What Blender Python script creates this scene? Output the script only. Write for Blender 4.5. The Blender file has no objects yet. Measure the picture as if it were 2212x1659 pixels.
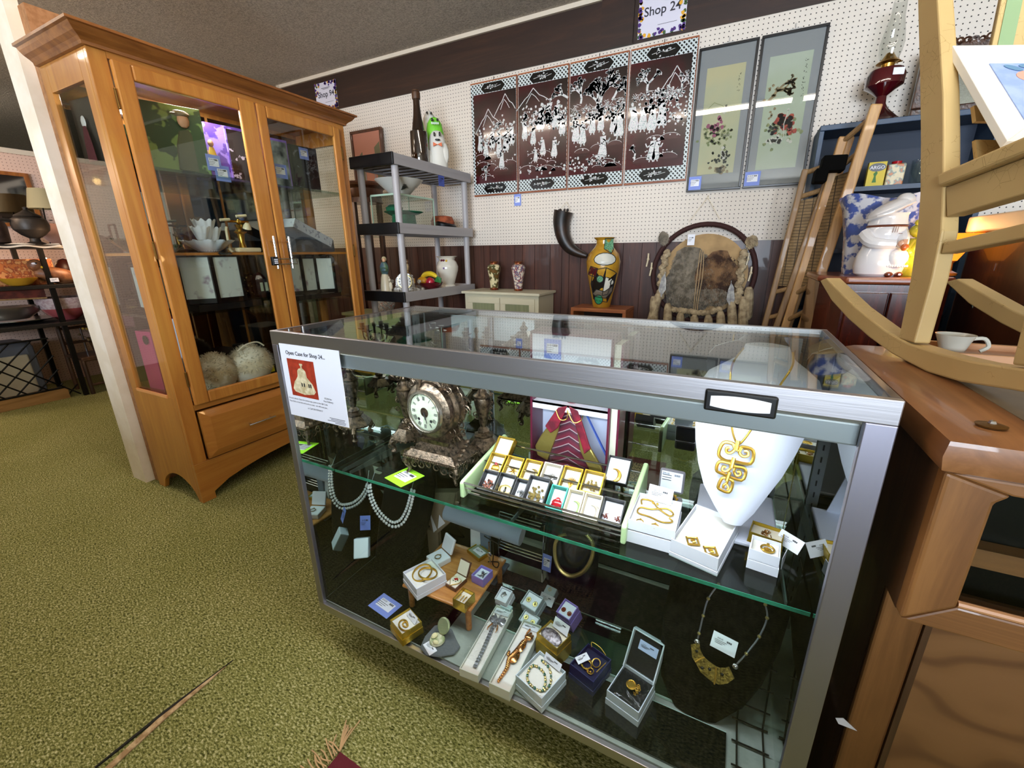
import bpy, math, random
from mathutils import Vector, Matrix, Euler
random.seed(7)
sc = bpy.context.scene
# ---------------------------------------------------------------- camera
F_PX, PITCH, ROLL, YAW, CAM_H, PPX, PPY = 909.4155, 0.29320, -0.01000, -0.46730, 1.1587, 16.3135, -9.6467
W_PX, H_PX = 2212, 1659
_fw = Vector((math.sin(YAW)*math.cos(PITCH), math.cos(YAW)*math.cos(PITCH), -math.sin(PITCH)))
_rt = Vector((math.cos(YAW), -math.sin(YAW), 0.0))
_up = _rt.cross(_fw)
_c, _s = math.cos(ROLL), math.sin(ROLL)
CR, CU = _c*_rt + _s*_up, -_s*_rt + _c*_up
CAM = Vector((0, 0, CAM_H))
cam_data = bpy.data.cameras.new('camera')
cam = bpy.data.objects.new('camera', cam_data)
sc.collection.objects.link(cam)
cam.matrix_world = Matrix(((CR.x, CU.x, -_fw.x, 0), (CR.y, CU.y, -_fw.y, 0), (CR.z, CU.z, -_fw.z, CAM_H), (0, 0, 0, 1)))
cam_data.sensor_width = 36
cam_data.lens = F_PX/W_PX*36
cam_data.shift_x = -PPX/W_PX
cam_data.shift_y = PPY/W_PX
cam_data.clip_start = 0.01
sc.camera = cam
# ---------------------------------------------------------------- world, light, exposure
sc.view_settings.view_transform = 'Standard'
sc.view_settings.look = 'None'
sc.view_settings.gamma = 1
sc.view_settings.use_curve_mapping = False
sc.view_settings.exposure = 0.0
sc.cycles.max_bounces = 9
sc.cycles.diffuse_bounces = 4
sc.cycles.glossy_bounces = 7
sc.cycles.transparent_max_bounces = 28
sc.cycles.transmission_bounces = 6
sc.cycles.sample_clamp_indirect = 4
sc.cycles.caustics_reflective = False
sc.cycles.caustics_refractive = False
sc.cycles.use_adaptive_sampling = True
sc.cycles.adaptive_threshold = 0.03
sc.cycles.use_denoising = True
world = bpy.data.worlds.new('world')
sc.world = world
world.use_nodes = True
world.node_tree.nodes['Background'].inputs[0].default_value = (0.55, 0.70, 1.0, 1)
world.node_tree.nodes['Background'].inputs[1].default_value = 1.6

def light(name, kind, loc, power, col=(1, 1, 1), size=0.1, size_y=None, aim=None, spread=None):
    d = bpy.data.lights.new(name, kind)
    d.energy = power; d.color = col
    if kind == 'AREA':
        d.size = size
        if size_y: d.shape = 'RECTANGLE'; d.size_y = size_y
        if spread: d.spread = spread
    else:
        d.shadow_soft_size = size
    o = bpy.data.objects.new(name, d); sc.collection.objects.link(o)
    o.location = loc
    if aim is not None:
        o.rotation_euler = (Vector(aim)-Vector(loc)).to_track_quat('-Z', 'Y').to_euler()
    return o
# daylight coming in through the shop windows behind the visitor
light('window_daylight', 'AREA', (1.2, -5.93, 1.45), 760, (0.76, 0.87, 1.0), 3.8, 1.75, aim=(1.2, 1.5, 1.45))
# strip light under the top front rail of the glass display case
light('case_strip_light', 'AREA', (-0.40, 0.70, 0.902), 9.5, (0.84, 0.91, 1.0), 1.12, 0.03, aim=(-0.40, 0.95, 0.3))
# puck light in the top of the maple cabinet
light('cabinet_puck_light', 'AREA', (-2.33, 1.27, 1.86), 12, (0.95, 0.95, 1.0), 0.10, 0.10, aim=(-2.38, 1.30, 1.0))
# added unseen warm light for the cookie jar, and candle bulbs in the next booth
light('warm_fill_light', 'POINT', (0.64, 2.22, 1.13), 1.5, (1.0, 0.60, 0.25), 0.03)
light('candle_bulb', 'POINT', (-4.85, 1.62, 1.21), 6, (1.0, 0.62, 0.35), 0.02)
light('booth_lamp', 'POINT', (-5.2, 0.4, 1.9), 40, (1.0, 0.74, 0.52), 0.12)

# ---------------------------------------------------------------- pixel helpers: photograph pixel to a point on a real plane
def ray(px, py):
    return (px-W_PX/2-PPX)/F_PX*CR - (py-H_PX/2-PPY)/F_PX*CU + _fw
def az(px, py, z): d = ray(px, py); return CAM + d*((z-CAM_H)/d.z)
def ax(px, py, x): d = ray(px, py); return CAM + d*(x/d.x)
def ay(px, py, y): d = ray(px, py); return CAM + d*(y/d.y)
def apl(px, py, q, n): d = ray(px, py); return CAM + d*((Vector(q)-CAM).dot(Vector(n))/d.dot(Vector(n)))
V = Vector
def rotz(a): return Matrix.Rotation(math.radians(a), 3, 'Z')
def rotx(a): return Matrix.Rotation(math.radians(a), 3, 'X')
def roty(a): return Matrix.Rotation(math.radians(a), 3, 'Y')

# ---------------------------------------------------------------- materials
def lin(h):
    h = h.lstrip('#')
    c = [int(h[i:i+2], 16)/255 for i in (0, 2, 4)]
    return tuple(x/12.92 if x <= .04045 else ((x+.055)/1.055)**2.4 for x in c)+(1,)
MATS = {}
class NT:
    def __init__(s, name):
        s.m = bpy.data.materials.new(name); s.m.use_nodes = True
        s.t = s.m.node_tree; s.n = s.t.nodes; s.b = s.n['Principled BSDF']; s.out = s.n['Material Output']
    def new(s, typ, **kw):
        n = s.n.new(typ)
        for k, v in kw.items():
            if k.startswith('i_'): n.inputs[k[2:].replace('_', ' ')].default_value = v
            elif k.startswith('n') and k[1:].isdigit(): n.inputs[int(k[1:])].default_value = v
            else: setattr(n, k, v)
        return n
    def link(s, a, b): s.t.links.new(a, b)
    def coord(s, scale=(1, 1, 1), rot=(0, 0, 0), kind='Object'):
        tc = s.new('ShaderNodeTexCoord'); mp = s.new('ShaderNodeMapping')
        mp.inputs['Scale'].default_value = scale; mp.inputs['Rotation'].default_value = rot
        s.link(tc.outputs[kind], mp.inputs[0]); return mp.outputs[0]
    def ramp(s, fac, stops):
        r = s.new('ShaderNodeValToRGB'); e = r.color_ramp.elements
        while len(e) < len(stops): e.new(0.5)
        for k, (p, c) in enumerate(stops): e[k].position = p; e[k].color = lin(c) if isinstance(c, str) else c
        s.link(fac, r.inputs[0]); return r.outputs[0]
    def noise(s, co, scale, detail=3, rough=.55, dist=0):
        n = s.new('ShaderNodeTexNoise'); n.inputs['Scale'].default_value = scale; n.inputs['Detail'].default_value = detail
        n.inputs['Roughness'].default_value = rough; n.inputs['Distortion'].default_value = dist
        s.link(co, n.inputs['Vector']); return n.outputs[0]
    def bump(s, h, strength=.3, dist=.002):
        b = s.new('ShaderNodeBump'); b.inputs['Strength'].default_value = strength; b.inputs['Distance'].default_value = dist
        s.link(h, b.inputs['Height']); s.link(b.outputs[0], s.b.inputs['Normal'])
    def math(s, op, a, b=None):
        n = s.new('ShaderNodeMath', operation=op)
        for k, x in enumerate((a, b)):
            if x is None: continue
            if isinstance(x, (int, float)): n.inputs[k].default_value = x
            else: s.link(x, n.inputs[k])
        return n.outputs[0]
def mt(name, col='#888888', rough=.5, metal=0, c2=None, ns=20, nstops=(.4, .6), nsc=(1, 1, 1), bump=0, bs=60, coat=0, emit=0, ecol=None, trans=0, spec=.5, sheen=0, aniso=0):
    if name in MATS: return MATS[name]
    k = NT(name); b = k.b
    b.inputs['Base Color'].default_value = lin(col); b.inputs['Roughness'].default_value = rough; b.inputs['Metallic'].default_value = metal
    b.inputs['Specular IOR Level'].default_value = spec
    b.inputs['Coat Weight'].default_value = coat; b.inputs['Coat Roughness'].default_value = .08
    b.inputs['Transmission Weight'].default_value = trans; b.inputs['Sheen Weight'].default_value = sheen
    if c2:
        co = k.coord(nsc)
        k.link(k.ramp(k.noise(co, ns), [(nstops[0], col), (nstops[1], c2)]), b.inputs['Base Color'])
    if bump:
        k.bump(k.noise(k.coord(nsc), bs), bump)
    if emit:
        b.inputs['Emission Color'].default_value = lin(ecol or col); b.inputs['Emission Strength'].default_value = emit
    MATS[name] = k.m
    return k.m
def wood(name, c1, c2, axis='z', scale=1.0, rough=.4, coat=.25, c3=None, dist=1.2):
    if name in MATS: return MATS[name]
    k = NT(name)
    s = [14*scale]*3; s['xyz'.index(axis)] = 1.1*scale
    co = k.coord(tuple(s)); n = k.noise(co, 1.6, 5, .62, dist)
    st = [(.32, c1), (.66, c2)] if not c3 else [(.28, c1), (.52, c3), (.72, c2)]
    k.link(k.ramp(n, st), k.b.inputs['Base Color'])
    s2 = [90*scale]*3; s2['xyz'.index(axis)] = 3*scale
    k.bump(k.noise(k.coord(tuple(s2)), 2, 2), .08, .001)
    k.b.inputs['Roughness'].default_value = rough; k.b.inputs['Coat Weight'].default_value = coat
    MATS[name] = k.m; return k.m
def glass(name, tint='#e9f3ee', strength=1.0, rough=0.0):
    if name in MATS: return MATS[name]
    k = NT(name); k.n.remove(k.b)
    geo = k.new('ShaderNodeNewGeometry')
    ior = k.new('ShaderNodeMix'); ior.inputs[2].default_value = 1.5; ior.inputs[3].default_value = 1/1.5
    k.link(geo.outputs['Backfacing'], ior.inputs[0])
    fr = k.new('ShaderNodeFresnel'); k.link(ior.outputs[0], fr.inputs['IOR'])
    fac = k.math('MULTIPLY', fr.outputs[0], strength)
    tr = k.new('ShaderNodeBsdfTransparent'); tr.inputs[0].default_value = lin(tint)
    gl = k.new('ShaderNodeBsdfGlossy'); gl.inputs['Roughness'].default_value = rough
    mx = k.new('ShaderNodeMixShader'); k.link(fac, mx.inputs[0]); k.link(tr.outputs[0], mx.inputs[1]); k.link(gl.outputs[0], mx.inputs[2])
    k.link(mx.outputs[0], k.out.inputs[0]); MATS[name] = k.m; return k.m
GL = glass('clear_glass', '#f7faf8')
GLG = glass('green_tint_glass', '#e2efe9')
GLT = glass('case_top_glass', '#f3f8f6', .92)
MIRROR = mt('mirror_silver', '#e2e8e5', .015, 1)
STEEL = mt('brushed_aluminium', '#bdbabd', .36, 1, bump=.05, bs=3, nsc=(2, 90, 90))
CHROME = mt('chrome', '#d8d8da', .12, 1)
BRASS = mt('brass', '#c79a45', .25, 1)
GOLD = mt('polished_gold', '#e0b552', .33, .92)
PALEGOLD = mt('pale_gold', '#dcc684', .32, .92)
GOLDFOIL = mt('gold_foil_card', '#c8a83a', .32, .85, bump=.25, bs=420)
SILVER = mt('silver_metal', '#c9cacc', .22, 1)
IRON = mt('black_iron', '#15130f', .5, .6)
BLACK = mt('black_plastic', '#0c0c0e', .35)
VELVET = mt('black_velvet', '#060505', .95, c2='#0c0a09', ns=40, spec=.1)
WHITE = mt('white_card', '#e3e4ee', .6)
WHITEP = mt('white_paint', '#e9e6df', .45)
TAGW = mt('white_tag_card', '#eceef6', .6)
TAGB = mt('blue_tag_card', '#8094de', .6)
INK = mt('dark_ink', '#17181c', .8)
COTTON = mt('cotton_pad', '#e9e5dc', .95, bump=.5, bs=130)
CREAMC = mt('cream_card', '#e8dcc4', .6)

# ---------------------------------------------------------------- mesh builder
class M:
    def __init__(s): s.v = []; s.f = []; s.mi = []; s.k = 0
    def add(s, vs, fs):
        o = len(s.v); s.v += [tuple(x) for x in vs]
        for f in fs: s.f.append(tuple(i+o for i in f)); s.mi.append(s.k)
        return s
    def cbox(s, c, size, R=None):
        c = V(c); hx, hy, hz = [q/2 for q in size]; R = R or Matrix.Identity(3)
        vs = [c + R @ V((a*hx, b*hy, d*hz)) for d in (-1, 1) for b in (-1, 1) for a in (-1, 1)]
        return s.add(vs, [(0, 2, 3, 1), (4, 5, 7, 6), (0, 1, 5, 4), (2, 6, 7, 3), (0, 4, 6, 2), (1, 3, 7, 5)])
    def box(s, x0, x1, y0, y1, z0, z1):
        return s.cbox(((x0+x1)/2, (y0+y1)/2, (z0+z1)/2), (abs(x1-x0), abs(y1-y0), abs(z1-z0)))
    def beam(s, p, q, w, h, up=(0, 0, 1)):
        p, q = V(p), V(q); d = q-p; L = d.length; d.normalize(); up = V(up)
        a = d.cross(up)
        if a.length < 1e-4: a = d.cross(V((0, 1, 0)))
        a.normalize(); b = a.cross(d)
        R = Matrix((a, d, b)).transposed()
        return s.cbox((p+q)/2, (w, L, h), R)
    def ext(s, poly, vec):
        n = len(poly); vec = V(vec); poly = [V(p) for p in poly]
        return s.add(poly+[p+vec for p in poly], [tuple(range(n-1, -1, -1)), tuple(range(n, 2*n))]+[(i, (i+1) % n, n+(i+1) % n, n+i) for i in range(n)])
    def quad(s, a, b, c, d): return s.add([a, b, c, d], [(0, 1, 2, 3)])
    def lathe(s, prof, c=(0, 0, 0), n=24, R=None, sx=1, sy=1, fn=None):
        c = V(c); R = R or Matrix.Identity(3); vs = []; fs = []
        for (r, z) in prof:
            for i in range(n):
                t = 2*math.pi*i/n; rr = r*(fn(t, z) if fn else 1)
                vs.append(c + R @ V((rr*math.cos(t)*sx, rr*math.sin(t)*sy, z)))
        m = len(prof)
        for j in range(m-1):
            for i in range(n):
                fs.append((j*n+i, j*n+(i+1) % n, (j+1)*n+(i+1) % n, (j+1)*n+i))
        if prof[0][0] > 1e-5: fs.append(tuple(range(n-1, -1, -1)))
        if prof[-1][0] > 1e-5: fs.append(tuple(range((m-1)*n, m*n)))
        return s.add(vs, fs)
    def lathe_open(s, prof, c=(0, 0, 0), n=24, R=None, sx=1, sy=1, fn=None):
        k = len(s.f); s.lathe(prof, c, n, R, sx, sy, fn)
        drop = [i for i in range(k, len(s.f)) if len(s.f[i]) == n and n > 4]
        for i in reversed(drop): s.f.pop(i); s.mi.pop(i)
        return s
    def tube(s, pts, r, n=8, closed=False, flat=1):
        pts = [V(p) for p in pts]; m = len(pts); rs = r if isinstance(r, (list, tuple)) else [r]*m
        vs = []; prev = None
        for i, p in enumerate(pts):
            a = pts[(i-1) % m] if (closed or i > 0) else p; b = pts[(i+1) % m] if (closed or i < m-1) else p
            d = (b-a).normalized() if (b-a).length > 1e-9 else V((0, 0, 1))
            if prev is None:
                u = d.cross(V((0, 0, 1)))
                if u.length < .1: u = d.cross(V((0, 1, 0)))
            else: u = prev - d*prev.dot(d)
            u.normalize(); prev = u; w = d.cross(u)
            for k in range(n):
                t = 2*math.pi*k/n; vs.append(p + (u*math.cos(t) + w*math.sin(t)*flat)*rs[i])
        fs = []
        for i in range(m if closed else m-1):
            j = (i+1) % m
            for k in range(n): fs.append((i*n+k, i*n+(k+1) % n, j*n+(k+1) % n, j*n+k))
        if not closed: fs += [tuple(range(n-1, -1, -1)), tuple(range((m-1)*n, m*n))]
        return s.add(vs, fs)
    def ball(s, c, r, n=12, R=None):
        r = (r, r, r) if isinstance(r, (int, float)) else r
        c = V(c); R = R or Matrix.Identity(3); h = max(4, n//2); vs = [c+R @ V((0, 0, -r[2]))]
        for j in range(1, h):
            a = -math.pi/2+math.pi*j/h
            for i in range(n):
                t = 2*math.pi*i/n; vs.append(c+R @ V((r[0]*math.cos(a)*math.cos(t), r[1]*math.cos(a)*math.sin(t), r[2]*math.sin(a))))
        vs.append(c+R @ V((0, 0, r[2]))); L = len(vs)-1; fs = []
        for i in range(n): fs.append((0, 1+(i+1) % n, 1+i)); fs.append((L, L-n+i, L-n+(i+1) % n))
        for j in range(h-2):
            for i in range(n): a = 1+j*n; fs.append((a+i, a+(i+1) % n, a+n+(i+1) % n, a+n+i))
        return s.add(vs, fs)
    def grid(s, fn, nu, nv, cu=False):
        vs = [fn(i/(nu if cu else nu-1), j/(nv-1)) for j in range(nv) for i in range(nu)]
        fs = [(j*nu+i, j*nu+(i+1) % nu, (j+1)*nu+(i+1) % nu, (j+1)*nu+i) for j in range(nv-1) for i in range(nu if cu else nu-1)]
        return s.add(vs, fs)
    def flatpoly(s, pts, c, ex, ez, th=0.0006, nrm=None):
        c, ex, ez = V(c), V(ex), V(ez); n = ex.cross(ez) if nrm is None else V(nrm)
        return s.ext([c+ex*a+ez*b for a, b in pts], n*th)
def _mesh(name, m, mats, smooth, origin, Rinv=None, ang=32):
    me = bpy.data.meshes.new(name)
    vs = [V(p)-origin for p in m.v]
    if Rinv is not None: vs = [Rinv @ p for p in vs]
    me.from_pydata(vs, [], m.f); me.update()
    if not isinstance(mats, (list, tuple)): mats = [mats]
    for x in mats: me.materials.append(x)
    if len(mats) > 1: me.polygons.foreach_set('material_index', m.mi)
    if smooth:
        me.polygons.foreach_set('use_smooth', [True]*len(me.polygons))
        me.set_sharp_from_angle(angle=math.radians(ang))
    return me
COL = sc.collection
def tag(o, label, cat, group=None, kind=None):
    if label: o['label'] = label
    if cat: o['category'] = cat
    if group: o['group'] = group
    if kind: o['kind'] = kind
    return o
def thing(name, label, cat, loc=(0, 0, 0), group=None, R=None):
    o = bpy.data.objects.new(name, None); o.empty_display_size = .05; COL.objects.link(o)
    o.location = loc
    if R is not None: o.rotation_euler = R.to_euler()
    return tag(o, label, cat, group)
def _bev(o, bev):
    if bev:
        b = o.modifiers.new('edge', 'BEVEL'); b.width = bev; b.segments = 2; b.limit_method = 'ANGLE'; b.angle_limit = math.radians(40)
def root_of(p):
    loc = V((0, 0, 0))
    while p: loc = loc+p.location; p = p.parent
    return loc
def part(name, m, mats, root, smooth=True, bev=0, label=None, local=False, ang=32):
    """mesh as a child; m is in world coordinates unless local"""
    if local: me = _mesh(name, m, mats, smooth, V((0, 0, 0)), None, ang)
    else: me = _mesh(name, m, mats, smooth, root_of(root), None, ang)
    o = bpy.data.objects.new(name, me); COL.objects.link(o); o.parent = root
    _bev(o, bev)
    if label: o['label'] = label
    return o
def one(name, m, mats, label, cat, group=None, smooth=True, bev=0, ang=32, kind=None):
    xs = [p[0] for p in m.v]; ys = [p[1] for p in m.v]; zs = [p[2] for p in m.v]
    org = V(((min(xs)+max(xs))/2, (min(ys)+max(ys))/2, min(zs)))
    o = bpy.data.objects.new(name, _mesh(name, m, mats, smooth, org, None, ang)); COL.objects.link(o); o.location = org
    _bev(o, bev); return tag(o, label, cat, group, kind)
def struct(name, m, mats, smooth=False, parent=None):
    me = _mesh(name, m, mats, smooth, V((0, 0, 0)))
    o = bpy.data.objects.new(name, me); COL.objects.link(o)
    if parent: o.parent = parent
    else: o['kind'] = 'structure'
    return o
def dup(root, loc=None, label=None):
    r = root.copy(); COL.objects.link(r)
    if loc is not None: r.location = loc
    if label: r['label'] = label
    for ch in root.children:
        c = ch.copy(); COL.objects.link(c); c.parent = r
        for g in ch.children:
            d = g.copy(); COL.objects.link(d); d.parent = c
    return r
def text_m(txt, size, org, ex, ez, align='LEFT', th=.0004, shear=0, bold=0):
    cu = bpy.data.curves.new('lettering', 'FONT'); cu.body = txt; cu.size = size; cu.align_x = align; cu.shear = shear; cu.offset = bold
    cu.resolution_u = 3
    o = bpy.data.objects.new('lettering', cu); COL.objects.link(o)
    dg = bpy.context.evaluated_depsgraph_get(); me = bpy.data.meshes.new_from_object(o.evaluated_get(dg))
    ex, ez, org = V(ex).normalized(), V(ez).normalized(), V(org); n = ex.cross(ez)
    m = M(); m.add([org+ex*v.co.x+ez*v.co.y+n*th for v in me.vertices], [tuple(p.vertices) for p in me.polygons])
    bpy.data.objects.remove(o); bpy.data.curves.remove(cu); bpy.data.meshes.remove(me)
    return m
def merge(*ms):
    r = M()
    for m in ms:
        o = len(r.v); r.v += m.v; r.f += [tuple(i+o for i in f) for f in m.f]; r.mi += m.mi
    return r
def arc(c, r, a0, a1, n, ex=(1, 0, 0), ez=(0, 0, 1), r2=None):
    c, ex, ez = V(c), V(ex), V(ez); r2 = r2 or r
    return [c+ex*(r*math.cos(math.radians(a0+(a1-a0)*i/(n-1))))+ez*(r2*math.sin(math.radians(a0+(a1-a0)*i/(n-1)))) for i in range(n)]
def smooth_path(pts, k=4):
    pts = [V(p) for p in pts]; out = []
    for i in range(len(pts)-1):
        p0, p1, p2, p3 = pts[max(i-1, 0)], pts[i], pts[i+1], pts[min(i+2, len(pts)-1)]
        for j in range(k):
            t = j/k; out.append(.5*((2*p1)+(-p0+p2)*t+(2*p0-5*p1+4*p2-p3)*t*t+(-p0+3*p1-3*p2+p3)*t**3))
    return out+[pts[-1]]
# ================================================================ THE ROOM
def carpet_mat():
    k = NT('green_shag_carpet'); co = k.coord((1, 1, 1))
    n1 = k.noise(k.coord((52, 105, 52), (0, 0, .6)), 2.2, 3, .6, .4); n2 = k.noise(co, 2.2, 2)
    c = k.ramp(n1, [(.32, '#373a16'), (.45, '#75763f'), (.55, '#9c9a60'), (.69, '#d8d2aa')])
    mx = k.new('ShaderNodeMix', data_type='RGBA', blend_type='MULTIPLY'); mx.inputs[0].default_value = .35
    k.link(c, mx.inputs[6]); k.link(k.ramp(n2, [(.35, '#c9cfa8'), (.65, '#ffffff')]), mx.inputs[7])
    k.link(mx.outputs[2], k.b.inputs['Base Color']); k.bump(n1, .8, .007); k.b.inputs['Roughness'].default_value = .95
    k.b.inputs['Specular IOR Level'].default_value = .15
    return k.m
def peg_mat(name, base, hole='#1c1a17', pit=.0254):
    k = NT(name); co = k.coord((1/pit,)*3); sp = k.new('ShaderNodeSeparateXYZ'); k.link(co, sp.inputs[0])
    def cell(o): return k.math('POWER', k.math('SUBTRACT', k.math('FRACT', o), .5), 2)
    return k, sp, cell
def pegboard(name, base, hole, ax_):
    k, sp, cell = peg_mat(name, base, hole)
    d = k.math('ADD', cell(sp.outputs[ax_]), cell(sp.outputs[2]))
    f = k.math('LESS_THAN', d, .0155)
    mx = k.new('ShaderNodeMix', data_type='RGBA'); k.link(f, mx.inputs[0])
    k.link(k.ramp(k.noise(k.coord((1, 1, 1)), 3), [(.3, base), (.7, base)]), mx.inputs[6]); mx.inputs[7].default_value = lin(hole)
    k.link(mx.outputs[2], k.b.inputs['Base Color']); k.b.inputs['Roughness'].default_value = .55
    return k.m
PEG = pegboard('white_pegboard', '#dcd2c6', '#231d18', 0)
PEGP = pegboard('pink_pegboard', '#e2c2b2', '#8a6a5c', 1)
PANEL = wood('walnut_wall_panelling', '#2c150e', '#5a3222', 'z', .7, .5, .1, '#42231a')
BEAM = wood('dark_stained_board', '#1f0f07', '#3c2213', 'x', .6, .55, .05, '#2b170d')
def ceil_mat():
    k = NT('popcorn_ceiling'); n = k.noise(k.coord(), 75, 4, .7)
    k.link(k.ramp(n, [(.35, '#a0968a'), (.65, '#cfc5b7')]), k.b.inputs['Base Color']); k.bump(n, 1, .012); k.b.inputs['Roughness'].default_value = .95
    return k.m
m = M(); m.quad((-11, -6, 0), (4.5, -6, 0), (4.5, 3.3, 0), (-11, 3.3, 0)); m.quad((-11, 3.3, 0), (-3.4, 3.3, 0), (-3.4, 6, 0), (-11, 6, 0))
struct('floor', m, carpet_mat())
m = M(); m.box(-11, 4.5, -6, 6, 2.74, 2.84); struct('ceiling', m, ceil_mat())
WY = 3.23
m = M(); m.box(-4.2, 4.5, WY, WY+.02, 1.219, 2.44); struct('wall_back', m, PEG)
m = M(); x = -4.2
m.box(-4.2, 4.5, WY+.012, WY+.05, 0, 2.74)
wd = [.10, .062, .092, .145, .07, .11, .135]; i = 0
while x < 4.5:
    w = wd[i % 7]; m.box(x, x+w-.0035, WY-.002, WY+.012, .06, 1.217); x += w; i += 1
struct('wall_back_panelling', m, PANEL)
m = M(); m.box(-4.2, 4.5, WY-.012, WY+.01, 2.44, 2.72); m.box(-.99, -.78, WY-.03, WY-.012, 2.44, 2.72); struct('trim_1', m, BEAM)
m = M(); m.box(-4.2, 4.5, WY-.03, WY+.01, 2.712, 2.74); struct('trim_2', m, mt('cream_trim_paint', '#d9cdbb', .5))
m = M(); m.box(-4.2, 4.5, WY-.012, WY, 0, .08); struct('baseboard_back', m, PANEL)
# right-hand wall, far hall walls and the shop front with its window behind the visitor
PLAST = mt('pale_plaster', '#b9ac9a', .8, bump=.2, bs=60)
m = M(); m.box(4.5, 4.6, -6, 3.3, 0, 2.74); struct('wall_right', m, PLAST)
m = M(); m.box(-11.1, -11, -6, 6, 0, 2.74); m.box(-11, -4.2, 6, 6.1, 0, 2.74); m.box(-4.25, -4.2, 3.2, 6, 0, 2.74); struct('wall_left', m, PLAST)
m = M(); m.box(-11, -.8, -6.1, -6, 0, 2.74); m.box(-.8, 3.2, -6.1, -6, 0, .5); m.box(-.8, 3.2, -6.1, -6, 2.4, 2.74); m.box(3.2, 4.5, -6.1, -6, 0, 2.74)
struct('wall_front', m, PLAST)
w1 = thing('window_1', None, None, (1.2, -6, .5)); w1['kind'] = 'structure'
m = M()
for xx in (-.8, .53, 1.87, 3.14): m.box(xx, xx+.06, -6.08, -5.98, .5, 2.4)
m.box(-.8, 3.2, -6.08, -5.98, .5, .56); m.box(-.8, 3.2, -6.08, -5.98, 2.34, 2.4)
part('window_frame', m, WHITEP, w1, False)
m = M(); m.box(-.74, 3.14, -6.045, -6.035, .56, 2.34); part('window_glass', m, GL, w1, False)
# ceiling strip lights (rows over aisle and case are seen mirrored in the picture glass)
TUBE = mt('lit_tube', '#ffffff', .4, emit=38, ecol='#fff0de')
FIX = mt('white_enamel', '#dcdad4', .4)
def strip(x, y, label):
    r = thing('strip_light', label, 'ceiling light', (x, y, 2.70), 'ceiling strip lights')
    m = M(); m.box(x-.62, x+.62, y-.075, y+.075, 2.705, 2.74); part('housing', m, FIX, r, False, .004)
    for s in (-.04, .04):
        m = M(); m.tube([(x-.60, y+s, 2.685), (x+.60, y+s, 2.685)], .013, 10); part('tube', m, TUBE, r)
    m = M(); m.box(x-.62, x-.60, y-.07, y+.07, 2.66, 2.705); m.box(x+.60, x+.62, y-.07, y+.07, 2.66, 2.705); part('end_cap', m, FIX, r, False)
for x, y, l in ((-2.9, .83, 'ceiling strip light above the aisle beside the maple cabinet'), (-1.62, .83, 'ceiling strip light next in line after the cabinet one'),
                (-.30, .50, 'ceiling strip light directly above the glass display case'), (1.0, .50, 'ceiling strip light above the wooden console'),
                (-7.4, 1.6, 'ceiling strip light in the next booth'),
                (1.6, -2.2, 'ceiling strip light near the shop window'), (-6.6, -1.9, 'ceiling strip light over the open carpet'), (-4.3, -.2, 'unseen ceiling strip light added to brighten the post beside the next booth')):  # last strip is an unseen lamp added to brighten the post
    strip(x, y, l)
# partition: cream post end and brown board behind the maple cabinet
m = M(); m.box(-2.82, -2.685, .885, .93, 0, 2.74); o = struct('trim_3', m, mt('cream_post_paint', '#f6ead9', .5, c2='#eddfca', ns=8, bump=.1))
CHIP = mt('brown_board', '#a9784e', .7, c2='#95653c', ns=50, bump=.15, bs=120)
m = M(); m.box(-2.685, -2.625, .925, 2.10, 0, 2.115); struct('wall_partition', m, CHIP)
m = M(); m.ext([(-1.192, .17, .001), (-1.175, .16, .001), (-1.193, .30, .001), (-1.197, .40, .001), (-1.203, .45, .001), (-1.206, .40, .001), (-1.212, .30, .001)], (0, 0, .003))
struct('trim_4', m, mt('exposed_carpet_seam', '#c9ad85', .9, c2='#9a7b55', ns=60))
m = M(); m.ext([(-1.216, .16, .0012), (-1.212, .16, .0012), (-1.2065, .40, .0012), (-1.2035, .47, .0012), (-1.209, .40, .0012), (-1.2175, .30, .0012)], (0, 0, .004))
struct('trim_5', m, mt('dark_seam_gap', '#1d1a14', .95))
# fringed rug corner
r = thing('fringed_rug', 'corner of a burgundy oriental rug with tan fringe on the carpet', 'rug', (-.55, .2, 0))
A_, B_ = az(735, 1624, .006), az(785, 1662, .006)
ex = (B_-A_); ex.z = 0; ex.normalize(); ey = V((ex.y, -ex.x, 0))
m = M(); m.ext([A_, A_+ex*.5, A_+ex*.5+ey*.4, A_+ey*.4], (0, 0, -.006)); part('pile', m, mt('burgundy_rug', '#5a1220', .95, bump=.6, bs=300), r)
m = M(); q = A_+ex*.02+ey*.03+V((0, 0, .0006)); m.ext([q, q+ex*.4, q+ex*.4+ey*.3, q+ey*.3], (0, 0, .001))
part('patterned_field', m, mt('rug_pattern', '#c9a27c', .95, c2='#2a1a2c', ns=130, nstops=(.48, .52)), r)
m = M()
for i in range(26):
    p = A_+ey*(i*.006)-ex*.004; a = random.uniform(-.5, .5); L = random.uniform(.035, .075)
    d = (-ex*math.cos(a)+ey*math.sin(a)+V((random.uniform(-.1, .1), random.uniform(-.1, .1), 0)))
    m.tube(smooth_path([p, p+d*L*.5+V((0, 0, .008)), p+d*L+ey*random.uniform(-.02, .02)], 3), .0017, 5)
for i in range(7):
    p = A_-ex*.002; a = random.uniform(.9, 1.5)
    d = (-ex*math.cos(a)-ey*math.sin(a)); m.tube(smooth_path([p, p+d*.03+V((0, 0, .006)), p+d*random.uniform(.05, .075)], 3), .0017, 5)
part('fringe', m, mt('tan_fringe', '#c9a67a', .9), r)
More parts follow.
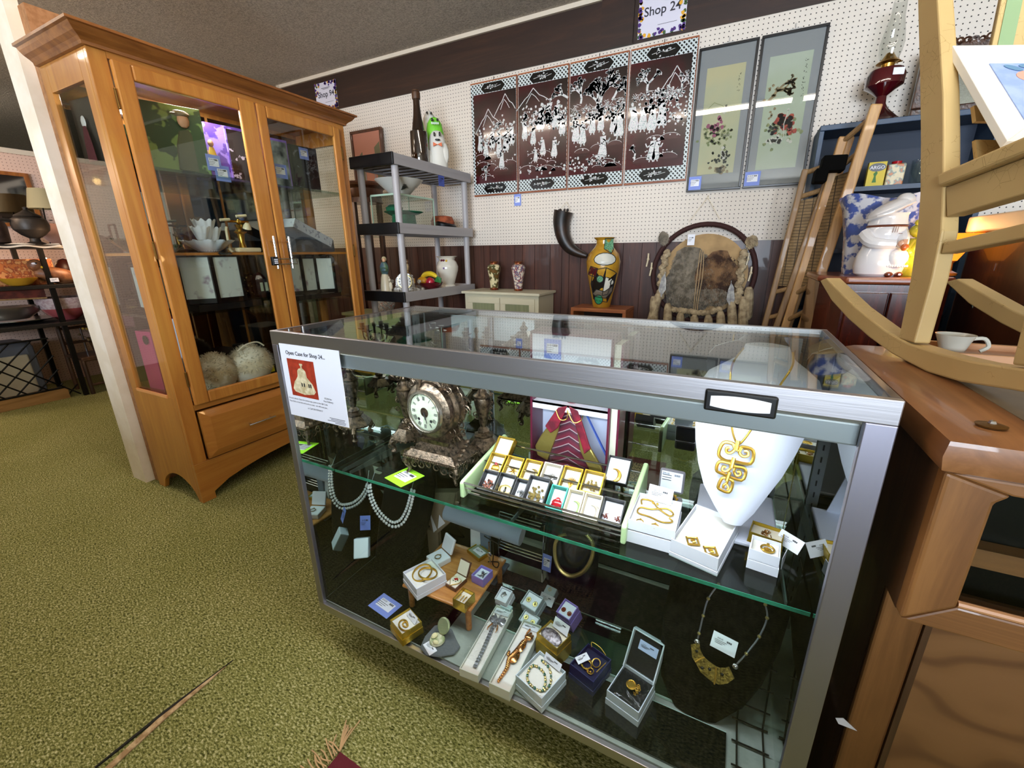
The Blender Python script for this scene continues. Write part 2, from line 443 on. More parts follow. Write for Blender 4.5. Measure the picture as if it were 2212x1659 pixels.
# ================================================================ MAPLE CURIO CABINET
MAPLE = wood('honey_maple', '#a8662a', '#c98d40', 'z', .8, .34, .4, '#bb7b36')
MAPLEY = wood('honey_maple_rail', '#a8662a', '#c58840', 'y', .8, .34, .4, '#b67734')
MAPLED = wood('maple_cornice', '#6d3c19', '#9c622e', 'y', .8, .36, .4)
X0, X1, Y0, Y1, ZT = -2.60, -2.192, .907, 2.058, 1.887
cab = thing('curio_cabinet', 'tall honey maple curio cabinet with two glass doors and a drawer', 'cabinet', (-2.396, 1.48, 0))
def arch_panel(a0, a1, z0, foot, rise, ztop, fixed, axis, th, n=14):
    pts = [(a0, 0), (a0, ztop), (a1, ztop), (a1, 0), (a1-foot, 0)]
    w = a1-a0-2*foot
    for i in range(n+1):
        t = i/n; pts.append((a1-foot-w*t, z0+rise*math.sin(math.pi*t)**.6))
    pts.append((a0+foot, 0))
    if axis == 'y': P3 = [(fixed, a, z) for a, z in pts]; v = (-th, 0, 0)
    else: P3 = [(a, fixed, z) for a, z in pts]; v = (0, th, 0)
    return M().ext(P3, v)
m = arch_panel(Y0, Y1, .036, .061, .085, .205, X1, 'y', .022)
part('apron', m, MAPLEY, cab, False, .002)
m = M()
for ya, yb in ((Y0, Y0+.058), (Y1-.058, Y1)): m = M(); m.box(X1-.022, X1, ya, yb, .205, ZT); part('front_stile', m, MAPLE, cab, False, .002)
for za, zb in ((ZT-.022, ZT), (.463, .49)): m = M(); m.box(X1-.022, X1, Y0+.058, Y1-.058, za, zb); part('front_rail', m, MAPLEY, cab, False)
for s, (ya, yb), lab in ((-1, (Y0, Y0+.02), None), (1, (Y1-.02, Y1), None)):
    m = M(); m.box(X0, X0+.055, ya, yb, .54, ZT); m.box(X1-.075, X1-.022, ya, yb, .54, ZT); m.box(X0+.055, X1-.075, ya, yb, 1.79, ZT)
    pts = [(X0, 0), (X0, .54), (X1-.022, .54), (X1-.022, 0)]
    for i in range(15):
        t = i/14; pts.append((X1-.03-(X1-X0-.085)*t, .0+.115*math.sin(math.pi*min(1, t*1.0))**.55 if 0 < t < 1 else 0))
    m.ext([(a, ya, z) for a, z in pts], (0, yb-ya, 0))
    part('side_panel', m, MAPLE, cab, False, .0015)
    m = M(); m.box(X0+.05, X1-.07, (ya+yb)/2-.002, (ya+yb)/2+.002, .535, 1.795); part('side_glass', m, GL, cab, False)
m = M(); m.box(X0+.055, X1-.075, Y0-.004, Y0+.003, .533, .546); part('side_sill', m, mt('pale_maple_edge', '#e09a5c', .4), cab, False)
m = M(); m.box(X0, X0+.008, Y0+.02, Y1-.02, .2, ZT); part('back_board', m, MAPLE, cab, False)
m = M(); m.box(X0+.009, X0+.012, Y0+.03, 1.50, .56, 1.85); m.box(X0+.009, X0+.012, 1.515, Y1-.03, .56, 1.85); part('back_mirror', m, mt('cabinet_mirror', '#96918a', .03, 1), cab, False)
m = M(); m.box(X0, X1-.02, Y0+.02, Y1-.02, .47, .49); m.box(X0, X1-.02, Y0+.02, Y1-.02, ZT-.015, ZT); part('carcass_board', m, MAPLEY, cab, False)
m = M()
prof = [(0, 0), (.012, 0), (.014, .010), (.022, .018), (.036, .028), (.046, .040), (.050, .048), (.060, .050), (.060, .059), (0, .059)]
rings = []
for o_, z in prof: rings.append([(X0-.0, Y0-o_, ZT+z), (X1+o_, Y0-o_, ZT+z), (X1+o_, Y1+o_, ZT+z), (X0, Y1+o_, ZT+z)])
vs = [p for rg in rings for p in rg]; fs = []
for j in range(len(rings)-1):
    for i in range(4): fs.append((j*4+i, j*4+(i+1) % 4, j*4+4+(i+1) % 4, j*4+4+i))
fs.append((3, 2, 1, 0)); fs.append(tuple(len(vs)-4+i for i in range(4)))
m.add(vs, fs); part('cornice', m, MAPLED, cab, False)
def door(ya, yb, ga, gb, handle_y, hinge_y):
    m = M(); xf = X1+.020
    zt, zb, gt, gbm = 1.862, .490, 1.808, .545
    m.box(X1+.001, xf, ya, ga, zb, zt); m.box(X1+.001, xf, gb, yb, zb, zt)
    m.box(X1+.001, xf, ga, gb, gt, zt); m.box(X1+.001, xf, ga, gb, zb, gbm)
    d = part('door', m, MAPLE, cab, False, .006)
    m = M(); m.box(X1+.008, X1+.011, ga-.004, gb+.004, gbm-.004, gt+.004); part('pane', m, GL, d, False)
    m = M(); hx = xf+.028
    m.tube([(hx, handle_y, 1.09), (hx, handle_y, 1.25)], .0055, 10)
    for z in (1.115, 1.225): m.tube([(xf, handle_y, z), (hx, handle_y, z)], .005, 8)
    part('handle', m, CHROME, d)
    for z in (.62, 1.18, 1.73):
        m = M(); m.tube([(xf-.004, hinge_y, z-.03), (xf-.004, hinge_y, z+.03)], .0045, 8); m.ball((xf-.004, hinge_y, z+.032), .005, 8); m.ball((xf-.004, hinge_y, z-.032), .005, 8)
        part('hinge', m, mt('aged_brass', '#7a5a2c', .4, .9), d)
door(.966, 1.508, 1.028, 1.428, 1.468, .958)
door(1.514, 2.008, 1.562, 1.962, 1.553, 2.014)
m = M(); yb0, yb1, z0, z1 = .972, 2.0, .215, .455
m.box(X1+.001, X1+.014, yb0, yb1, z0, z1)
b0 = [(X1+.014, yb0, z0), (X1+.014, yb1, z0), (X1+.014, yb1, z1), (X1+.014, yb0, z1)]
b1 = [(X1+.024, yb0+.04, z0+.035), (X1+.024, yb1-.04, z0+.035), (X1+.024, yb1-.04, z1-.035), (X1+.024, yb0+.04, z1-.035)]
m.add(b0+b1, [(i, (i+1) % 4, 4+(i+1) % 4, 4+i) for i in range(4)]+[(4, 5, 6, 7)])
dr = part('drawer', m, MAPLEY, cab, False)
for yc in (1.235, 1.74):
    m = M(); m.tube([(X1+.05, yc-.07, .323), (X1+.05, yc+.07, .323)], .0045, 8)
    for s in (-.055, .055): m.tube([(X1+.02, yc+s, .323), (X1+.05, yc+s, .323)], .004, 8)
    part('handle', m, CHROME, dr)
m = M(); m.lathe([(.03, ZT-.02), (.03, ZT-.016)], (-2.33, 1.27, 0), 20); part('puck_lamp', m, mt('puck_lamp_lens', '#ffffff', .3, emit=30, ecol='#f2f0ff'), cab)
for z, mm in ((1.515, GLG), (1.172, MAPLEY), (.905, GLG)):
    m = M(); m.box(X0+.014, X1-.024, Y0+.024, Y1-.024, z-.012, z); part('shelf', m, mm, cab, False)
# padlock bar joining the two handles
r = thing('cabinet_lock', 'small black combination lock with steel bar across the cabinet door handles', 'lock', (X1+.05, 1.50, 1.12))
m = M(); m.cbox((X1+.055, 1.449, 1.128), (.022, .030, .044)); part('lock_body', m, BLACK, r, False, .004)
m = M(); m.tube([(X1+.055, 1.45, 1.138), (X1+.055, 1.575, 1.138), (X1+.055, 1.578, 1.112), (X1+.055, 1.45, 1.112)], .003, 6); part('shackle', m, CHROME, r)
m = M(); [m.cbox((X1+.067, 1.449, 1.118+.009*i), (.003, .018, .006)) for i in range(3)]; part('dial', m, WHITE, r, False)

# ------------------------------ things inside the cabinet
def card_box(name, label, cat, c, size, rz, body, front=None, decal=None, group=None, lean=0):
    R = rotz(rz) @ rotx(lean); r = thing(name, label, cat, c, group)
    m = M(); m.cbox(V(c)+R @ V((0, 0, size[2]/2)), size, R); part('carton', m, body, r, False, .001)
    if front:
        m = M(); m.cbox(V(c)+R @ V((0, -size[1]/2-.001, size[2]/2)), (size[0]*.86, .002, size[2]*.9), R); part('window_panel', m, front, r, False)
    return r, R
def tagcard(label, c, w, h, R, mat=TAGB, group='blue price cards in the maple cabinet', parent=None, price='$18.00', sticker=True):
    """price card lying in the plane R x-y, c its centre"""
    c = V(c)
    m = M(); m.cbox(c, (w, h, .0008), R)
    r = thing('price_card', label, 'price tag', c, group); part('card', m, mat, r, False)
    ex, ey, ez = R @ V((1, 0, 0)), R @ V((0, 1, 0)), R @ V((0, 0, 1))
    cc = c+ez*.0006
    if mat is not TAGW and sticker:
        m = M(); m.cbox(cc+ey*h*.03, (w*.68, h*.5, .0006), R); part('sticker', m, TAGW, r, False)
    cc += ez*.0006
    m = M()
    for i, ww in enumerate((.5, .42, .3)): m.cbox(cc-ex*(w*(.29-ww*.28))+ey*(h*(.06-.09*i)), (w*ww, h*.022, .0003), R)
    for i in range(9): m.cbox(cc+ex*(w*(.08+.023*i))+ey*h*.19, (w*(.007+.007*(i*7 % 3)), h*.11, .0003), R)
    part('printing', merge(m, text_m(price, h*.13, cc-ex*w*.30+ey*h*.15, ex, ey)), INK, r, False)
    return r
RY = Matrix(((0, 0, 1), (1, 0, 0), (0, 1, 0)))   # card standing up, facing +x, its width along +y
# top shelf dolls in boxes
zs = 1.5155
r, R = card_box('boxed_doll', 'black boxed doll in dark cloak behind the side glass of the cabinet', 'doll', (-2.44, .985, zs), (.16, .08, .25), 4, BLACK)
m = M(); m.ball((-2.44, .94, zs+.165), (.018, .006, .024), 10); part('face', m, mt('porcelain_face', '#e8dcd4', .4), r)
m = M(); m.lathe([(.035, .02), (.03, .08), (.02, .13), (.012, .15)], (-2.44, .938, zs), 12, sy=.2); part('dress', m, mt('dark_red_cloth', '#5b1420', .8), r)
r, R = card_box('boxed_doll', 'green camouflage print doll box with a figure in a tan cap', 'doll', (-2.33, 1.20, zs), (.22, .10, .27), 72, mt('camouflage_card', '#2c4519', .5, c2='#7c9a52', ns=9, nstops=(.5, .53)))
m = M(); c = V((-2.275, 1.20, zs+.15)); m.ext([c+V((0, -.03, -.14)), c+V((0, .095, -.14)), c+V((0, .06, -.02)), c+V((0, .035, .03)), c+V((0, .0, .02)), c+V((0, -.02, -.04))], (.012, 0, 0)); part('jacket', m, mt('olive_cloth', '#5c5f45', .8), r, False)
m = M(); m.ball(c+V((.012, .02, .062)), (.016, .024, .030), 12); part('head', m, mt('doll_skin', '#d6a37c', .5), r)
m = M(); m.ball(c+V((.012, .015, .088)), (.022, .034, .014), 12); m.ball(c+V((.016, -.012, .083)), (.014, .018, .005), 8); part('cap', m, mt('tan_cloth', '#8d7a55', .8), r)
PURP = mt('purple_print_card', '#5a3fa0', .4, c2='#9a7fe0', ns=16, nstops=(.48, .52))
r, R = card_box('boxed_doll', 'purple boxed doll in yellow dress under the cabinet light', 'doll', (-2.38, 1.375, zs), (.13, .08, .25), 80, PURP)
c = V((-2.32, 1.352, zs+.10)); m = M(); m.lathe([(.03, -.05), (.022, -.01), (.010, .04)], c, 10, sx=.4); part('dress', m, mt('yellow_cloth', '#e8c02c', .7), r)
m = M(); m.ball(c+V((0, 0, .056)), (.010, .013, .016), 10); m.tube([c+V((0, -.02, .02)), c+V((.006, -.03, .0))], .004, 6); part('body', m, mt('doll_skin', '#d6a37c'), r)
r, R = card_box('boxed_doll', 'second purple doll box with black swirl window beside the yellow dress doll', 'doll', (-2.36, 1.485, zs), (.10, .08, .25), 84, PURP, mt('black_swirl_card', '#14101c', .35, c2='#c9c2dd', ns=22, nstops=(.6, .63)))
r, R = card_box('boxed_doll', 'lilac doll box with white loop seen through the far door glass', 'doll', (-2.36, 1.70, zs), (.12, .08, .245), 84, mt('lilac_card', '#7d62b8', .4), mt('grey_photo_card', '#2b3230', .3, c2='#98a39a', ns=9))
r, R = card_box('boxed_doll', 'black doll box with branch print at the far end of the shelf', 'doll', (-2.37, 1.87, zs), (.17, .08, .24), 84, BLACK, mt('black_branch_card', '#15151a', .3, c2='#5a5f6c', ns=26, nstops=(.62, .66)))
for (px, py), lab, w in (((462, 352), 'blue price card in front of the camouflage doll box', .062), ((481, 375), 'blue price card in front of the purple doll box', .066), ((606, 370), 'blue price card in front of the lilac doll box', .075)):
    tagcard(lab, ax(px, py, -2.222), w, .068, RY)
tagcard('blue price card high on the black branch doll box', (-2.318, 1.86, zs+.2), .06, .06, RY)
# second shelf: hobnail glass and telephone
zs = 1.1725
MILK = mt('opalescent_white_glass', '#e9ecf0', .12, spec=.8, coat=.5, bump=.0)
GLV = glass('pale_green_glassware', '#a9c8bb', 2.2)
def ruffle(t, z, k=9, a=.13): return 1+a*math.sin(k*t)
def ruffled_bowl(m, c, r, h, k=9, a=.14, flare=1.0):
    pr = [(.30*r, 0), (.34*r, .04*h), (.55*r, .25*h), (.75*r, .55*h), (.9*r, .8*h), (1.0*r*flare, 1.0*h)]
    n = 54; vs = []
    for (rr, z) in pr:
        for i in range(n):
            t = 2*math.pi*i/n; f = (z/h)**2; q = rr*(1+a*f*math.sin(k*t)); vs.append(V(c)+V((q*math.cos(t), q*math.sin(t), z+f*h*.07*math.sin(k*t+1))))
    fs = [(j*n+i, j*n+(i+1) % n, (j+1)*n+(i+1) % n, (j+1)*n+i) for j in range(len(pr)-1) for i in range(n)]+[tuple(range(n))]
    m.add(vs, fs)
def hob(m, c, r, h):
    for j in range(4):
        z = .15+j*.19
        rr = r*(.42+.52*z)
        for i in range(26): t = 2*math.pi*(i+.5*(j % 2))/26; m.ball(V(c)+V((rr*math.cos(t), rr*math.sin(t), h*z)), .0042, 6)
ep = thing('epergne', 'white ruffled hobnail glass epergne in the middle of the cabinet shelf', 'glass centrepiece', (-2.30, 1.235, zs))
m = M(); ruffled_bowl(m, (-2.30, 1.235, zs), .104, .055, 12, .10); hob(m, (-2.30, 1.235, zs), .088, .06); part('bowl', m, MILK, ep)
for i, (dx, dy) in enumerate(((0, 0), (.02, -.032), (-.01, .036))):
    m = M(); c = V((-2.30+dx, 1.235+dy, zs+.045+.012*(i == 0))); ruffled_bowl(m, c, .038+.008*(i == 0), .070 + .02*(i == 0), 9, .09); part('horn', m, MILK, ep)
ep2 = thing('epergne', 'small green and white ruffled glass dish beside the big epergne', 'glass centrepiece', (-2.31, 1.075, zs))
m = M(); ruffled_bowl(m, (-2.31, 1.075, zs), .05, .035, 8); part('bowl', m, glass('emerald_glass', '#6fb59a', 3), ep2)
m = M(); ruffled_bowl(m, (-2.31, 1.06, zs+.03), .030, .055, 5, .2); part('horn', m, MILK, ep2)
ph = thing('telephone', 'ivory and brass cradle telephone standing right of the white epergne', 'telephone', (-2.30, 1.40, zs))
IV = mt('ivory_plastic', '#e0d2ac', .3)
m = M(); m.cbox((-2.30, 1.405, zs+.012), (.10, .12, .022)); part('base', m, IV, ph, False, .006)
m = M(); m.tube(smooth_path([(-2.27, 1.325, zs+.005), (-2.27, 1.315, zs+.02), (-2.27, 1.315, zs+.10), (-2.27, 1.32, zs+.12)], 4), .006, 8); part('cord', m, IV, ph)
m = M(); m.lathe([(.02, .02), (.012, .05), (.018, .09), (.03, .10), (.012, .115), (.020, .135)], (-2.30, 1.40, zs), 14); m.tube([(-2.30, 1.35, zs+.15), (-2.30, 1.45, zs+.15)], .006, 8); m.ball((-2.30, 1.40, zs+.15), .014, 10); part('cradle', m, BRASS, ph)
m = M(); m.tube([(-2.26, 1.29, zs+.150), (-2.26, 1.335, zs+.155)], .0065, 8); m.tube([(-2.26, 1.37, zs+.172), (-2.26, 1.42, zs+.178)], .0065, 8)
m.lathe([(.02, 0), (.016, .018), (.008, .03)], (-2.27, 1.42, zs+.115), 12, R=roty(20)); part('handset', m, IV, ph)
r = thing('glass_dish', 'cut glass dish behind the side glass of the maple cabinet', 'dish', (-2.43, 1.00, zs)); m = M(); ruffled_bowl(m, (-2.43, 1.0, zs), .085, .06, 12, .08); part('bowl', m, GLV, r)
m = M(); m.ball((-2.33, .965, zs+.10), (.018, .008, .075), 14); one('oval_plaque', m, mt('painted_oval', '#e6dfd0', .4, c2='#93504a', ns=18), 'upright oval plaque with flowers beside the cut glass dish', 'plaque')
m = M(); yy = 1.03
for a, b in (((-2.53, yy, zs), (-2.53, yy, zs+.13)), ((-2.47, yy, zs), (-2.47, yy, zs+.13)), ((-2.53, yy, zs+.13), (-2.47, yy, zs+.13)), ((-2.53, yy, zs+.004), (-2.47, yy, zs+.004))): m.beam(a, b, .007, .007)
one('small_easel_frame', m, BLACK, 'thin black empty frame standing behind the cut glass dish', 'frame')
# right bay second shelf: grey boxed item with slanting lid
r = thing('hat_box', 'grey patterned box with a slanting lid in the far cabinet bay', 'box', (-2.36, 1.80, zs))
GREYB = mt('grey_print_card', '#a9abb2', .6, c2='#787b86', ns=30, nstops=(.6, .64))
m = M(); m.cbox((-2.36, 1.80, zs+.035), (.22, .26, .07)); part('box_body', m, mt('dark_grey_card', '#4a4b52', .6), r, False)
m = M(); m.cbox((-2.34, 1.79, zs+.105), (.2, .26, .05), rotx(-24)); part('lid', m, GREYB, r, False)
# third shelf: black folding screens and lacquer
zs = .9055
PAPER = mt('painted_silk_panel', '#cdd2cc', .5, c2='#7d5a72', ns=14, nstops=(.58, .72))
def mini_screen(label, c, n, w, h, ang, parent=None):
    r = thing('tabletop_screen', label, 'folding screen', c, 'miniature folding screens in the maple cabinet')
    p = V(c)
    for i in range(n):
        a = math.radians(ang+(18 if i % 2 else -18)); d = V((math.cos(a), math.sin(a), 0)); q = p+d*w
        m = M(); U = V((0, 0, 1))
        m.beam(p+U*.0, p+U*h, .016, .014); m.beam(q, q+U*h, .016, .014); m.beam(p+U*h, q+U*h, .014, .020); m.beam(p+U*.014, q+U*.014, .014, .022)
        m.ball((p+q)/2+U*(h+.006), (w*.3, w*.3, .008), 8)
        f = part('leaf', m, mt('black_lacquer', '#120c0b', .25), r, False)
        nn = d.cross(U)
        m = M(); m.ext([p+d*.006+U*.016, q-d*.006+U*.016, q-d*.006+U*(h-.006), p+d*.006+U*(h-.006)], nn*.002); part('silk_panel', m, PAPER, f, False)
        p = q+d*.003
    return r
m = M(); m.box(-2.50, -2.23, 1.10, 1.40, zs, zs+.03); one('display_riser', m, BLACK, 'flat black riser under the miniature screen in the near bay', 'riser')
mini_screen('black framed miniature screen with flower panels on the flat riser', (-2.30, 1.08, zs+.031), 2, .13, .225, 74)
m = M(); m.box(-2.50, -2.23, 1.62, 1.92, zs, zs+.025); one('display_riser', m, BLACK, 'flat black riser under the miniature screen in the far bay', 'riser')
mini_screen('black framed miniature screen with bird panels in the far bay', (-2.29, 1.585, zs+.026), 3, .10, .215, 80)
mini_screen('dark framed miniature screen behind the side glass above the fur', (-2.50, .99, zs), 2, .12, .215, 8)
LACQ = mt('red_black_lacquer', '#3a0d10', .2, c2='#120708', ns=10)
r = thing('jewellery_chest', 'dark red lacquer chest with gold flowers between the two screens', 'chest', (-2.42, 1.42, zs+.031))
m = M(); m.box(-2.53, -2.34, 1.30, 1.48, zs+.031, zs+.16); part('chest_body', m, LACQ, r, False, .004)
m = M()
for i in range(26): m.cbox((-2.338, random.uniform(1.31, 1.47), random.uniform(zs+.04, zs+.15)), (.002, random.uniform(.004, .010), random.uniform(.003, .008)), rotx(random.uniform(0, 90)))
part('inlay', m, PALEGOLD, r, False)
r = thing('paper_lantern', 'wine red lantern with pale panels beside the lacquer chest', 'lantern', (-2.30, 1.44, zs))
m = M(); m.lathe([(.03, .035), (.034, .05), (.034, .13), (.022, .15), (.008, .165)], (-2.30, 1.452, zs), 6); part('lantern_body', m, LACQ, r, False)
m = M(); m.cbox((-2.267, 1.440, zs+.09), (.002, .014, .045)); m.cbox((-2.267, 1.466, zs+.09), (.002, .014, .045)); part('lantern_panel', m, mt('pale_green_silk', '#b8c0a4', .5), r, False)
# cabinet floor: fur hats, pink box, black and yellow tool boxes
zs = .4905
def fur(label, c, r, col, c2, seed):
    rnd = random.Random(seed); m = M()
    for i in range(900):
        a = rnd.uniform(0, 2*math.pi); z = rnd.uniform(-.15, 1); q = math.sqrt(max(0, 1-z*z)); n = V((q*math.cos(a), q*math.sin(a), z))
        p = V(c)+V((n.x*r[0], n.y*r[1], n.z*r[2])); d = (n+V((rnd.uniform(-.6, .6), rnd.uniform(-.6, .6), rnd.uniform(-.8, .2)))).normalized()*.016
        s = n.cross(V((0, 0, 1))); s = (s.normalized() if s.length > .1 else V((1, 0, 0)))*.0035
        m.add([p-s, p+s, p+d], [(0, 1, 2)])
    m.ball(c, r, 20)
    return one('fur_muff', m, mt('fur_'+seed, col, .95, c2=c2, ns=14, sheen=.3), label, 'fur muff', 'fur muffs on the cabinet floor', ang=180)
fur('cream fluffy fur muff beside the cabinet centre post', (-2.29, 1.315, zs+.10), (.095, .11, .105), '#e3d3b4', '#f2ead8', 'a')
fur('tan and cream fur muff left of the fluffier one', (-2.31, 1.15, zs+.095), (.09, .095, .10), '#c7ac86', '#e6d8c0', 'b')
fur('low white fur pad lying against the door rail', (-2.27, 1.055, zs+.02), (.06, .07, .045), '#ddd6c6', '#f4f0e6', 'c')
m = M(); m.tube(smooth_path([(-2.25, 1.24, zs+.195), (-2.24, 1.28, zs+.222), (-2.24, 1.34, zs+.226), (-2.24, 1.375, zs+.20)], 4), .004, 6); one('muff_cord', m, CREAMC, 'cream loop cord on top of the fluffy fur muff', 'cord')
r, R = card_box('gift_box', 'hot pink flat box standing behind the side glass', 'box', (-2.47, .98, zs), (.11, .05, .33), 6, mt('hot_pink_card', '#c43a6e', .45))
m = M(); m.lathe([(.022, 0), (.022, .002)], (-2.45, .953, zs+.29), 20, R=rotx(90)); part('seal', m, BLACK, r)
m = M(); m.box(-2.39, -2.29, .965, .985, zs, zs+.20); one('printed_folder', m, mt('grey_floral_card', '#6d6a5c', .7, c2='#a8a08a', ns=25), 'grey floral folder leaning beside the hot pink box', 'folder')
r, R = card_box('gift_box', 'white faced box with magenta edges behind the low fur pad', 'box', (-2.42, 1.07, zs), (.12, .07, .40), 70, mt('magenta_card', '#a82a58', .5), WHITE)
YEL = mt('yellow_plastic', '#d8c41c', .4)
for y, lab, zz in ((1.45, 'black tool case with yellow ends beside the centre post', 0), (1.68, 'black tool case with yellow ring handle in the far bay', 0), (1.76, 'long black case stacked on the far bay tool case', .115)):
    r = thing('tool_case', lab, 'case', (-2.36, y, zs+zz), 'black cases in the cabinet')
    w = .10 if y > 1.7 else .09
    m = M(); m.box(-2.48, -2.24, y-w, y+w, zs+zz, zs+zz+.105); part('case_body', m, BLACK, r, False, .006)
    if zz == 0:
        m = M(); m.box(-2.238, -2.232, y-w+.01, y-w+.045, zs+.05, zs+.085); m.tube(arc((-2.23, y+w-.03, zs+.06), .018, 0, 360, 14, (0, 1, 0)), .004, 6); part('trim', m, YEL, r)
# ================================================================ GLASS DISPLAY CASE
CX0, CX1, CY0, CY1, CZT, CZB = -1.0164, .2036, .6438, 1.191, .980, .122
P_ = .034
case = thing('display_case', 'glass showcase counter with brushed aluminium frame and lit shelves', 'display case', (-.406, .917, 0))
def bar(x0, x1, y0, y1, z0, z1, nm='frame_rail', ma=STEEL): m = M(); m.box(x0, x1, y0, y1, z0, z1); return part(nm, m, ma, case, False, .0015)
STEELV = mt('brushed_aluminium_upright', '#a9a7b6', .40, 1, bump=.05, bs=3, nsc=(90, 90, 2))
STEELY = mt('brushed_aluminium_side', '#8d8688', .34, 1, bump=.05, bs=3, nsc=(90, 2, 90))
t_ = .012
bar(CX0, CX1, CY0, CY0+t_, CZT-P_, CZT); bar(CX0, CX1, CY1-t_, CY1, CZT-.018, CZT)
bar(CX0, CX1, CY0, CY0+t_, CZB, CZB+.026); bar(CX0, CX1, CY1-t_, CY1, CZB, CZB+.03)
for xa, xb in ((CX0, CX0+t_), (CX1-t_, CX1)):
    bar(xa, xb, CY0+t_, CY1-t_, CZT-.018, CZT, 'frame_rail', STEELY); bar(xa, xb, CY0+t_, CY1-t_, CZB, CZB+.03, 'frame_rail', STEELY)
for xa, xb, ya, yb in ((CX0, CX0+P_*.62, CY0, CY0+t_), (CX1-P_, CX1, CY0, CY0+t_), (CX0, CX0+t_, CY1-t_, CY1), (CX1-t_, CX1, CY1-t_, CY1)):
    bar(xa, xb, ya, yb, CZB+.026, CZT-P_, 'frame_post', STEELV)
m = M(); m.box(CX0+.004, CX1-.004, CY0+.004, CY1-.004, CZT-.006, CZT-.001); part('top_glass', m, GLT, case, False)
m = M(); m.box(CX0+.012, CX1-.012, CY0+.005, CY0+.010, CZB+.02, CZT-.03); part('front_glass', m, glass('case_front_glass', '#fafcfb', .5), case, False)
for xa, xo in ((CX0+.013, CX0+.006), (CX1-.013, CX1-.006)):
    m = M(); m.box(min(xa, xo), max(xa, xo), CY0+.013, CY1-.013, CZB+.03, CZT-.012); part('end_mirror', m, MIRROR, case, False)
m = M(); m.box(CX0+.014, -.40, CY1-.022, CY1-.016, CZB+.03, CZT-.02); m.box(-.40, CX1-.014, CY1-.030, CY1-.024, CZB+.03, CZT-.02); part('back_mirror', m, MIRROR, case, False)
m = M(); m.box(CX0+.013, CX1-.013, CY0+.012, CY1-.012, CZB+.004, CZB+.030); part('deck', m, mt('grey_deck_board', '#9ba59c', .3, c2='#88938a', ns=12), case, False)
m = M(); m.box(CX0+.10, CX1-.10, CY0+.10, CY1-.06, 0, CZB+.004); part('plinth', m, mt('dark_plinth', '#17130f', .8), case, False)
m = M(); m.box(CX0+.02, CX1-.016, CY0+.016, CY0+.075, .905, .938); part('light_housing', m, mt('satin_reflector', '#a9aeb2', .34, .6), case, False, .003)
m = M(); m.box(CX0+.05, CX1-.05, CY0+.038, CY0+.056, .9005, .905); part('light_diffuser', m, mt('lit_diffuser', '#ffffff', .4, emit=9, ecol='#eef6ff'), case, False)
m = M(); c = ay(1598, 872, CY0-.004)
m.cbox(c, (.092, .006, .032)); np_ = part('name_plate', m, BLACK, case, False, .003)
m = M()
pl = [(-.038+.076*i/10, .0105-.003*(2*i/10-1)**2) for i in range(11)]; pl += [(a, -b) for a, b in reversed(pl)]
m.ext([c+V((a, -.004, b)) for a, b in pl], (0, .001, 0)); part('name_card', m, TAGW, np_, False)
# glass shelf with its green front edge, brackets and slotted uprights
SZ = .545; SY0, SY1 = .757, 1.155
m = M(); m.box(CX0+.015, CX1-.015, SY0, SY1, SZ-.008, SZ)
m.k = 1; m.box(CX0+.015, CX1-.015, SY0-.0012, SY0, SZ-.008, SZ)
sh = part('glass_shelf', m, [GLG, mt('green_glass_edge', '#1f6b50', .15, c2='#2f8a6c', ns=12)], case, False)
for x in (CX0+.05, CX0+.02, CX1-.05, -.42):
    m = M(); m.ext([(x, SY0+.02, SZ-.009), (x, 1.16, SZ-.009), (x, 1.16, SZ-.055), (x, 1.12, SZ-.05), (x, SY0+.02, SZ-.018)], (.003, 0, 0))
    part('bracket', m, mt('grey_bracket', '#8b8d90', .35, .8), case, False)
for x in (CX0+.03, -.46, -.36, CX1-.06):
    m = M(); m.box(x-.012, x+.012, 1.150, 1.158, CZB+.03, CZT-.02)
    st = part('slotted_upright', m, mt('grey_standard', '#7f8486', .4, .7), case, False)
    m = M()
    for i in range(24): m.cbox((x, 1.149, .19+.032*i), (.003, .0015, .014))
    part('slots', m, BLACK, st, False)
# lower deck coverings
m = M(); zc = CZB+.0305
def fab(nx, x0, x1, y0, y1, amp):
    return lambda u, v: V((x0+(x1-x0)*u, y0+(y1-y0)*v, zc+.0012+amp*(.5+.5*math.sin(9*u+3*math.sin(5*v)))))
m.grid(fab(0, CX0+.015, -.60, CY0+.014, 1.14, .0012), 20, 16); m.ext([(CX0+.015, CY0+.014, zc), (-.6, CY0+.014, zc), (-.6, 1.14, zc), (CX0+.015, 1.14, zc)], (0, 0, .001))
one('velvet_cloth', m, VELVET, 'black velvet cloth over the near end of the lower deck', 'cloth', kind='stuff')
LEAF = mt('leaf_pattern_fabric', '#080606', .85, c2='#1a1615', ns=34, nstops=(.50, .56))
m = M(); m.grid(fab(0, -.60, .10, .90, 1.15, .002), 24, 10); m.ext([(-.6, .90, zc), (.1, .90, zc), (.1, 1.15, zc), (-.6, 1.15, zc)], (0, 0, .001))
one('leaf_cloth', m, LEAF, 'black brown leaf pattern cloth at the back of the lower deck', 'cloth', kind='stuff')
m = M(); m.box(-.56, .02, .80, .945, zc+.001, zc+.007); m.k = 1; m.box(-.56, .02, .7985, .80, zc+.001, zc+.007); m.box(-.56, .02, .945, .9465, zc+.001, zc+.007)
one('glass_slab', m, [glass('slab_glass', '#b9cbc2', 1.6), mt('pale_glass_edge', '#a9cabb', .2)], 'loose clear glass slab lying under the jewellery boxes', 'glass plate', smooth=False)
m = M(); m.box(-.30, .10, .665, .78, zc+.0, zc+.005); m.k = 1; m.box(-.30, .10, .78, .7815, zc, zc+.005)
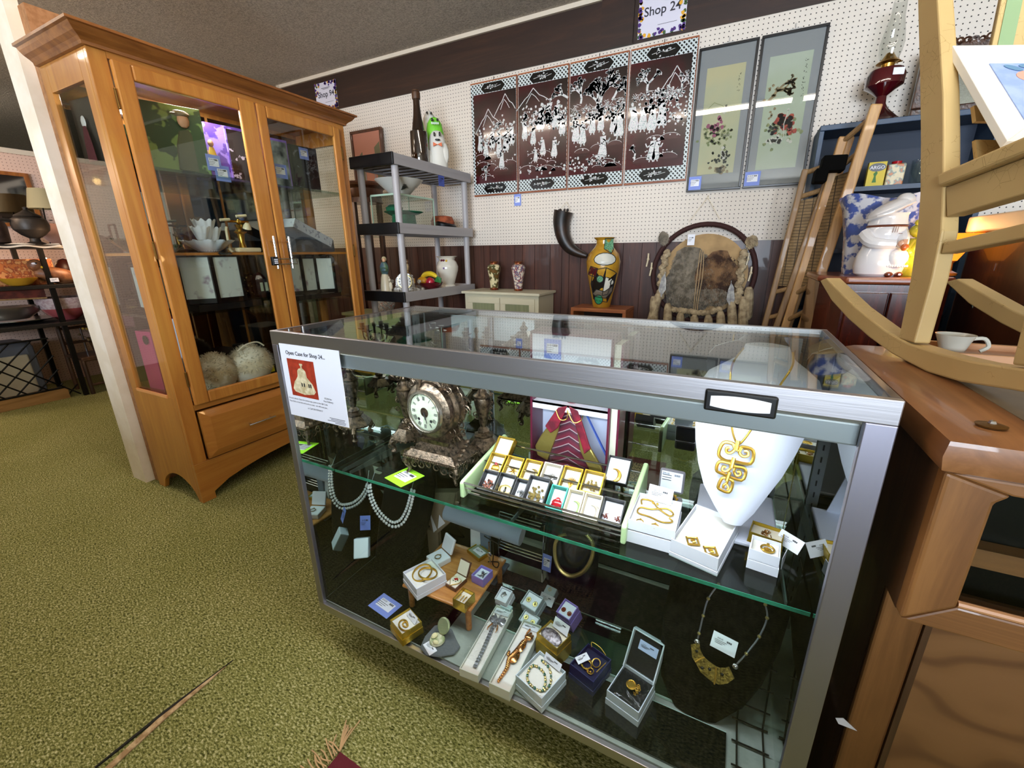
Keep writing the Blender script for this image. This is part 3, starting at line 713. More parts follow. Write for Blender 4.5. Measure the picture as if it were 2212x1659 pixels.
one('black_glass_strip', m, [mt('dark_gloss_strip', '#0b0c0c', .08, coat=.6), mt('pale_glass_edge', '#a9cabb')], 'glossy black strip along the front of the lower deck', 'glass plate', smooth=False)
# notice taped behind the front glass
r = thing('paper_notice', 'white notice headed Open Case for Shop 24 on the case glass', 'notice', ay(680, 900, CY0-.002))
TL, TR, BL_ = ay(602, 741, CY0-.001), ay(731, 754, CY0-.001), ay(627, 894, CY0-.001)
w_, h_ = TR.x-TL.x, TL.z-BL_.z
def npt(u, v, d=.0): return V((TL.x+w_*u, CY0-.0012-d, TL.z-h_*v))
m = M(); m.ext([npt(0, 0), npt(0, 1), npt(1, 1), npt(1, 0)], (0, .001, 0)); part('sheet', m, WHITE, r, False)
EX, EZ = V((1, 0, 0)), V((0, 0, 1))
m = text_m('Open Case for Shop 24...', .0135, npt(.10, .135, .0003), EX, EZ, bold=.0002)
for k, (t, sz, u, v) in enumerate((('SCAN for', .0062, .66, .67), ('Key Delivery', .0062, .64, .71), ('On your phone, Open the camera app, point to the QR Code', .0056, .02, .755), ('Then Click on the link and send us a text - we will meet you...', .0056, .02, .80), ('or Call 253-539-0117', .0062, .34, .86))):
    m = merge(m, text_m(t, sz, npt(u, v, .0003), EX, EZ))
for k, (u0, u1) in enumerate(((.70, .95), (.72, .94), (.66, .96), (.78, .95))):
    v = .915+.02*k; m.ext([npt(u0, v, .0003), npt(u0, v+.007, .0003), npt(u1, v+.007, .0003), npt(u1, v, .0003)], (0, .0002, 0))
part('printed_text', m, mt('grey_ink', '#3a3b42', .8), r, False)
m = M(); m.ext([npt(.10, .19, .0004), npt(.10, .70, .0004), npt(.56, .70, .0004), npt(.56, .19, .0004)], (0, .0003, 0)); ph_ = part('photo_print', m, mt('red_photo_ground', '#a8341c', .5, c2='#8f2a16', ns=60), r, False)
bell = [(.14, .60), (.17, .64), (.33, .665), (.49, .64), (.53, .60), (.49, .50), (.43, .44), (.41, .42), (.40, .34), (.37, .31), (.35, .30), (.35, .27), (.365, .26), (.365, .24), (.31, .24), (.31, .26), (.325, .27), (.325, .30), (.29, .31), (.26, .34), (.25, .42), (.22, .46), (.18, .50)]
m = M(); m.ext([npt(u, v, .0008) for u, v in bell], (0, .0003, 0)); part('bell_picture', m, mt('ivory_print', '#e0d3b0', .5, c2='#b8a67e', ns=60), ph_, False)
m = M()
for u in (.30, .34, .42, .45): m.ext([npt(u, .50, .0012), npt(u, .55, .0012), npt(u+.018, .555, .0012), npt(u+.018, .505, .0012)], (0, .0003, 0))
part('bell_markings', m, INK, ph_, False)
# ================================================================ THINGS IN THE DISPLAY CASE
SH = SZ+.0003; DK = zc+.0035
BRZ = mt('antique_bronze', '#857260', .30, .9, c2='#2f2a25', ns=90, nstops=(.38, .68), bump=.5, bs=260)
class Fr:
    """a local frame: origin and rotation"""
    def __init__(s, c, R=None): s.c = V(c); s.R = R or Matrix.Identity(3)
    def __call__(s, x, y, z=0): return s.c+s.R @ V((x, y, z))
    def sub(s, x, y, z, R=None): return Fr(s(x, y, z), s.R @ (R or Matrix.Identity(3)))
def jbox(label, f, w, d, h, outer, inner=COTTON, wall=.002, pad=.6, lid=None, name='jewellery_box', group='jewellery boxes in the case', lin_=None):
    r = thing(name, label, 'box', f.c, group)
    m = M(); hw, hd = w/2, d/2
    m.cbox(f(0, 0, wall/2), (w, d, wall), f.R)
    m.cbox(f(0, -hd+wall/2, h/2), (w, wall, h), f.R); m.cbox(f(0, hd-wall/2, h/2), (w, wall, h), f.R)
    m.cbox(f(-hw+wall/2, 0, h/2), (wall, d-2*wall, h), f.R); m.cbox(f(hw-wall/2, 0, h/2), (wall, d-2*wall, h), f.R)
    part('tray', m, outer, r, False)
    m = M(); m.cbox(f(0, 0, wall+h*pad/2), (w-2*wall-.0006, d-2*wall-.0006, h*pad-.0006), f.R); part('lining', m, inner, r, False, .001)
    if lid:   # lid nested under the tray
        m = M(); m.cbox(f(0, 0, -lid/2), (w+.003, d+.003, lid), f.R); part('lid', m, outer, r, False)
    return f.sub(0, 0, wall+h*pad), r
def ringpts(f, r, n=20, z=0, sy=1): return [f(r*math.cos(2*math.pi*i/n), r*sy*math.sin(2*math.pi*i/n), z) for i in range(n)]
def jewel(kind, f, s, k=0):
    """small mesh of a brooch, pin or earring lying on frame f, about s wide"""
    m = M(); rnd = random.Random(k+len(kind))
    if kind == 'ring':
        m.tube(ringpts(f, s*.45, 18, s*.1), s*.07, 6, True); m.ball(f(0, s*.45, s*.15), s*.14, 8)
    elif kind == 'flower':
        for i in range(8): a = i*math.pi/4; m.ball(f(s*.3*math.cos(a), s*.3*math.sin(a), s*.08), (s*.17, s*.17, s*.07), 8, f.R)
        m.ball(f(0, 0, s*.14), s*.16, 8)
    elif kind == 'leaf':
        for i in range(7):
            a = math.radians(-60+20*i); m.tube([f(0, -s*.45, .001), f(s*.25*math.sin(a), 0, s*.08), f(s*.45*math.sin(a), s*.5*math.cos(a), .001)], [s*.05, s*.07, s*.01], 5)
    elif kind == 'star':
        for i in range(7): a = 2*math.pi*i/7; m.tube([f(0, 0, s*.05), f(s*.48*math.cos(a), s*.48*math.sin(a), s*.03)], [s*.08, s*.01], 5)
        m.ball(f(0, 0, s*.08), s*.14, 8)
    elif kind == 'cluster':
        for i in range(26):
            a = rnd.uniform(0, 6.28); q = s*.45*math.sqrt(rnd.random()); m.ball(f(q*math.cos(a), q*math.sin(a), s*.08+s*.1*(1-q/s)), s*.085, 6)
    elif kind == 'crescent':
        pts = [f(s*.45*math.cos(math.radians(a)), s*.5*math.sin(math.radians(a)), s*.08) for a in range(-110, 120, 20)]
        m.tube(pts, [s*.02+s*.13*math.sin(math.pi*i/(len(pts)-1)) for i in range(len(pts))], 6)
    elif kind == 'paisley':
        pts = [f(s*(.5*math.cos(math.radians(a))*(.2+a/360)), s*(.35*math.sin(math.radians(a))*(.2+a/360)), s*.05) for a in range(20, 380, 15)]
        m.tube(pts, s*.05, 6)
        for i in range(14): a = math.radians(i*26); m.ball(f(s*.2*math.cos(a)+s*.08, s*.13*math.sin(a), s*.05), s*.05, 6)
    elif kind == 'oval':
        m.ball(f(0, 0, s*.04), (s*.5, s*.38, s*.06), 16, f.R); m.tube(ringpts(f, s*.5, 20, s*.03, .76), s*.05, 6, True)
    elif kind == 'pair':
        for sx in (-.5, .5): m.add(*_sub(jewel('cluster', f.sub(sx*s, 0, 0), s*.55, k+1)))
    elif kind == 'santa':
        m.ball(f(0, 0, s*.1), (s*.4, s*.3, s*.12), 10, f.R); m.ball(f(0, s*.25, s*.1), (s*.2, s*.2, s*.1), 8, f.R); m.ball(f(-s*.3, -s*.2, s*.08), s*.1, 6); m.ball(f(s*.3, -s*.2, s*.08), s*.1, 6)
    elif kind == 'chips':
        for i in range(12): m.tube([f(rnd.uniform(-.4, .4)*s, rnd.uniform(-.5, .5)*s, s*.05), f(rnd.uniform(-.4, .4)*s, rnd.uniform(-.5, .5)*s, s*.12)], s*.04, 5)
    return m
def _sub(m): return m.v, m.f
REDE = mt('red_enamel', '#b01020', .2, coat=.5); GREENE = mt('green_stone', '#1f5e44', .12, coat=.6); AMBERS = mt('amber_stone', '#7c2f14', .15, coat=.6)
RHINE = mt('rhinestone', '#f4f6fb', .18, .35, coat=1); PEARL = mt('pearl_shell', '#cfc4b0', .25, .3, coat=.5); TEALC = mt('teal_card', '#3fb0a0', .5); LILAC = mt('lilac_card_box', '#8d78c8', .5)
NAVY = mt('navy_card', '#1c2450', .5); BLACKC = mt('black_card', '#15151a', .5, c2='#0d0d10', ns=80); GREYC = mt('grey_card_box', '#a9b6bb', .6); PINKE = mt('pink_enamel_mix', '#c07a68', .25, c2='#22221f', ns=160)
# ---- pale green tray of pin boxes
tr = thing('pin_tray', 'pale green plastic tray with chrome rails holding rows of pin boxes', 'tray', (-.362, .91, SH))
GRNP = mt('pale_green_plastic', '#c3dfa8', .3, coat=.3)
for x in (-.572, -.152):
    m = M(); m.ext([(x-.006, .792, SH), (x-.006, .792, SH+.044), (x-.006, .80, SH+.048), (x-.006, 1.03, SH+.085), (x-.006, 1.04, SH+.075), (x-.006, 1.04, SH)], (.012, 0, 0)); part('end_plate', m, GRNP, tr, False, .004)
for y, z in ((.797, .044), (.800, .028), (.812, .008), (.90, .058), (1.0, .07), (1.02, .008)):
    m = M(); m.tube([(-.566, y, SH+z), (-.158, y, SH+z)], .0028, 8); part('rail', m, CHROME, tr)
front = [(.045, .056, BLACKC, WHITE, 'cluster', PINKE, 'pink black and gold cluster brooch in the first front black box', 'black pin box at the tray front left holding a pink black brooch'),
         (.047, .058, BLACKC, WHITE, 'oval', PALEGOLD, 'oval gold brooch with a black cat in the second front box', 'black pin box with the oval cat brooch'),
         (.034, .054, BLACKC, WHITE, 'leaf', SILVER, 'silver feather spray pin in the narrow black box', 'narrow black pin box with the silver feather pin'),
         (.056, .066, BLACKC, WHITE, 'cluster', PALEGOLD, 'round gold knot brooch in the wide black box', 'wide black pin box with the round gold knot'),
         (.042, .060, TEALC, WHITE, 'santa', REDE, 'red gloss pin in the teal box', 'teal pin box in the front row of the tray'),
         (.039, .060, CREAMC, WHITE, 'crescent', mt('pale_green_enamel', '#9fbf76', .3), 'pale green curled pin beside the teal box', 'cream pin box with the pale green curled pin'),
         (.042, .060, CREAMC, WHITE, 'crescent', PEARL, 'pearl grey crescent pin in a cream box', 'cream pin box with the pearl grey crescent'),
         (.050, .062, BLACKC, WHITE, 'pair', AMBERS, 'red and gold round earrings in the last front black box', 'black pin box at the right end of the tray front row')]
x = -.536
for i, (w, L, oc, ic, kd, jm, jl, bl) in enumerate(front):
    f = Fr((x+w/2, .824+L*.40, SH+.010+L*.30), rotx(38)); lift = .012 if i in (3,) else 0
    g, _ = jbox(bl, f.sub(0, 0, lift), w, L, .026, oc, ic, .0026, .22, group='pin boxes in the pale green tray')
    one('brooch', jewel(kd, g.sub(0, -L*.15, 0), w*(.8 if kd != 'pair' else .55), i), jm, jl, 'brooch', 'pins in the tray')
    if i == 1: one('cat_pin', M().ball(g(0, -L*.2, .004), (.004, .006, .002), 8, g.R).ball(g(0, -L*.08, .004), .003, 6), BLACK, 'tiny black cat figure on the oval gold brooch', 'pin')
    x += w+.0025
back = [(.048, .05, GOLDFOIL, 'santa', GOLD, 'gold santa pin with a red cap in the back row', 'gold foil pin box with the santa pin'),
        (.048, .05, GOLDFOIL, 'star', GOLD, 'small gold starburst pin in the back row', 'gold foil pin box with the starburst pin'),
        (.048, .05, GOLDFOIL, 'crescent', PALEGOLD, 'round gold arc brooch in the back row', 'gold foil pin box with the gold arc brooch'),
        (.050, .05, CREAMC, 'leaf', SILVER, 'faint silver sprig in the white back box', 'white pin box in the middle of the back row'),
        (.050, .05, GOLDFOIL, 'leaf', GOLD, 'long gold feather pin in the back row', 'gold foil pin box with the long feather pin'),
        (.052, .05, GOLDFOIL, 'cluster', PALEGOLD, 'pale gold filigree pin in the widest gold box', 'widest gold foil pin box in the back row')]
x = -.548
for i, (w, L, oc, kd, jm, jl, bl) in enumerate(back):
    f = Fr((x+w/2, .900+.004*i, SH+.048), rotx(36))
    g, _ = jbox(bl, f, w, L+.010, .024, oc, CREAMC if oc is GOLDFOIL else WHITE, .0028, .25, group='pin boxes in the pale green tray')
    one('brooch', jewel(kd, g.sub(0, -L*.12, 0), w*.62, i+20), jm, jl, 'brooch', 'pins in the tray'); x += w+.004
one('santa_cap', M().ball(Fr((-.524, .900, SH+.048), rotx(36))(0, .002, .016), (.005, .004, .004), 8), REDE, 'tiny red cap on the gold santa pin', 'pin')
f = Fr((-.212, .985, SH+.064), rotx(40)); g, _ = jbox('black pin box standing high at the right back of the tray', f, .058, .07, .022, BLACKC, WHITE, .0018, .5, group='pin boxes in the pale green tray')
one('brooch', jewel('crescent', g.sub(-.008, -.015, 0), .034, 3), GOLD, 'bright gold curled leaf pin in the high black box', 'brooch', 'pins in the tray')
f = Fr((-.535, .968, SH+.070), rotx(38)); g, _ = jbox('gold foil pin box standing furthest back by the candelabrum', f, .052, .056, .022, GOLDFOIL, CREAMC, .0022, .5, group='pin boxes in the pale green tray')
# ---- white boxes to the right of the tray
f = Fr((-.098, .868, SH+.030)); g, _ = jbox('white box with a gold chain and a 400 dollar ticket', f, .098, .118, .026, WHITE, COTTON, lid=.0295)
m = M(); pts = [g(-.035, .02, .003), g(-.038, .04, .003), g(-.015, .042, .003), g(.0, .02, .004), g(.028, .0, .003), g(.036, .012, .003), g(.02, .026, .003), g(-.01, .008, .004), g(-.035, .005, .003), g(-.036, -.018, .003), g(-.01, -.022, .003), g(.018, -.03, .003), g(.038, -.02, .003), g(.03, -.008, .003)]
m.tube(smooth_path(pts, 5), .0017, 6); m.ball(g(-.012, .035, .004), .003, 6); m.ball(g(-.002, .034, .004), .003, 6)
one('snake_chain', m, GOLD, 'gold snake chain coiled in the white box under the 400 dollar ticket', 'necklace')
m = merge(jewel('ring', g.sub(-.026, -.046, 0), .016), jewel('ring', g.sub(.006, -.05, 0), .018)); one('clip_earrings', m, GOLD, 'pair of gold clip earrings at the front edge of the chain box', 'earrings')
tagcard('white 400 dollar price ticket standing on the gold chain box', g(.0, .055, .018), .056, .036, rotz(-6) @ rotx(66), TAGW, 'price tickets in the glass case', price='$400.00')
f = Fr((-.083, .962, SH+.0)); r = thing('ring_box', 'grey velvet ring box, lid open, with an oval black cameo', 'ring box', f.c)
GV = mt('grey_velvet', '#6d6970', .9, sheen=.3)
m = M(); m.cbox(f(0, 0, .016), (.062, .062, .032)); part('base', m, GV, r, False, .007)
m = M(); R2 = rotx(74); lf = Fr(f(0, .034, .034), R2); m.cbox(lf(0, .03, 0), (.060, .058, .012), R2); ld = part('lid', m, GV, r, False, .007)
m = M(); m.cbox(lf(0, .03, .0066), (.05, .046, .001), R2); lp = part('lid_lining', m, mt('pale_satin', '#cfd4e4', .4), ld, False)
m = M(); [m.cbox(lf(-.012+.0*i, .044-.006*i, .0075), (.022, .0015, .0004), R2) for i in range(3)]; [m.cbox(lf(.006+.002*i, .046, .0075), (.001, .005, .0004), R2) for i in range(7)]
part('ticket_printing', merge(m, text_m('$95.00', .006, lf(-.023, .046, .0074), R2 @ V((1, 0, 0)), R2 @ V((0, 1, 0)))), INK, ld, False)
r = thing('cameo_pin', 'oval black cameo in a pierced gold surround inside the grey ring box', 'brooch', f(0, 0, .032))
g = f.sub(0, -.004, .033, rotx(18)); m = M(); m.ball(g(0, 0, .002), (.015, .019, .005), 16, g.R); part('black_stone', m, BLACK, r)
m = M(); m.tube(ringpts(g, .019, 28, .001, 1.22), .0022, 6, True); [m.ball(g(.0215*math.cos(i*.4), .026*math.sin(i*.4), .001), .0028, 6) for i in range(16)]; part('gold_surround', m, GOLD, r)
f = Fr((.008, .866, SH+.012), rotz(-14) @ rotx(4)); g, _ = jbox('white box holding two diamond shaped gold clip earrings', f, .094, .146, .032, WHITE, COTTON, lid=.010)
for i, (dx, dy) in enumerate(((-.012, -.045), (.026, -.052))):
    gg = g.sub(dx, dy, .004, rotz(45-14)); m = M(); q = .0105
    m.tube([gg(-q, -q), gg(q, -q), gg(q, q), gg(-q, q)], .0028, 6, True); m.tube([gg(-q*.3, q*.3), gg(q*.3, q*.35), gg(q*.35, -q*.3), gg(-q*.1, -q*.3)], .0026, 6)
    one('diamond_earring', m, GOLD, ('left', 'right')[i]+' of the two square spiral gold earrings in the white box', 'earring', 'square spiral earrings')
m = M(); m.ext([g(-.047, .02, -.03), g(-.062, .0, -.02), g(-.068, -.05, -.02), g(-.049, -.03, -.025)], (0, 0, .001)); one('paper_slip', m, TAGW, 'white slip sticking out beside the square earring box', 'paper', smooth=False)
f = Fr((.125, .925, SH+.014), rotz(-10)); g, _ = jbox('gold foil box with a small brown bug pin near the right mirror', f, .062, .048, .022, GOLDFOIL, CREAMC, lid=.012)
one('bug_pin', jewel('chips', g.sub(0, 0, 0), .026, 2), mt('bronze_pin', '#8a5a24', .3, .8), 'small bronze bug pin in the gold foil box', 'brooch')
f = Fr((.118, .857, SH+.020), rotz(-6)); g, _ = jbox('tall white box with a round gold filigree earring', f, .052, .052, .024, WHITE, COTTON, lid=.020)
one('filigree_earring', merge(jewel('ring', g.sub(.004, 0, 0), .026), jewel('flower', g.sub(.004, -.002, 0), .018)), GOLD, 'round gold filigree earring in the tall white box', 'earring')
tagcard('white price ticket leaning right of the gold foil box', (.166, .915, SH+.03), .05, .03, rotz(-40) @ rotx(55), TAGW, 'price tickets in the glass case')
m = M(); m.ext([(.148, .85, SH+.03), (.158, .88, SH+.034), (.158, .885, SH+.002), (.150, .855, SH+.001)], (.001, 0, 0)); one('paper_slip', m, TAGW, 'small slip hanging from the tall white box', 'paper', smooth=False)
# ---- white necklace bust with gold pendant
r = thing('necklace_bust', 'white leatherette necklace bust on the glass shelf', 'necklace stand', (.07, 1.0, SH))
WL = mt('white_leatherette', '#d6d9e8', .45, bump=.12, bs=400)
rows = [(.890, 1562, 1602, 1131), (.898, 1541, 1630, 1100), (.912, 1518, 1658, 1060), (.93, 1506, 1692, 1015), (.947, 1500, 1722, 965), (.965, 1500, 1748, 915), (.985, 1503, 1772, 868), (1.0, 1512, 1782, 838), (1.015, 1530, 1774, 812), (1.035, 1568, 1744, 790), (1.055, 1592, 1722, 776), (1.07, 1604, 1712, 762), (1.08, 1610, 1707, 747)]
NB = 15; vs = []
for k, (y, a, b, py) in enumerate(rows):
    A, B = ay(a, py, y), ay(b, py, y); wid = (B-A).length
    for i in range(NB):
        t = i/(NB-1); p = A.lerp(B, t); p.z = (A.z+B.z)/2; p.y = y - .16*wid*math.sin(math.pi*t)**.8 + .0; vs.append(p)
nr = len(rows); n0 = len(vs)
for k, (y, a, b, py) in enumerate(rows):
    A, B = ay(a, py, y), ay(b, py, y); wid = (B-A).length
    for i in range(NB): t = i/(NB-1); p = A.lerp(B, t); p.z = (A.z+B.z)/2; p.y = y+.008+(.34*wid*math.sin(math.pi*t)**.8 if k > 9 else 0); vs.append(p)
fs = []
for k in range(nr-1):
    for i in range(NB-1):
        a = k*NB+i; fs.append((a, a+1, a+NB+1, a+NB)); a += n0; fs.append((a+1, a, a+NB, a+NB+1))
    fs.append((k*NB, (k+1)*NB, n0+(k+1)*NB, n0+k*NB)); fs.append((k*NB+NB-1, n0+k*NB+NB-1, n0+(k+1)*NB+NB-1, (k+1)*NB+NB-1))
fs.append(tuple([(nr-1)*NB+i for i in range(NB)]+[n0+(nr-1)*NB+i for i in range(NB-1, -1, -1)])); fs.append(tuple([i for i in range(NB-1, -1, -1)]+[n0+i for i in range(NB)]))
m = M(); m.add(vs, fs); part('bust_front', m, WL, r, True, ang=50)
m = M(); m.ext([(.03, .99, .80), (.11, .99, .80), (.12, 1.11, SH+.012), (.0, 1.11, SH+.012)], (0, .003, 0)); part('easel_back', m, WL, r, False)
m = M(); m.box(-.02, .15, .90, 1.12, SH, SH+.012); part('foot', m, WL, r, False, .004)
BQ, BN = V((0, .838, .55)), V((0, -1, .33)).normalized()
def bp(px, py, off=0): return apl(px, py, BQ+BN*off, BN)
m = M()
m.tube(smooth_path([ay(1606, 752, 1.045), bp(1583, 785, .0), bp(1577, 830, 0), bp(1578, 890, .002), bp(1583, 935, .002), bp(1592, 957, .003), bp(1600, 957, .003), bp(1616, 938, .002), bp(1648, 888, .0), bp(1688, 828, -.004), ay(1712, 790, .985), ay(1713, 762, 1.05)], 5), .0022, 7)
one('gold_chain', m, GOLD, 'gold omega chain hanging round the white bust', 'necklace')
def pz(pts, off=.004): return [bp(1400+x/3.77, 660+y/3.77, off) for x, y in pts]
r = thing('scroll_pendant', 'three tier gold square scroll pendant on the white bust', 'pendant', bp(1585, 1010))
for seq, w in ((((735, 1185), (690, 1125), (612, 1118), (574, 1212), (628, 1262), (700, 1270), (835, 1288), (856, 1182), (765, 1152), (738, 1185)), .0030), (((690, 1126), (705, 1170), (672, 1200), (640, 1192), (640, 1162), (664, 1160)), .0026), (((765, 1154), (744, 1196), (770, 1228), (812, 1222), (812, 1190), (782, 1184)), .0026),
               (((690, 1300), (668, 1285), (580, 1272), (556, 1340), (600, 1368), (760, 1425), (794, 1335), (712, 1312), (690, 1300)), .0028), (((668, 1288), (670, 1325), (636, 1350), (604, 1340), (612, 1312), (634, 1318)), .0024), (((714, 1314), (700, 1355), (722, 1385), (752, 1376), (746, 1352), (726, 1356)), .0024),
               (((655, 1410), (605, 1405), (572, 1465), (580, 1495), (660, 1520), (690, 1440), (655, 1410)), .0028), (((650, 1415), (640, 1445), (615, 1462), (612, 1490)), .0022), (((640, 1455), (655, 1485), (640, 1500)), .0020)):
    m = M(); m.tube(smooth_path(pz(seq), 4), w*1.2, 6); part('scroll', m, GOLD, r)
for a, b in (((733, 1100), (716, 1180)), ((700, 1240), (678, 1320)), ((665, 1355), (640, 1430))):
    m = M(); m.tube(pz((a, b), .008), .0042, 8); part('bail', m, GOLD, r)
# ---- presentation box with gown doll
MAR = mt('maroon_box_edge', '#5d1430', .35, coat=.3)
xa, xb, ya, yb, zt = -.493, -.258, 1.045, 1.128, SH+.405
r = thing('presentation_box', 'open maroon edged white box displaying a doll in a burgundy gown', 'doll box', ((xa+xb)/2, 1.09, SH))
m = M(); m.box(xa, xa+.006, ya, yb, SH, zt); m.box(xb-.006, xb, ya, yb, SH, zt); m.box(xa, xb, ya, yb, zt-.006, zt); m.box(xa, xb, ya, yb, SH, SH+.006); part('box_edge', m, MAR, r, False)
m = M(); m.box(xa+.006, xb-.006, yb-.004, yb, SH+.006, zt-.006); part('backdrop', m, mt('pale_blue_white_card', '#cdd4ee', .6), r, False)
m = M(); m.box(xa+.006, xb-.006, ya+.004, yb-.004, SH+.195, SH+.201); m.box(xa+.006, xb-.006, ya+.004, ya+.007, SH+.18, SH+.201); part('cardboard_shelf', m, WHITE, r, False)
m = M(); m.box(xa+.006, xb-.006, ya+.002, ya+.005, SH+.30, zt-.006); part('header_panel', m, WHITE, r, False)
m = M(); m.tube([(-.27, yb-.006, SH+.08), (-.27, yb-.006, SH+.16)], .003, 6); m.ball((-.27, yb-.008, SH+.165), .006, 6); part('key_ornament', m, PALEGOLD, r)
m = M(); m.box(xb+.001, xb+.018, ya+.01, yb, SH, zt-.02); part('outer_sleeve', m, mt('cream_sleeve', '#d8d6c4', .5), r, False); m = M(); m.box(xb+.018, xb+.024, ya+.01, yb, SH, zt-.02); part('sleeve_edge', m, MAR, r, False)
tagcard('blue price card on the header of the doll presentation box', (-.425, ya-.001, SH+.36), .05, .055, Matrix(((1, 0, 0), (0, 0, -1), (0, 1, 0))), TAGB, 'price cards inside the glass case')
dl = thing('gown_doll', 'doll in a burgundy striped gown with gold lined cape and blue train', 'doll', (-.375, 1.085, SH+.006))
cx_ = -.378
def gown():
    k = NT('burgundy_chevron_gown'); co = k.coord((1, 1, 1)); sp = k.new('ShaderNodeSeparateXYZ'); k.link(co, sp.inputs[0])
    a = k.math('ABSOLUTE', sp.outputs[0]); zz = k.math('ADD', sp.outputs[2], k.math('MULTIPLY', a, .55)); f = k.math('FRACT', k.math('MULTIPLY', zz, 46))
    k.link(k.ramp(f, [(.0, '#6b1230'), (.5, '#3c1a30'), (.62, '#c9b3b8'), (.68, '#6b1230')]), k.b.inputs['Base Color']); k.b.inputs['Roughness'].default_value = .45; k.b.inputs['Metallic'].default_value = .25
    k.b.inputs['Sheen Weight'].default_value = .3; return k.m
m = M(); m.lathe([(.064, 0), (.066, .03), (.050, .08), (.034, .13), (.020, .175), (.013, .19)], (cx_, 1.075, SH+.007), 26, sy=.42, fn=lambda t, z: 1+.03*math.sin(12*t)); part('gown', m, gown(), dl)
CAPE = mt('gold_lame', '#cdb86a', .3, .8, bump=.6, bs=90); CAPO = mt('crimson_velvet', '#8e1430', .6, c2='#5e0f24', ns=30)
for s, xs, top in ((-1, ((-.014, .19), (-.086, .085), (-.106, .045), (-.098, .016), (-.065, .004), (-.034, .10)), None), (1, ((.014, .19), (.052, .10), (.105, .02), (.108, .004), (.07, .002), (.038, .06)), None)):
    m = M(); m.ext([(cx_+a, 1.056 - (0.004 if s > 0 else 0), SH+.007+b) for a, b in xs], (0, .010, 0)); part('cape_lining', m, CAPE, dl, False, .004)
    m = M(); q = [(.0*s, .195), (.03*s, .185), (.07*s, .12 if s < 0 else .075), (.052*s, .10 if s < 0 else .055), (.030*s, .12)]
    m.ext([(cx_+a, 1.048, SH+.007+b) for a, b in q], (0, .007, 0)); part('cape', m, CAPO, dl, False, .003)
m = M(); m.ext([(cx_+.03, 1.082, SH+.19), (cx_+.045, 1.082, SH+.17), (cx_+.115, 1.085, SH+.03), (cx_+.11, 1.085, SH+.05)], (0, .006, 0)); part('train', m, mt('blue_satin', '#4a68c0', .35), dl, False)
m = M(); [m.tube(smooth_path([(cx_-.035, 1.045, SH+.185), (cx_-.02*1, 1.04, SH+.16), (cx_+.0, 1.04, SH+.165), (cx_+.0, 1.045, SH+.19)], 4), .0012, 5), m.tube(smooth_path([(cx_+.0, 1.045, SH+.19), (cx_+.02, 1.04, SH+.158), (cx_+.04, 1.045, SH+.165), (cx_+.045, 1.045, SH+.18)], 4), .0012, 5)]; part('cords', m, GOLD, dl)
m = M(); m.lathe([(.014, .20), (.017, .225), (.022, .255), (.018, .272), (.007, .280)], (cx_, 1.08, SH), 16, sy=.6); part('bodice', m, CAPO, dl)
for s in (-1, 1):
    m = M(); m.tube(smooth_path([(cx_+.018*s, 1.08, SH+.268), (cx_+.034*s, 1.068, SH+.245), (cx_+.055*s, 1.055, SH+.222)], 4), [.0075]*5+[.006]*4, 8); part('sleeve', m, mt('crimson_sleeve', '#a5163a', .5), dl)
    m = M(); h0 = V((cx_+.057*s, 1.053, SH+.219)); m.ball(h0, (.005, .004, .004), 8)
    for q in range(5): m.tube([h0, h0+V(((.006+.001*q)*s, -.003-.001*q, -.004+.0015*q))], .0011, 5)
    part('hand', m, mt('doll_skin', '#d6a37c'), dl)
m = M(); m.lathe([(.005, .278), (.005, .288)], (cx_, 1.08, SH), 10); m.ball((cx_, 1.078, SH+.305), (.012, .013, .017), 14); m.ball((cx_, 1.064, SH+.303), .0022, 6)
part('head', m, mt('doll_skin', '#d6a37c'), dl)
m = M(); m.ball((cx_, 1.084, SH+.309), (.0145, .0135, .018), 12); part('hair', m, mt('brown_hair', '#4a2c18', .7), dl)
m = M(); [m.ball((cx_+.05*math.cos(a)*q, 1.066-.01*q, SH+.335+.03*q*math.sin(a)), .0035, 5) for a in [i*math.pi/9 for i in range(10)] for q in (.45, .7, 1)]; [m.tube([(cx_, 1.07, SH+.32), (cx_+.05*math.cos(a), 1.058, SH+.335+.03*math.sin(a))], .0009, 4) for a in [i*math.pi/9 for i in range(10)]]
part('flower_crown', m, PALEGOLD, dl)
# ---- bronze clock garniture
def curl(m, c, s, a0, turns=1.3, ex=(1, 0, 0), ez=(0, 0, 1), r=.0022):
    pts = [V(c)+V(ex)*(s*(1-.7*i/12)*math.cos(a0+turns*2*math.pi*i/12))+V(ez)*(s*(1-.7*i/12)*math.sin(a0+turns*2*math.pi*i/12)) for i in range(13)]
    m.tube(pts, [r*(1-.5*i/12) for i in range(13)], 5)
def skirt(m, c, hw, hd, z, n, rnd, drop=.02):
    for side in range(4):
        for i in range(n):
            t = (i+.5)/n*2-1; ex = V((1, 0, 0)) if side in (0, 2) else V((0, 1, 0))
            p = V(c)+(V((t*hw, -hd if side == 0 else hd, z)) if side in (0, 2) else V((-hw if side == 1 else hw, t*hd, z)))
            curl(m, p+V((0, 0, -drop*(.4+.6*abs(t)))), drop*.5, rnd.uniform(0, 6), 1.2, ex)
ck = thing('mantel_clock', 'antique bronze ornate mantel clock with a round white Roman dial', 'clock', (-.705, .865, SH))
cx_, cy_ = -.705, .893; rnd = random.Random(4)
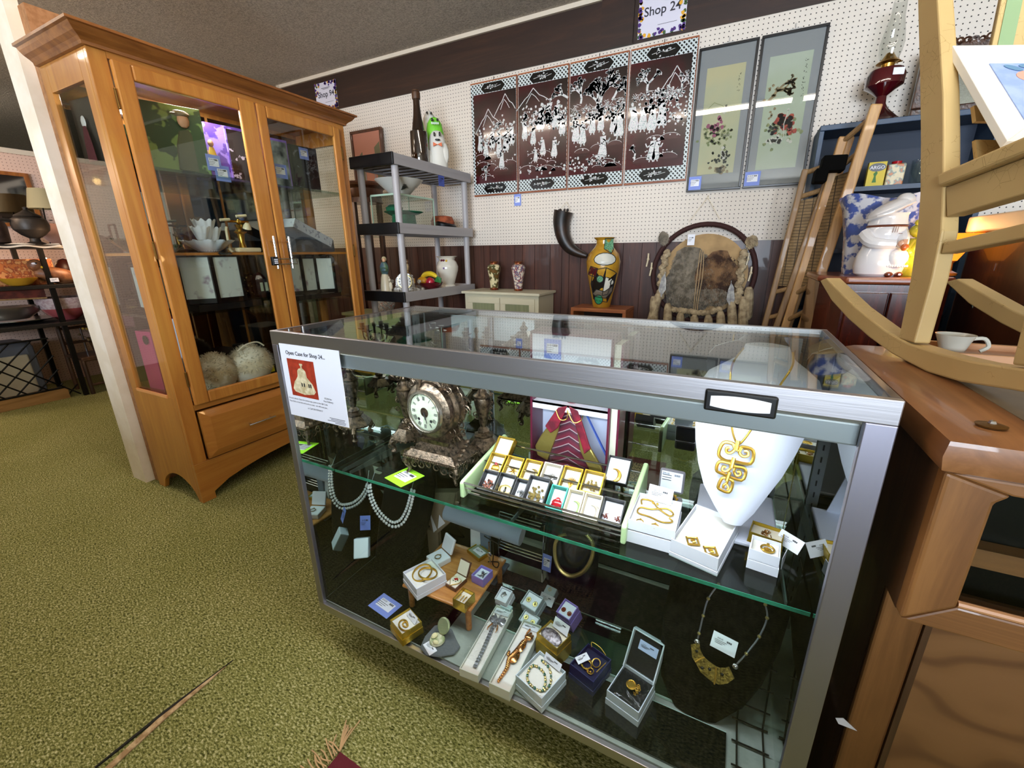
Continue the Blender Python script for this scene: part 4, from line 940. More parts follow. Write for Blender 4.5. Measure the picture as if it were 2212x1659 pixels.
def frustum(m, c, z0, hx0, hy0, z1, hx1, hy1):
    vs = [V(c)+V(q) for q in ((-hx0, -hy0, z0), (hx0, -hy0, z0), (hx0, hy0, z0), (-hx0, hy0, z0), (-hx1, -hy1, z1), (hx1, -hy1, z1), (hx1, hy1, z1), (-hx1, hy1, z1))]
    m.add(vs, [(3, 2, 1, 0), (4, 5, 6, 7)]+[(i, (i+1) % 4, 4+(i+1) % 4, 4+i) for i in range(4)])
c0 = V((cx_, cy_, SH))
m = M(); frustum(m, c0, .052, .088, .062, .062, .092, .066); frustum(m, c0, .062, .090, .064, .078, .070, .050); frustum(m, c0, .078, .066, .046, .10, .046, .036); frustum(m, c0, .10, .050, .038, .112, .055, .04); frustum(m, c0, .112, .044, .034, .145, .036, .030)
skirt(m, c0, .09, .064, .058, 7, rnd, .026)
for sx in (-1, 1):
    for i in range(6): m.ball(c0+V((sx*(.088-.006*i), -.055+.02*i, .064+.004*i)), .008, 6)
for i in range(26): m.ball(c0+V((-.088+.176*i/25, -.066, .058)), .0034, 6)
for i in range(18): m.ball(c0+V((.091, -.062+.125*i/17, .058)), .0034, 6)
part('base', m, BRZ, ck)
for sx in (-1, 1):
    for sy in (-1, 1):
        m = M(); p = c0+V((sx*.080, sy*.054, 0)); m.tube(smooth_path([p+V((0, 0, .056)), p+V((sx*.010, sy*.006, .04)), p+V((-sx*.002, 0, .02)), p+V((sx*.004, sy*.003, .006)), p+V((sx*.008, sy*.006, .005))], 3), [.009]*4+[.006]*4+[.0045]*5, 8)
        curl(m, p+V((-sx*.012, 0, .038)), .010, 0, 1.4); part('leg', m, BRZ, ck)
dz = .202; Rf = rotz(-5) @ rotx(90)
m = M(); dc = c0+V((0, -.012, dz)); m.lathe([(.03, -.062), (.062, -.058), (.072, -.045), (.078, -.03), (.074, -.018), (.079, -.004), (.074, .010), (.080, .022), (.079, .034), (.068, .042), (.058, .0445)], dc, 40, R=Rf); part('drum', m, BRZ, ck)
m = M(); m.lathe_open([(.062, .044), (.060, .052), (.054, .052), (.053, .046)], dc, 40, R=Rf); m.tube([dc+Rf @ V((.0555*math.cos(i*.1745), .0555*math.sin(i*.1745), .053)) for i in range(36)], .0022, 6, True); bz = part('bezel', m, mt('worn_silver_bezel', '#9a9388', .25, .9), ck)
m = M(); m.lathe([(.0001, .0475), (.052, .0475)], dc, 36, R=Rf); m.lathe([(.052, .0475), (.052, .046)], dc, 36, R=Rf); dd = part('dial', m, mt('ivory_dial', '#dfe8cf', .4), ck)
m = M(); 
for i in range(12):
    a = math.radians(90-30*i); u = V((math.cos(a), math.sin(a), 0)); t_ = V((-math.sin(a), math.cos(a), 0))
    nb = [3, 1, 2, 3, 4, 2, 3, 4, 5, 3, 2, 3][i]
    for q in range(nb): p = dc+Rf @ (u*.040+t_*((q-(nb-1)/2)*.0028)+V((0, 0, .0482))); m.beam(p-(Rf @ u)*.0055, p+(Rf @ u)*.0055, .0012, .0004, Rf @ V((0, 0, 1)))
for i in range(60): a = math.radians(6*i); m.cbox(dc+Rf @ V((.0485*math.cos(a), .0485*math.sin(a), .0480)), (.0006, .002, .0004), Rf @ Matrix.Rotation(a-math.pi/2, 3, 'Z'))
m.lathe([(.0001, .0484), (.0045, .0484)], dc+Rf @ V((-.022, -.022, 0)), 10, R=Rf); m.lathe([(.0001, .0484), (.0045, .0484)], dc+Rf @ V((.022, -.022, 0)), 10, R=Rf)
part('numerals', m, INK, dd, False)
m = M(); m.lathe([(.0001, .049), (.014, .0487)], dc, 18, R=Rf); part('centre_boss', m, BRZ, dd)
m = M(); m.beam(dc+Rf @ V((0, 0, .0505)), dc+Rf @ V((.008, -.030, .0505)), .0018, .0006, Rf @ V((0, 0, 1))); m.beam(dc+Rf @ V((0, 0, .0508)), dc+Rf @ V((.004, -.020, .0508)), .0028, .0006, Rf @ V((0, 0, 1))); part('hands', m, INK, dd, False)
m = M(); frustum(m, c0+V((0, .008, 0)), dz+.062, .066, .045, dz+.072, .072, .05); frustum(m, c0+V((0, .008, 0)), dz+.072, .068, .046, dz+.098, .036, .028); frustum(m, c0+V((0, .008, 0)), dz+.098, .040, .032, dz+.106, .042, .034); frustum(m, c0+V((0, .008, 0)), dz+.106, .030, .024, dz+.122, .018, .014); m.lathe([(.010, dz+.122), (.018, dz+.134), (.006, dz+.146), (.008, dz+.152), (.001, dz+.160)], c0+V((0, .008, 0)), 12)
part('pediment', m, BRZ, ck)
m = M()
for s in (-1, 1):
    for i in range(9):
        a = math.radians(-50+16*i); p = c0+V((s*.082*math.cos(a), -.01+rnd.uniform(-.01, .03), dz+.082*math.sin(a))); curl(m, p, .012+rnd.uniform(0, .006), rnd.uniform(0, 6), 1.3)
    for i in range(5): curl(m, c0+V((s*(.05+.012*i), -.03, .10+.012*i)), .012, rnd.uniform(0, 6), 1.3)
    for i in range(6): curl(m, c0+V((s*(.066-.008*i), -.04, dz+.066+.007*i)), .010, rnd.uniform(0, 6), 1.3)
part('scrollwork', m, BRZ, ck)
m = M(); p = c0+V((-.026, -.052, dz+.058)); m.tube(smooth_path([p, p+V((.004, .0, .03)), p+V((0, .003, .055)), p+V((.002, .006, .075))], 3), [.007, .006, .007, .009, .010, .009, .008, .006, .005, .004], 8); m.ball(p+V((.002, .006, .083)), (.006, .006, .008), 8)
m.tube([p+V((0, 0, .062)), p+V((-.014, -.004, .045)), p+V((-.008, -.008, .03))], .0028, 6); m.tube([p+V((0, 0, .062)), p+V((.014, -.003, .05)), p+V((.018, -.006, .035))], .0028, 6); part('figure_ornament', m, BRZ, ck)
def candelabrum(label, x, y, seed):
    rnd = random.Random(seed); r = thing('candelabrum', label, 'candelabrum', (x, y, SH), 'bronze candelabra flanking the clock'); c = V((x, y, SH))
    m = M(); m.lathe([(.052, .046), (.056, .052), (.050, .062), (.030, .082), (.032, .088), (.018, .094), (.020, .10), (.010, .112)], c, 6); m.lathe([(.008, .11), (.012, .125), (.016, .15), (.022, .172), (.026, .192), (.024, .205), (.028, .212), (.016, .222), (.009, .235), (.012, .245), (.006, .265), (.005, .31), (.010, .32), (.005, .335)], c, 18)
    for i in range(24): a = i*.2618; m.ball(c+V((.054*math.cos(a), .054*math.sin(a), .05)), .0036, 6)
    for i in range(16): a = rnd.uniform(0, 6.28); q = rnd.uniform(.015, .028); curl(m, c+V((q*math.cos(a), q*math.sin(a), rnd.uniform(.14, .235))), .008, a, 1.2, (math.cos(a), math.sin(a), 0))
    part('stem', m, BRZ, r)
    for i in range(3):
        a = math.radians(90+120*i+20); d = V((math.cos(a), math.sin(a), 0)); m = M()
        m.tube(smooth_path([c+d*.042+V((0, 0, .052)), c+d*.056+V((0, 0, .036)), c+d*.046+V((0, 0, .016)), c+d*.05+V((0, 0, .006))], 3), [.008]*4+[.006]*3+[.007]*3, 8); m.ball(c+d*.05+V((0, 0, .0075)), (.010, .010, .007), 8)
        for q in range(4): curl(m, c+d*(.040+.006*q)+V((0, 0, .045-.006*q)), .010, rnd.uniform(0, 6), 1.3, d)
        part('foot', m, BRZ, r)
    for i in range(4):
        a = math.radians(15+90*i); d = V((math.cos(a), math.sin(a), 0)); m = M()
        m.tube(smooth_path([c+V((0, 0, .262)), c+d*.025+V((0, 0, .245)), c+d*.052+V((0, 0, .262)), c+d*.058+V((0, 0, .295))], 5), .0032, 6); curl(m, c+d*.03+V((0, 0, .268)), .013, 0, 1.4, d, r=.0026)
        m.lathe([(.004, 0), (.010, .006), (.022, .012), (.023, .015), (.009, .016), (.010, .032), (.013, .036)], c+d*.058+V((0, 0, .292)), 14); part('arm', m, BRZ, r)
candelabrum('bronze candelabrum standing left of the mantel clock', -.885, .955, 1)
candelabrum('bronze candelabrum standing right of the mantel clock by the pin tray', -.628, 1.0, 2)
# lime price cards on the shelf
LIME = mt('lime_card', '#a4f02c', .6)
c = az(874, 1030, SH+.001); tagcard('lime green price card beside the bronze clock feet', c, .080, .080, rotz(-14), LIME, 'price cards inside the glass case', price='$600.00')
# ================================================================ LOWER DECK
BR_ = thing('velvet_bust', 'black velvet necklace bust at the mirror end of the lower deck', 'necklace stand', (-.86, .86, DK))
rows = [(.80, 752, 800, 1300), (.82, 716, 850, 1245), (.86, 722, 905, 1150), (.90, 742, 920, 1090), (.94, 770, 922, 1052), (.98, 800, 912, 1020), (.99, 822, 900, 1003)]
def slab_bust(root, rows, th, mat, nb=13, bulge=.12, name='bust_front'):
    vs = []
    for off in (0, 1):
        for (y, a, b, py) in rows:
            A, B = ay(a, py, y), ay(b, py, y); wid = (B-A).length
            for i in range(nb): t = i/(nb-1); p = A.lerp(B, t); p.z = max((A.z+B.z)/2, DK+.001); p.y = y+(th if off else -bulge*wid*math.sin(math.pi*t)**.8); vs.append(p)
    nr = len(rows); n0 = nr*nb; fs = []
    for k in range(nr-1):
        for i in range(nb-1): a = k*nb+i; fs.append((a, a+1, a+nb+1, a+nb)); a += n0; fs.append((a+1, a, a+nb, a+nb+1))
        fs.append((k*nb, (k+1)*nb, n0+(k+1)*nb, n0+k*nb)); fs.append((k*nb+nb-1, n0+k*nb+nb-1, n0+(k+1)*nb+nb-1, (k+1)*nb+nb-1))
    fs.append(tuple([(nr-1)*nb+i for i in range(nb)]+[n0+(nr-1)*nb+i for i in range(nb-1, -1, -1)])); fs.append(tuple([i for i in range(nb-1, -1, -1)]+[n0+i for i in range(nb)]))
    m = M(); m.add(vs, fs); return part(name, m, mat, root, True, ang=50)
VB = [(-.915, .82, DK, .05), (-.895, .86, .22, .088), (-.885, .89, .32, .098), (-.878, .915, .40, .100), (-.87, .93, .45, .090), (-.86, .94, .49, .055), (-.855, .945, .505, .035)]
def real_bust(root, rows, th, mat, bulge=.25, nb=15, name='bust_front'):
    vs = []
    for off in (0, 1):
        for (x, y, z, hw) in rows:
            for i in range(nb): t = i/(nb-1)*2-1; vs.append(V((x+hw*t, y+(th if off else -bulge*hw*math.sqrt(max(0, 1-t*t))), z)))
    nr = len(rows); n0 = nr*nb; fs = []
    for k in range(nr-1):
        for i in range(nb-1): a = k*nb+i; fs.append((a, a+1, a+nb+1, a+nb)); a += n0; fs.append((a+1, a, a+nb, a+nb+1))
        fs.append((k*nb, (k+1)*nb, n0+(k+1)*nb, n0+k*nb)); fs.append((k*nb+nb-1, n0+k*nb+nb-1, n0+(k+1)*nb+nb-1, (k+1)*nb+nb-1))
    fs.append(tuple([(nr-1)*nb+i for i in range(nb)]+[n0+(nr-1)*nb+i for i in range(nb-1, -1, -1)])); fs.append(tuple([i for i in range(nb-1, -1, -1)]+[n0+i for i in range(nb)]))
    m = M(); m.add(vs, fs); return part(name, m, mat, root, True, ang=50)
real_bust(BR_, VB, .012, VELVET)
m = M(); m.ext([(-.90, .96, .40), (-.80, .96, .40), (-.78, 1.08, DK), (-.92, 1.08, DK)], (0, .004, 0)); part('easel_back', m, VELVET, BR_, False)
r = thing('rhinestone_necklace', 'sparkling clear rhinestone necklace on the black velvet bust', 'necklace', (-.84, .85, .30))
pxs = [(800, 1048), (803, 1068), (810, 1087), (820, 1104), (833, 1118), (848, 1128), (863, 1124), (873, 1110), (880, 1093), (885, 1075), (889, 1058)]
NQ, NN = V((-.85, .842, .32)), V((0, -1, .30)).normalized()
path = smooth_path([apl(a, b, NQ, NN) for a, b in pxs], 3); m = M()
for i, p in enumerate(path):
    m.ball(p, .0050, 6); t = (path[min(i+1, len(path)-1)]-path[max(i-1, 0)]).normalized(); o_ = t.cross(NN)
    m.ball(p+o_*(.010+.004*math.sin(math.pi*i/len(path))), .0052, 6)
part('stones', m, RHINE, r)
m = M(); m.tube([path[0], path[0]+V((.006, .02, .04))], .0012, 5); m.tube([path[-1], path[-1]+V((-.002, .02, .03))], .0012, 5); part('clasp_chain', m, SILVER, r)
tagcard('blue price card, darkened as if shaded, tied to the velvet bust', (-.955, .80, .345), .032, .045, rotz(30) @ rotx(70), mt('shaded_blue_card', '#5a70b8', .6), 'price cards inside the glass case', sticker=False)  # tag blue darkened in the card colour to stand for shade
r = thing('acrylic_block', 'clear acrylic wedge box leaning on the black velvet', 'box', (-.905, .79, .22)); f = Fr((-.955, .775, .27), rotz(35) @ rotx(-30)); m = M(); m.cbox(f(0, 0, 0), (.045, .03, .06), f.R); part('block', m, mt('frosted_acrylic', '#b7cfd2', .25, coat=.4), r, False, .003)
r = thing('earring_card_stand', 'brown triangular kraft card stand with white ticket corners', 'card stand', (-.80, .985, DK)); m = M(); m.ext([ay(a, b, .955) for a, b in ((917, 1118), (940, 1156), (972, 1128), (984, 1064), (926, 1064))], (.004, .03, 0)); m.box(-.845, -.80, .958, .975, DK, ay(940, 1156, .955).z+.01); part('card', m, mt('kraft_card', '#8b7a63', .8), r, False)
m = M(); m.ext([ay(a, b, .954) for a, b in ((927, 1102), (937, 1150), (944, 1144))], (0, -.001, 0)); m.ext([ay(a, b, .954) for a, b in ((949, 1112), (946, 1142), (962, 1130))], (0, -.001, 0)); part('tickets', m, TAGW, r, False)
# grey velvet bracelet roll on a stand
r = thing('bracelet_roll', 'grey blue velvet bracelet roll on a T stand', 'bracelet stand', (-.64, .995, DK)); A_, B_ = ay(966, 1103, .965), ay(1128, 1158, .985)
BV = mt('grey_blue_velvet', '#8f9fb0', .9, sheen=.4); dx = (B_-A_); m = M()
m.tube([A_, B_], .030, 24); m.tube([A_.lerp(B_, .30)-V((0, 0, .02)), V((A_.lerp(B_, .30).x, .985, DK))], .012, 4) if False else None; part('roll', m, BV, r)
mid = A_.lerp(B_, .52); m = M(); m.box(mid.x-.017, mid.x+.017, mid.y-.006, mid.y+.006, DK+.008, mid.z-.02); part('post', m, mt('grey_velvet_post', '#66788a', .9), r, False, .002)
m = M(); m.box(mid.x-.06, mid.x+.06, mid.y-.05, mid.y+.05, DK, DK+.008); part('foot', m, mt('grey_velvet_post', '#66788a'), r, False, .002)
# small toy table
tb = thing('toy_table', 'small honey pine doll table holding open jewellery boxes', 'small table', (-.65, .845, DK)); PINE = wood('honey_pine', '#a8662c', '#c98d4c', 'x', 3, .4, .3)
TT = .238; R_ = rotz(2); f = Fr((-.650, .850, TT-.010), R_); m = M(); m.cbox(f(0, 0, .005), (.232, .222, .010), R_); part('table_top', m, PINE, tb, False, .006)
for sx in (-1, 1):
    for sy in (-1, 1):
        m = M(); p = f(sx*.098, sy*.094, 0); m.tube([p, (p.x, p.y, DK)], .0085, 12); part('leg', m, PINE, tb)
T_ = TT+.0004; GB = 'jewellery boxes on the toy table'
def tb_f(px, py, rz=0, z=T_): p = az(px, py, z); return Fr(p, rotz(rz))
f = tb_f(918, 1252, -24, T_+.014); g, _ = jbox('white square box with two plain gold bangles', f, .086, .092, .024, WHITE, COTTON, lid=.013, group=GB)
for i, (dx, dy, q, rr) in enumerate(((-.006, -.004, .028, 14), (.010, .006, .026, -12))):
    gg = g.sub(dx, dy, .006+.003*i, rotx(rr)); m = M(); m.tube(ringpts(gg, q, 32), .0022, 6, True, 1.6); one('bangle', m, GOLD, ('larger plain gold bangle at the bottom of the white box', 'upper plain gold bangle tilted in the white box')[i], 'bangle', 'gold bangles')
f = tb_f(948, 1213, -22, T_); r = thing('ring_box', 'white ring box standing open at the back corner of the toy table', 'ring box', f.c); m = M(); m.cbox(f(0, 0, .010), (.056, .056, .020), f.R); part('base', m, WHITE, r, False, .003); m = M(); lf = f.sub(0, .03, .022, rotx(68)); m.cbox(lf(0, .025, 0), (.054, .05, .008), lf.R); part('lid', m, WHITE, r, False, .003)
one('gold_ring', jewel('ring', f.sub(.004, -.004, .021), .020), mt('old_gold', '#9b8550', .3, .9), 'slim old gold ring in the open white ring box', 'ring')
f = tb_f(975, 1150, -10, DK+.075); m = M(); r = thing('plastic_case', 'tall pale plastic case standing behind the toy table', 'box', (f.c.x, f.c.y, DK)); m.cbox((-.655, .975, DK+.10), (.040, .012, .11), rotz(20) @ rotx(-6)); part('lid_shell', m, mt('pale_plastic', '#c9d6dc', .3, coat=.3), r, False, .004); m = M(); m.box(-.675, -.63, .965, .99, DK, DK+.05); part('prop', m, mt('pale_plastic', '#c9d6dc', .3), r, False)
f = tb_f(986, 1262, -8, T_); r = thing('locket_case', 'brown hinged case open on a heart locket with a painted rose', 'jewellery case', f.c); BRN = mt('brown_leatherette', '#5c3220', .4)
m = M(); m.cbox(f(0, 0, .006), (.040, .050, .012), f.R); part('base', m, BRN, r, False, .002); m = M(); m.cbox(f(0, 0, .0125), (.036, .046, .002), f.R); part('lining', m, mt('cream_satin', '#e6d8c6', .4), r, False)
lf = f.sub(0, .026, .013, rotx(62)); m = M(); m.cbox(lf(0, .022, 0), (.040, .044, .007), lf.R); ld = part('lid', m, BRN, r, False, .002); m = M(); m.cbox(lf(0, .022, .0038), (.035, .038, .001), lf.R); part('lid_lining', m, mt('cream_satin', '#e6d8c6'), ld, False)
hp = [(.016*math.sin(t)**3, .0012*(13*math.cos(t)-5*math.cos(2*t)-2*math.cos(3*t)-math.cos(4*t))-.004) for t in [i*2*math.pi/24 for i in range(24)]]
r = thing('heart_locket', 'cream heart locket with a red rose in the brown case', 'locket', f(0, 0, .0137)); m = M(); m.ext([f(a, b-.002, .0138) for a, b in hp], f.R @ V((0, 0, .003))); part('heart', m, mt('ivory_enamel', '#efe4cc', .2), r, False); m = M(); m.tube([f(a*1.05, b*1.05-.002, .016) for a, b in hp], .0011, 5, True); part('gold_rim', m, GOLD, r)
m = M(); [m.ball(f(.004*math.cos(a), .003*math.sin(a)+.001, .0172), (.003, .003, .0012), 6) for a in (0, 1.5, 3, 4.5)]; part('rose', m, REDE, r); m = M(); [m.ball(f(.007*math.cos(a), .005*math.sin(a)-.003, .0170), (.0028, .0016, .0008), 6) for a in (.4, 2.6, 4.0, 5.4)]; part('leaves', m, GREENE, r)
f = tb_f(1042, 1252, -6, T_); g, _ = jbox('purple box with a silver drop earring on the toy table', f, .042, .048, .026, LILAC, WHITE, group=GB); one('drop_earring', jewel('chips', g.sub(0, 0, 0), .026, 5), SILVER, 'silver chip drop earring in the purple box', 'earring')
f = tb_f(1003, 1306, -4, T_); g, _ = jbox('shiny gold box with tiny gold earrings at the table front', f, .040, .046, .030, mt('polished_gold_card', '#c9a63c', .2, .9), CREAMC, group=GB); m = M(); [m.tube([g(-.013+.009*i, -.012, .002), g(-.010+.009*i, .004, .006), g(-.014+.009*i, .002, .003)], .0014, 5) for i in range(4)]; one('tiny_earrings', m, GOLD, 'row of four tiny gold earrings in the shiny gold box', 'earrings')
f = tb_f(1034, 1196, -20, T_); g, _ = jbox('flat gold rimmed box with a white ticket behind the purple box', f, .062, .046, .012, GOLDFOIL, mt('glass_green_lining', '#8f9a80', .4), group=GB); tagcard('white ticket in the flat gold rimmed box', g(.004, 0, .0012), .04, .022, g.R, TAGW, 'price tickets in the glass case')
r = thing('watch_stand', 'black wire hook stand holding a slim silver watch', 'stand', (-.565, .93, T_)); m = M(); p = V((-.563, .925, T_+.0018)); m.tube(smooth_path([p+V((-.02, .0, 0)), p+V((.01, .012, 0)), p+V((.018, -.01, 0)), p+V((0, -.004, 0)), p+V((0, 0, .03)), p+V((.0, 0, .085))], 4), .0016, 6); m.tube([p+V((-.022, 0, .088)), p+V((.022, 0, .078))], .0016, 6); m.tube([p+V((-.022, 0, .088)), p+V((-.028, -.004, .095))], .0016, 6); m.tube([p+V((.022, 0, .078)), p+V((.028, 0, .10))], .0016, 6); part('wire', m, IRON, r)
m = M(); m.ball(p+V((-.010, -.006, .034)), (.008, .003, .010), 12); [m.cbox(p+V((-.010, -.006, .048+.006*i)), (.006, .002, .0045)) for i in range(6)]; [m.cbox(p+V((-.010+.001*i, -.006, .020-.006*i)), (.006, .002, .0045)) for i in range(3)]; one('slim_watch', m, SILVER, 'slim silver wrist watch hanging from the wire hook', 'watch')
m = M(); [m.tube([(-.60, 1.02+.008*i, .335+.006*i), (-.45, 1.02+.008*i, .335+.006*i)], .002, 6) for i in range(3)]; [m.tube([(-.60, 1.02+.008*i, .22+.005*i), (-.44, 1.02+.008*i, .22+.005*i)], .002, 6) for i in range(3)]; [m.tube([(x, 1.02, .225), (x, 1.035, .345)], .0025, 6) for x in (-.60, -.44)]; m.box(-.61, -.43, 1.0, 1.05, DK, DK+.004); [m.tube([(x, 1.02, DK), (x, 1.02, .225)], .0025, 6) for x in (-.60, -.44)]
one('chrome_rack', m, CHROME, 'chrome rail rack behind the bracelet roll', 'rack')
# loose cards and boxes on the deck
tagcard('blue price card lying on the black velvet in front', az(832, 1308, DK+.002), .085, .058, rotz(-8), TAGB, 'price cards inside the glass case')
def dk_f(px, py, rz=0, z=DK): return Fr(az(px, py, z), rotz(rz))
GD = 'jewellery boxes on the lower deck'
f = dk_f(878, 1352, -20, DK+.020); g, _ = jbox('gold foil box with a gold paisley brooch', f, .066, .060, .018, GOLDFOIL, COTTON, lid=.020, group=GD); one('paisley_brooch', jewel('paisley', g.sub(.004, -.006, 0), .046), GOLD, 'gold paisley brooch on white cotton in the foil box', 'brooch')
tagcard('white ticket standing behind the paisley brooch', g(.004, .018, .008), .042, .018, g.R @ rotx(50), TAGW, 'price tickets in the glass case')
r = thing('mirror_compact', 'small round enamel compact open on a grey drawstring pouch', 'compact', az(945, 1385, DK)); f = dk_f(945, 1388, -10); m = M(); m.lathe([(.019, .006), (.021, .010), (.019, .014), (.001, .015)], f.c, 24, R=f.R); part('case', m, mt('green_marbled_enamel', '#9aa878', .2, c2='#e2dcc0', ns=60, coat=.5), r); m = M(); lf = f.sub(0, .02, .020, rotx(58)); m.lathe([(.001, 0), (.020, 0), (.021, .004), (.018, .006), (.001, .005)], lf(0, .016, 0), 24, R=lf.R); part('lid', m, mt('compact_lid', '#a9b48c', .12, .4, coat=.5), r)
m = M(); m.ball(f(-.010, .0, .018), (.008, .010, .004), 8); m.ball(f(.008, -.012, .018), (.009, .006, .004), 8); part('flowers', m, mt('cream_enamel', '#e8dfae', .3), r)
m = M(); q = [(-.05, .03), (-.035, .045), (0, .05), (.03, .035), (.055, .025), (.058, 0), (.03, -.03), (.0, -.045), (-.03, -.04), (-.045, -.01)]; m.ext([f(a+.006, b, .0005) for a, b in q], (0, 0, .005)); one('grey_pouch', m, mt('grey_cloth', '#5c6266', .95, bump=.5, bs=50), 'grey cloth pouch lying flat under the compact', 'pouch', bev=.003)
tagcard('white ticket lying on the grey pouch', f(.0, -.026, .0062), .04, .022, f.R @ rotz(-16), TAGW, 'price tickets in the glass case')
def longbox(label, a, b, w, h, outer): A_, B_ = az(*a, DK+h), az(*b, DK+h); d = B_-A_; d.z = 0; ang = math.degrees(math.atan2(d.y, d.x))-90; c = (A_+B_)/2; c.z = DK; f = Fr(c, rotz(ang)); g, r = jbox(label, f, w, d.length, h, outer, COTTON, group=GD, pad=.7); return f, g, r, d.length
f, g, r, L = longbox('long clear topped box holding a silver elephant pin', (1012, 1452), (1090, 1312), .052, .024, mt('greenish_white_card', '#d5dccf', .5))
m = M()
for i in range(15):
    t = i/14; [m.ball(g(-.004+.012*math.sin(t*1.2)+s*.0028, L*(.22-.62*t)+.0, .004), (.0032, .0052, .0026), 6, g.R) for s in (-1, 0, 1)]
for i in range(40): a = i*.7; q = .004+.0005*i; m.ball(g(q*math.cos(a), L*.27+q*.8*math.sin(a), .005), .0028, 6)
for s in (-1, 1): m.ball(g(s*.014, L*.29, .003), (.010, .012, .003), 8, g.R)
el = thing('elephant_pin', 'long silver elephant head pin with gold tusks', 'brooch', g(0, 0, 0)); part('body', m, mt('bright_pewter', '#b4b7be', .25, .9), el); m = M(); [m.tube(smooth_path([g(s*.008, L*.20, .006), g(s*.013, L*.13, .007), g(s*.012, L*.09, .006)], 3), [.002]*4+[.001]*3, 6) for s in (-1, 1)]; part('tusk', m, mt('amber_gold', '#c07a2c', .3, .7), el)
tagcard('white ticket at the head of the elephant pin', g(0, L*.42, .003), .044, .018, g.R, TAGW, 'price tickets in the glass case')
m = M(); m.grid(lambda u, v: g(-.029+.058*u, L*(-.38+.86*v), .012+.004*math.sin(23*u)*math.sin(31*v)+.003*math.sin(60*v)), 30, 60); one('bubble_film', m, glass('plastic_film', '#f8f9f9', .55, .1), 'crinkled clear film over the elephant pin box', 'plastic film', kind='stuff', ang=180)
f, g, r, L = longbox('long white box holding a gold leopard pin', (1078, 1485), (1150, 1345), .054, .030, mt('greenish_white_card', '#d5dccf'))
m = M(); rg = mt('rose_gold', '#d2935a', .22, 1)
def chain_balls(m, pts, r0, r1, n, jit=.0):
    pth = smooth_path(pts, n)
    for i, p in enumerate(pth): m.ball(p, r0+(r1-r0)*math.sin(math.pi*min(1, i/len(pth))), 6)
chain_balls(m, [g(.010, L*.34, .005), g(.006, L*.24, .006), g(.0, L*.10, .006), g(-.004, -L*.02, .007), g(-.010, -L*.12, .006), g(-.006, -L*.24, .004), g(-.010, -L*.42, .003)], .0035, .0072, 6)
m.ball(g(.010, L*.26, .009), (.012, .010, .006), 8, g.R); m.ball(g(.0, -L*.06, .006), (.011, .020, .005), 8, g.R); m.ball(g(.003, L*.12, .006), (.010, .022, .005), 8, g.R); chain_balls(m, [g(-.004, -L*.04, .005), g(-.018, -L*.07, .004), g(-.020, -L*.02, .004)], .003, .004, 4); chain_balls(m, [g(.002, L*.26, .006), g(.0, L*.32, .006), g(.002, L*.39, .005)], .003, .003, 4); chain_balls(m, [g(.016, L*.25, .006), g(.018, L*.31, .006)], .003, .003, 4)
one('leopard_pin', m, rg, 'rose gold leopard pin climbing in the long white box', 'brooch', ang=60); tagcard('white ticket at the top of the leopard box', g(.0, L*.44, .002), .044, .016, g.R, TAGW, 'price tickets in the glass case')
f = dk_f(1090, 1292, -4, DK+.035); g, _ = jbox('small white box stack with a silver skater pin', f.sub(0, 0, 0, rotx(18)), .038, .040, .018, WHITE, WHITE, lid=.020, group=GD); one('skater_pin', merge(jewel('chips', g.sub(0, 0, 0), .020, 8), M().ball(g(0, .004, .004), (.004, .007, .002), 8, g.R)), SILVER, 'silver skater pin in the small white box', 'brooch')
m = M(); p = az(1094, 1325, DK); m.cbox(p+V((0, 0, .014)), (.036, .016, .028), rotz(-4)); one('clear_block', m, mt('frosted_acrylic', '#b7cfd2'), 'small frosted block under the skater pin box', 'block', bev=.002)
f = dk_f(1152, 1305, -12, DK+.038); g, _ = jbox('tall pale box with flower earrings and matching pair below', f.sub(0, 0, 0, rotx(22)), .052, .044, .020, GREYC, WHITE, lid=.018, group=GD); one('flower_earrings', merge(jewel('flower', g.sub(-.012, 0, 0), .017), jewel('flower', g.sub(.012, -.002, 0), .017)), PALEGOLD, 'upper pair of pale gold flower earrings', 'earrings', 'pale gold flower earrings')
f2 = dk_f(1146, 1345, -12, DK+.006); g, _ = jbox('pale box with the lower pair of flower earrings', f2.sub(0, 0, .004, rotx(22)), .052, .034, .016, GREYC, WHITE, group=GD); one('flower_earrings', merge(jewel('flower', g.sub(-.012, 0, 0), .016), jewel('flower', g.sub(.012, -.002, 0), .016)), PALEGOLD, 'lower pair of pale gold flower earrings', 'earrings', 'pale gold flower earrings')
f = dk_f(1228, 1325, -16, DK+.046); g, _ = jbox('lilac box with round amber earrings on a purple box', f.sub(0, 0, 0, rotx(20)), .044, .044, .022, LILAC, WHITE, lid=.038, group=GD); one('amber_earrings', merge(jewel('flower', g.sub(-.010, -.004, 0), .015), jewel('flower', g.sub(.010, -.005, 0), .015)), AMBERS, 'pair of round amber and gold earrings in the lilac box', 'earrings')
f = dk_f(1190, 1282, -8, DK+.016); r = thing('ring_box', 'tiny grey ring box with a 45 dollar ticket on the leaf cloth', 'ring box', f.c); m = M(); m.cbox(f(0, 0, 0), (.036, .030, .030), f.R @ rotx(24)); part('base', m, GREYC, r, False, .003); one('tiny_gold_ring', jewel('ring', Fr(f(0, -.006, .019), rotx(24)), .010), GOLD, 'tiny gold ring in the grey ring box', 'ring')
tagcard('white ticket tied in front of the tiny ring box', f(.002, -.028, .001), .046, .028, rotz(-8) @ rotx(42), TAGW, 'price tickets in the glass case')
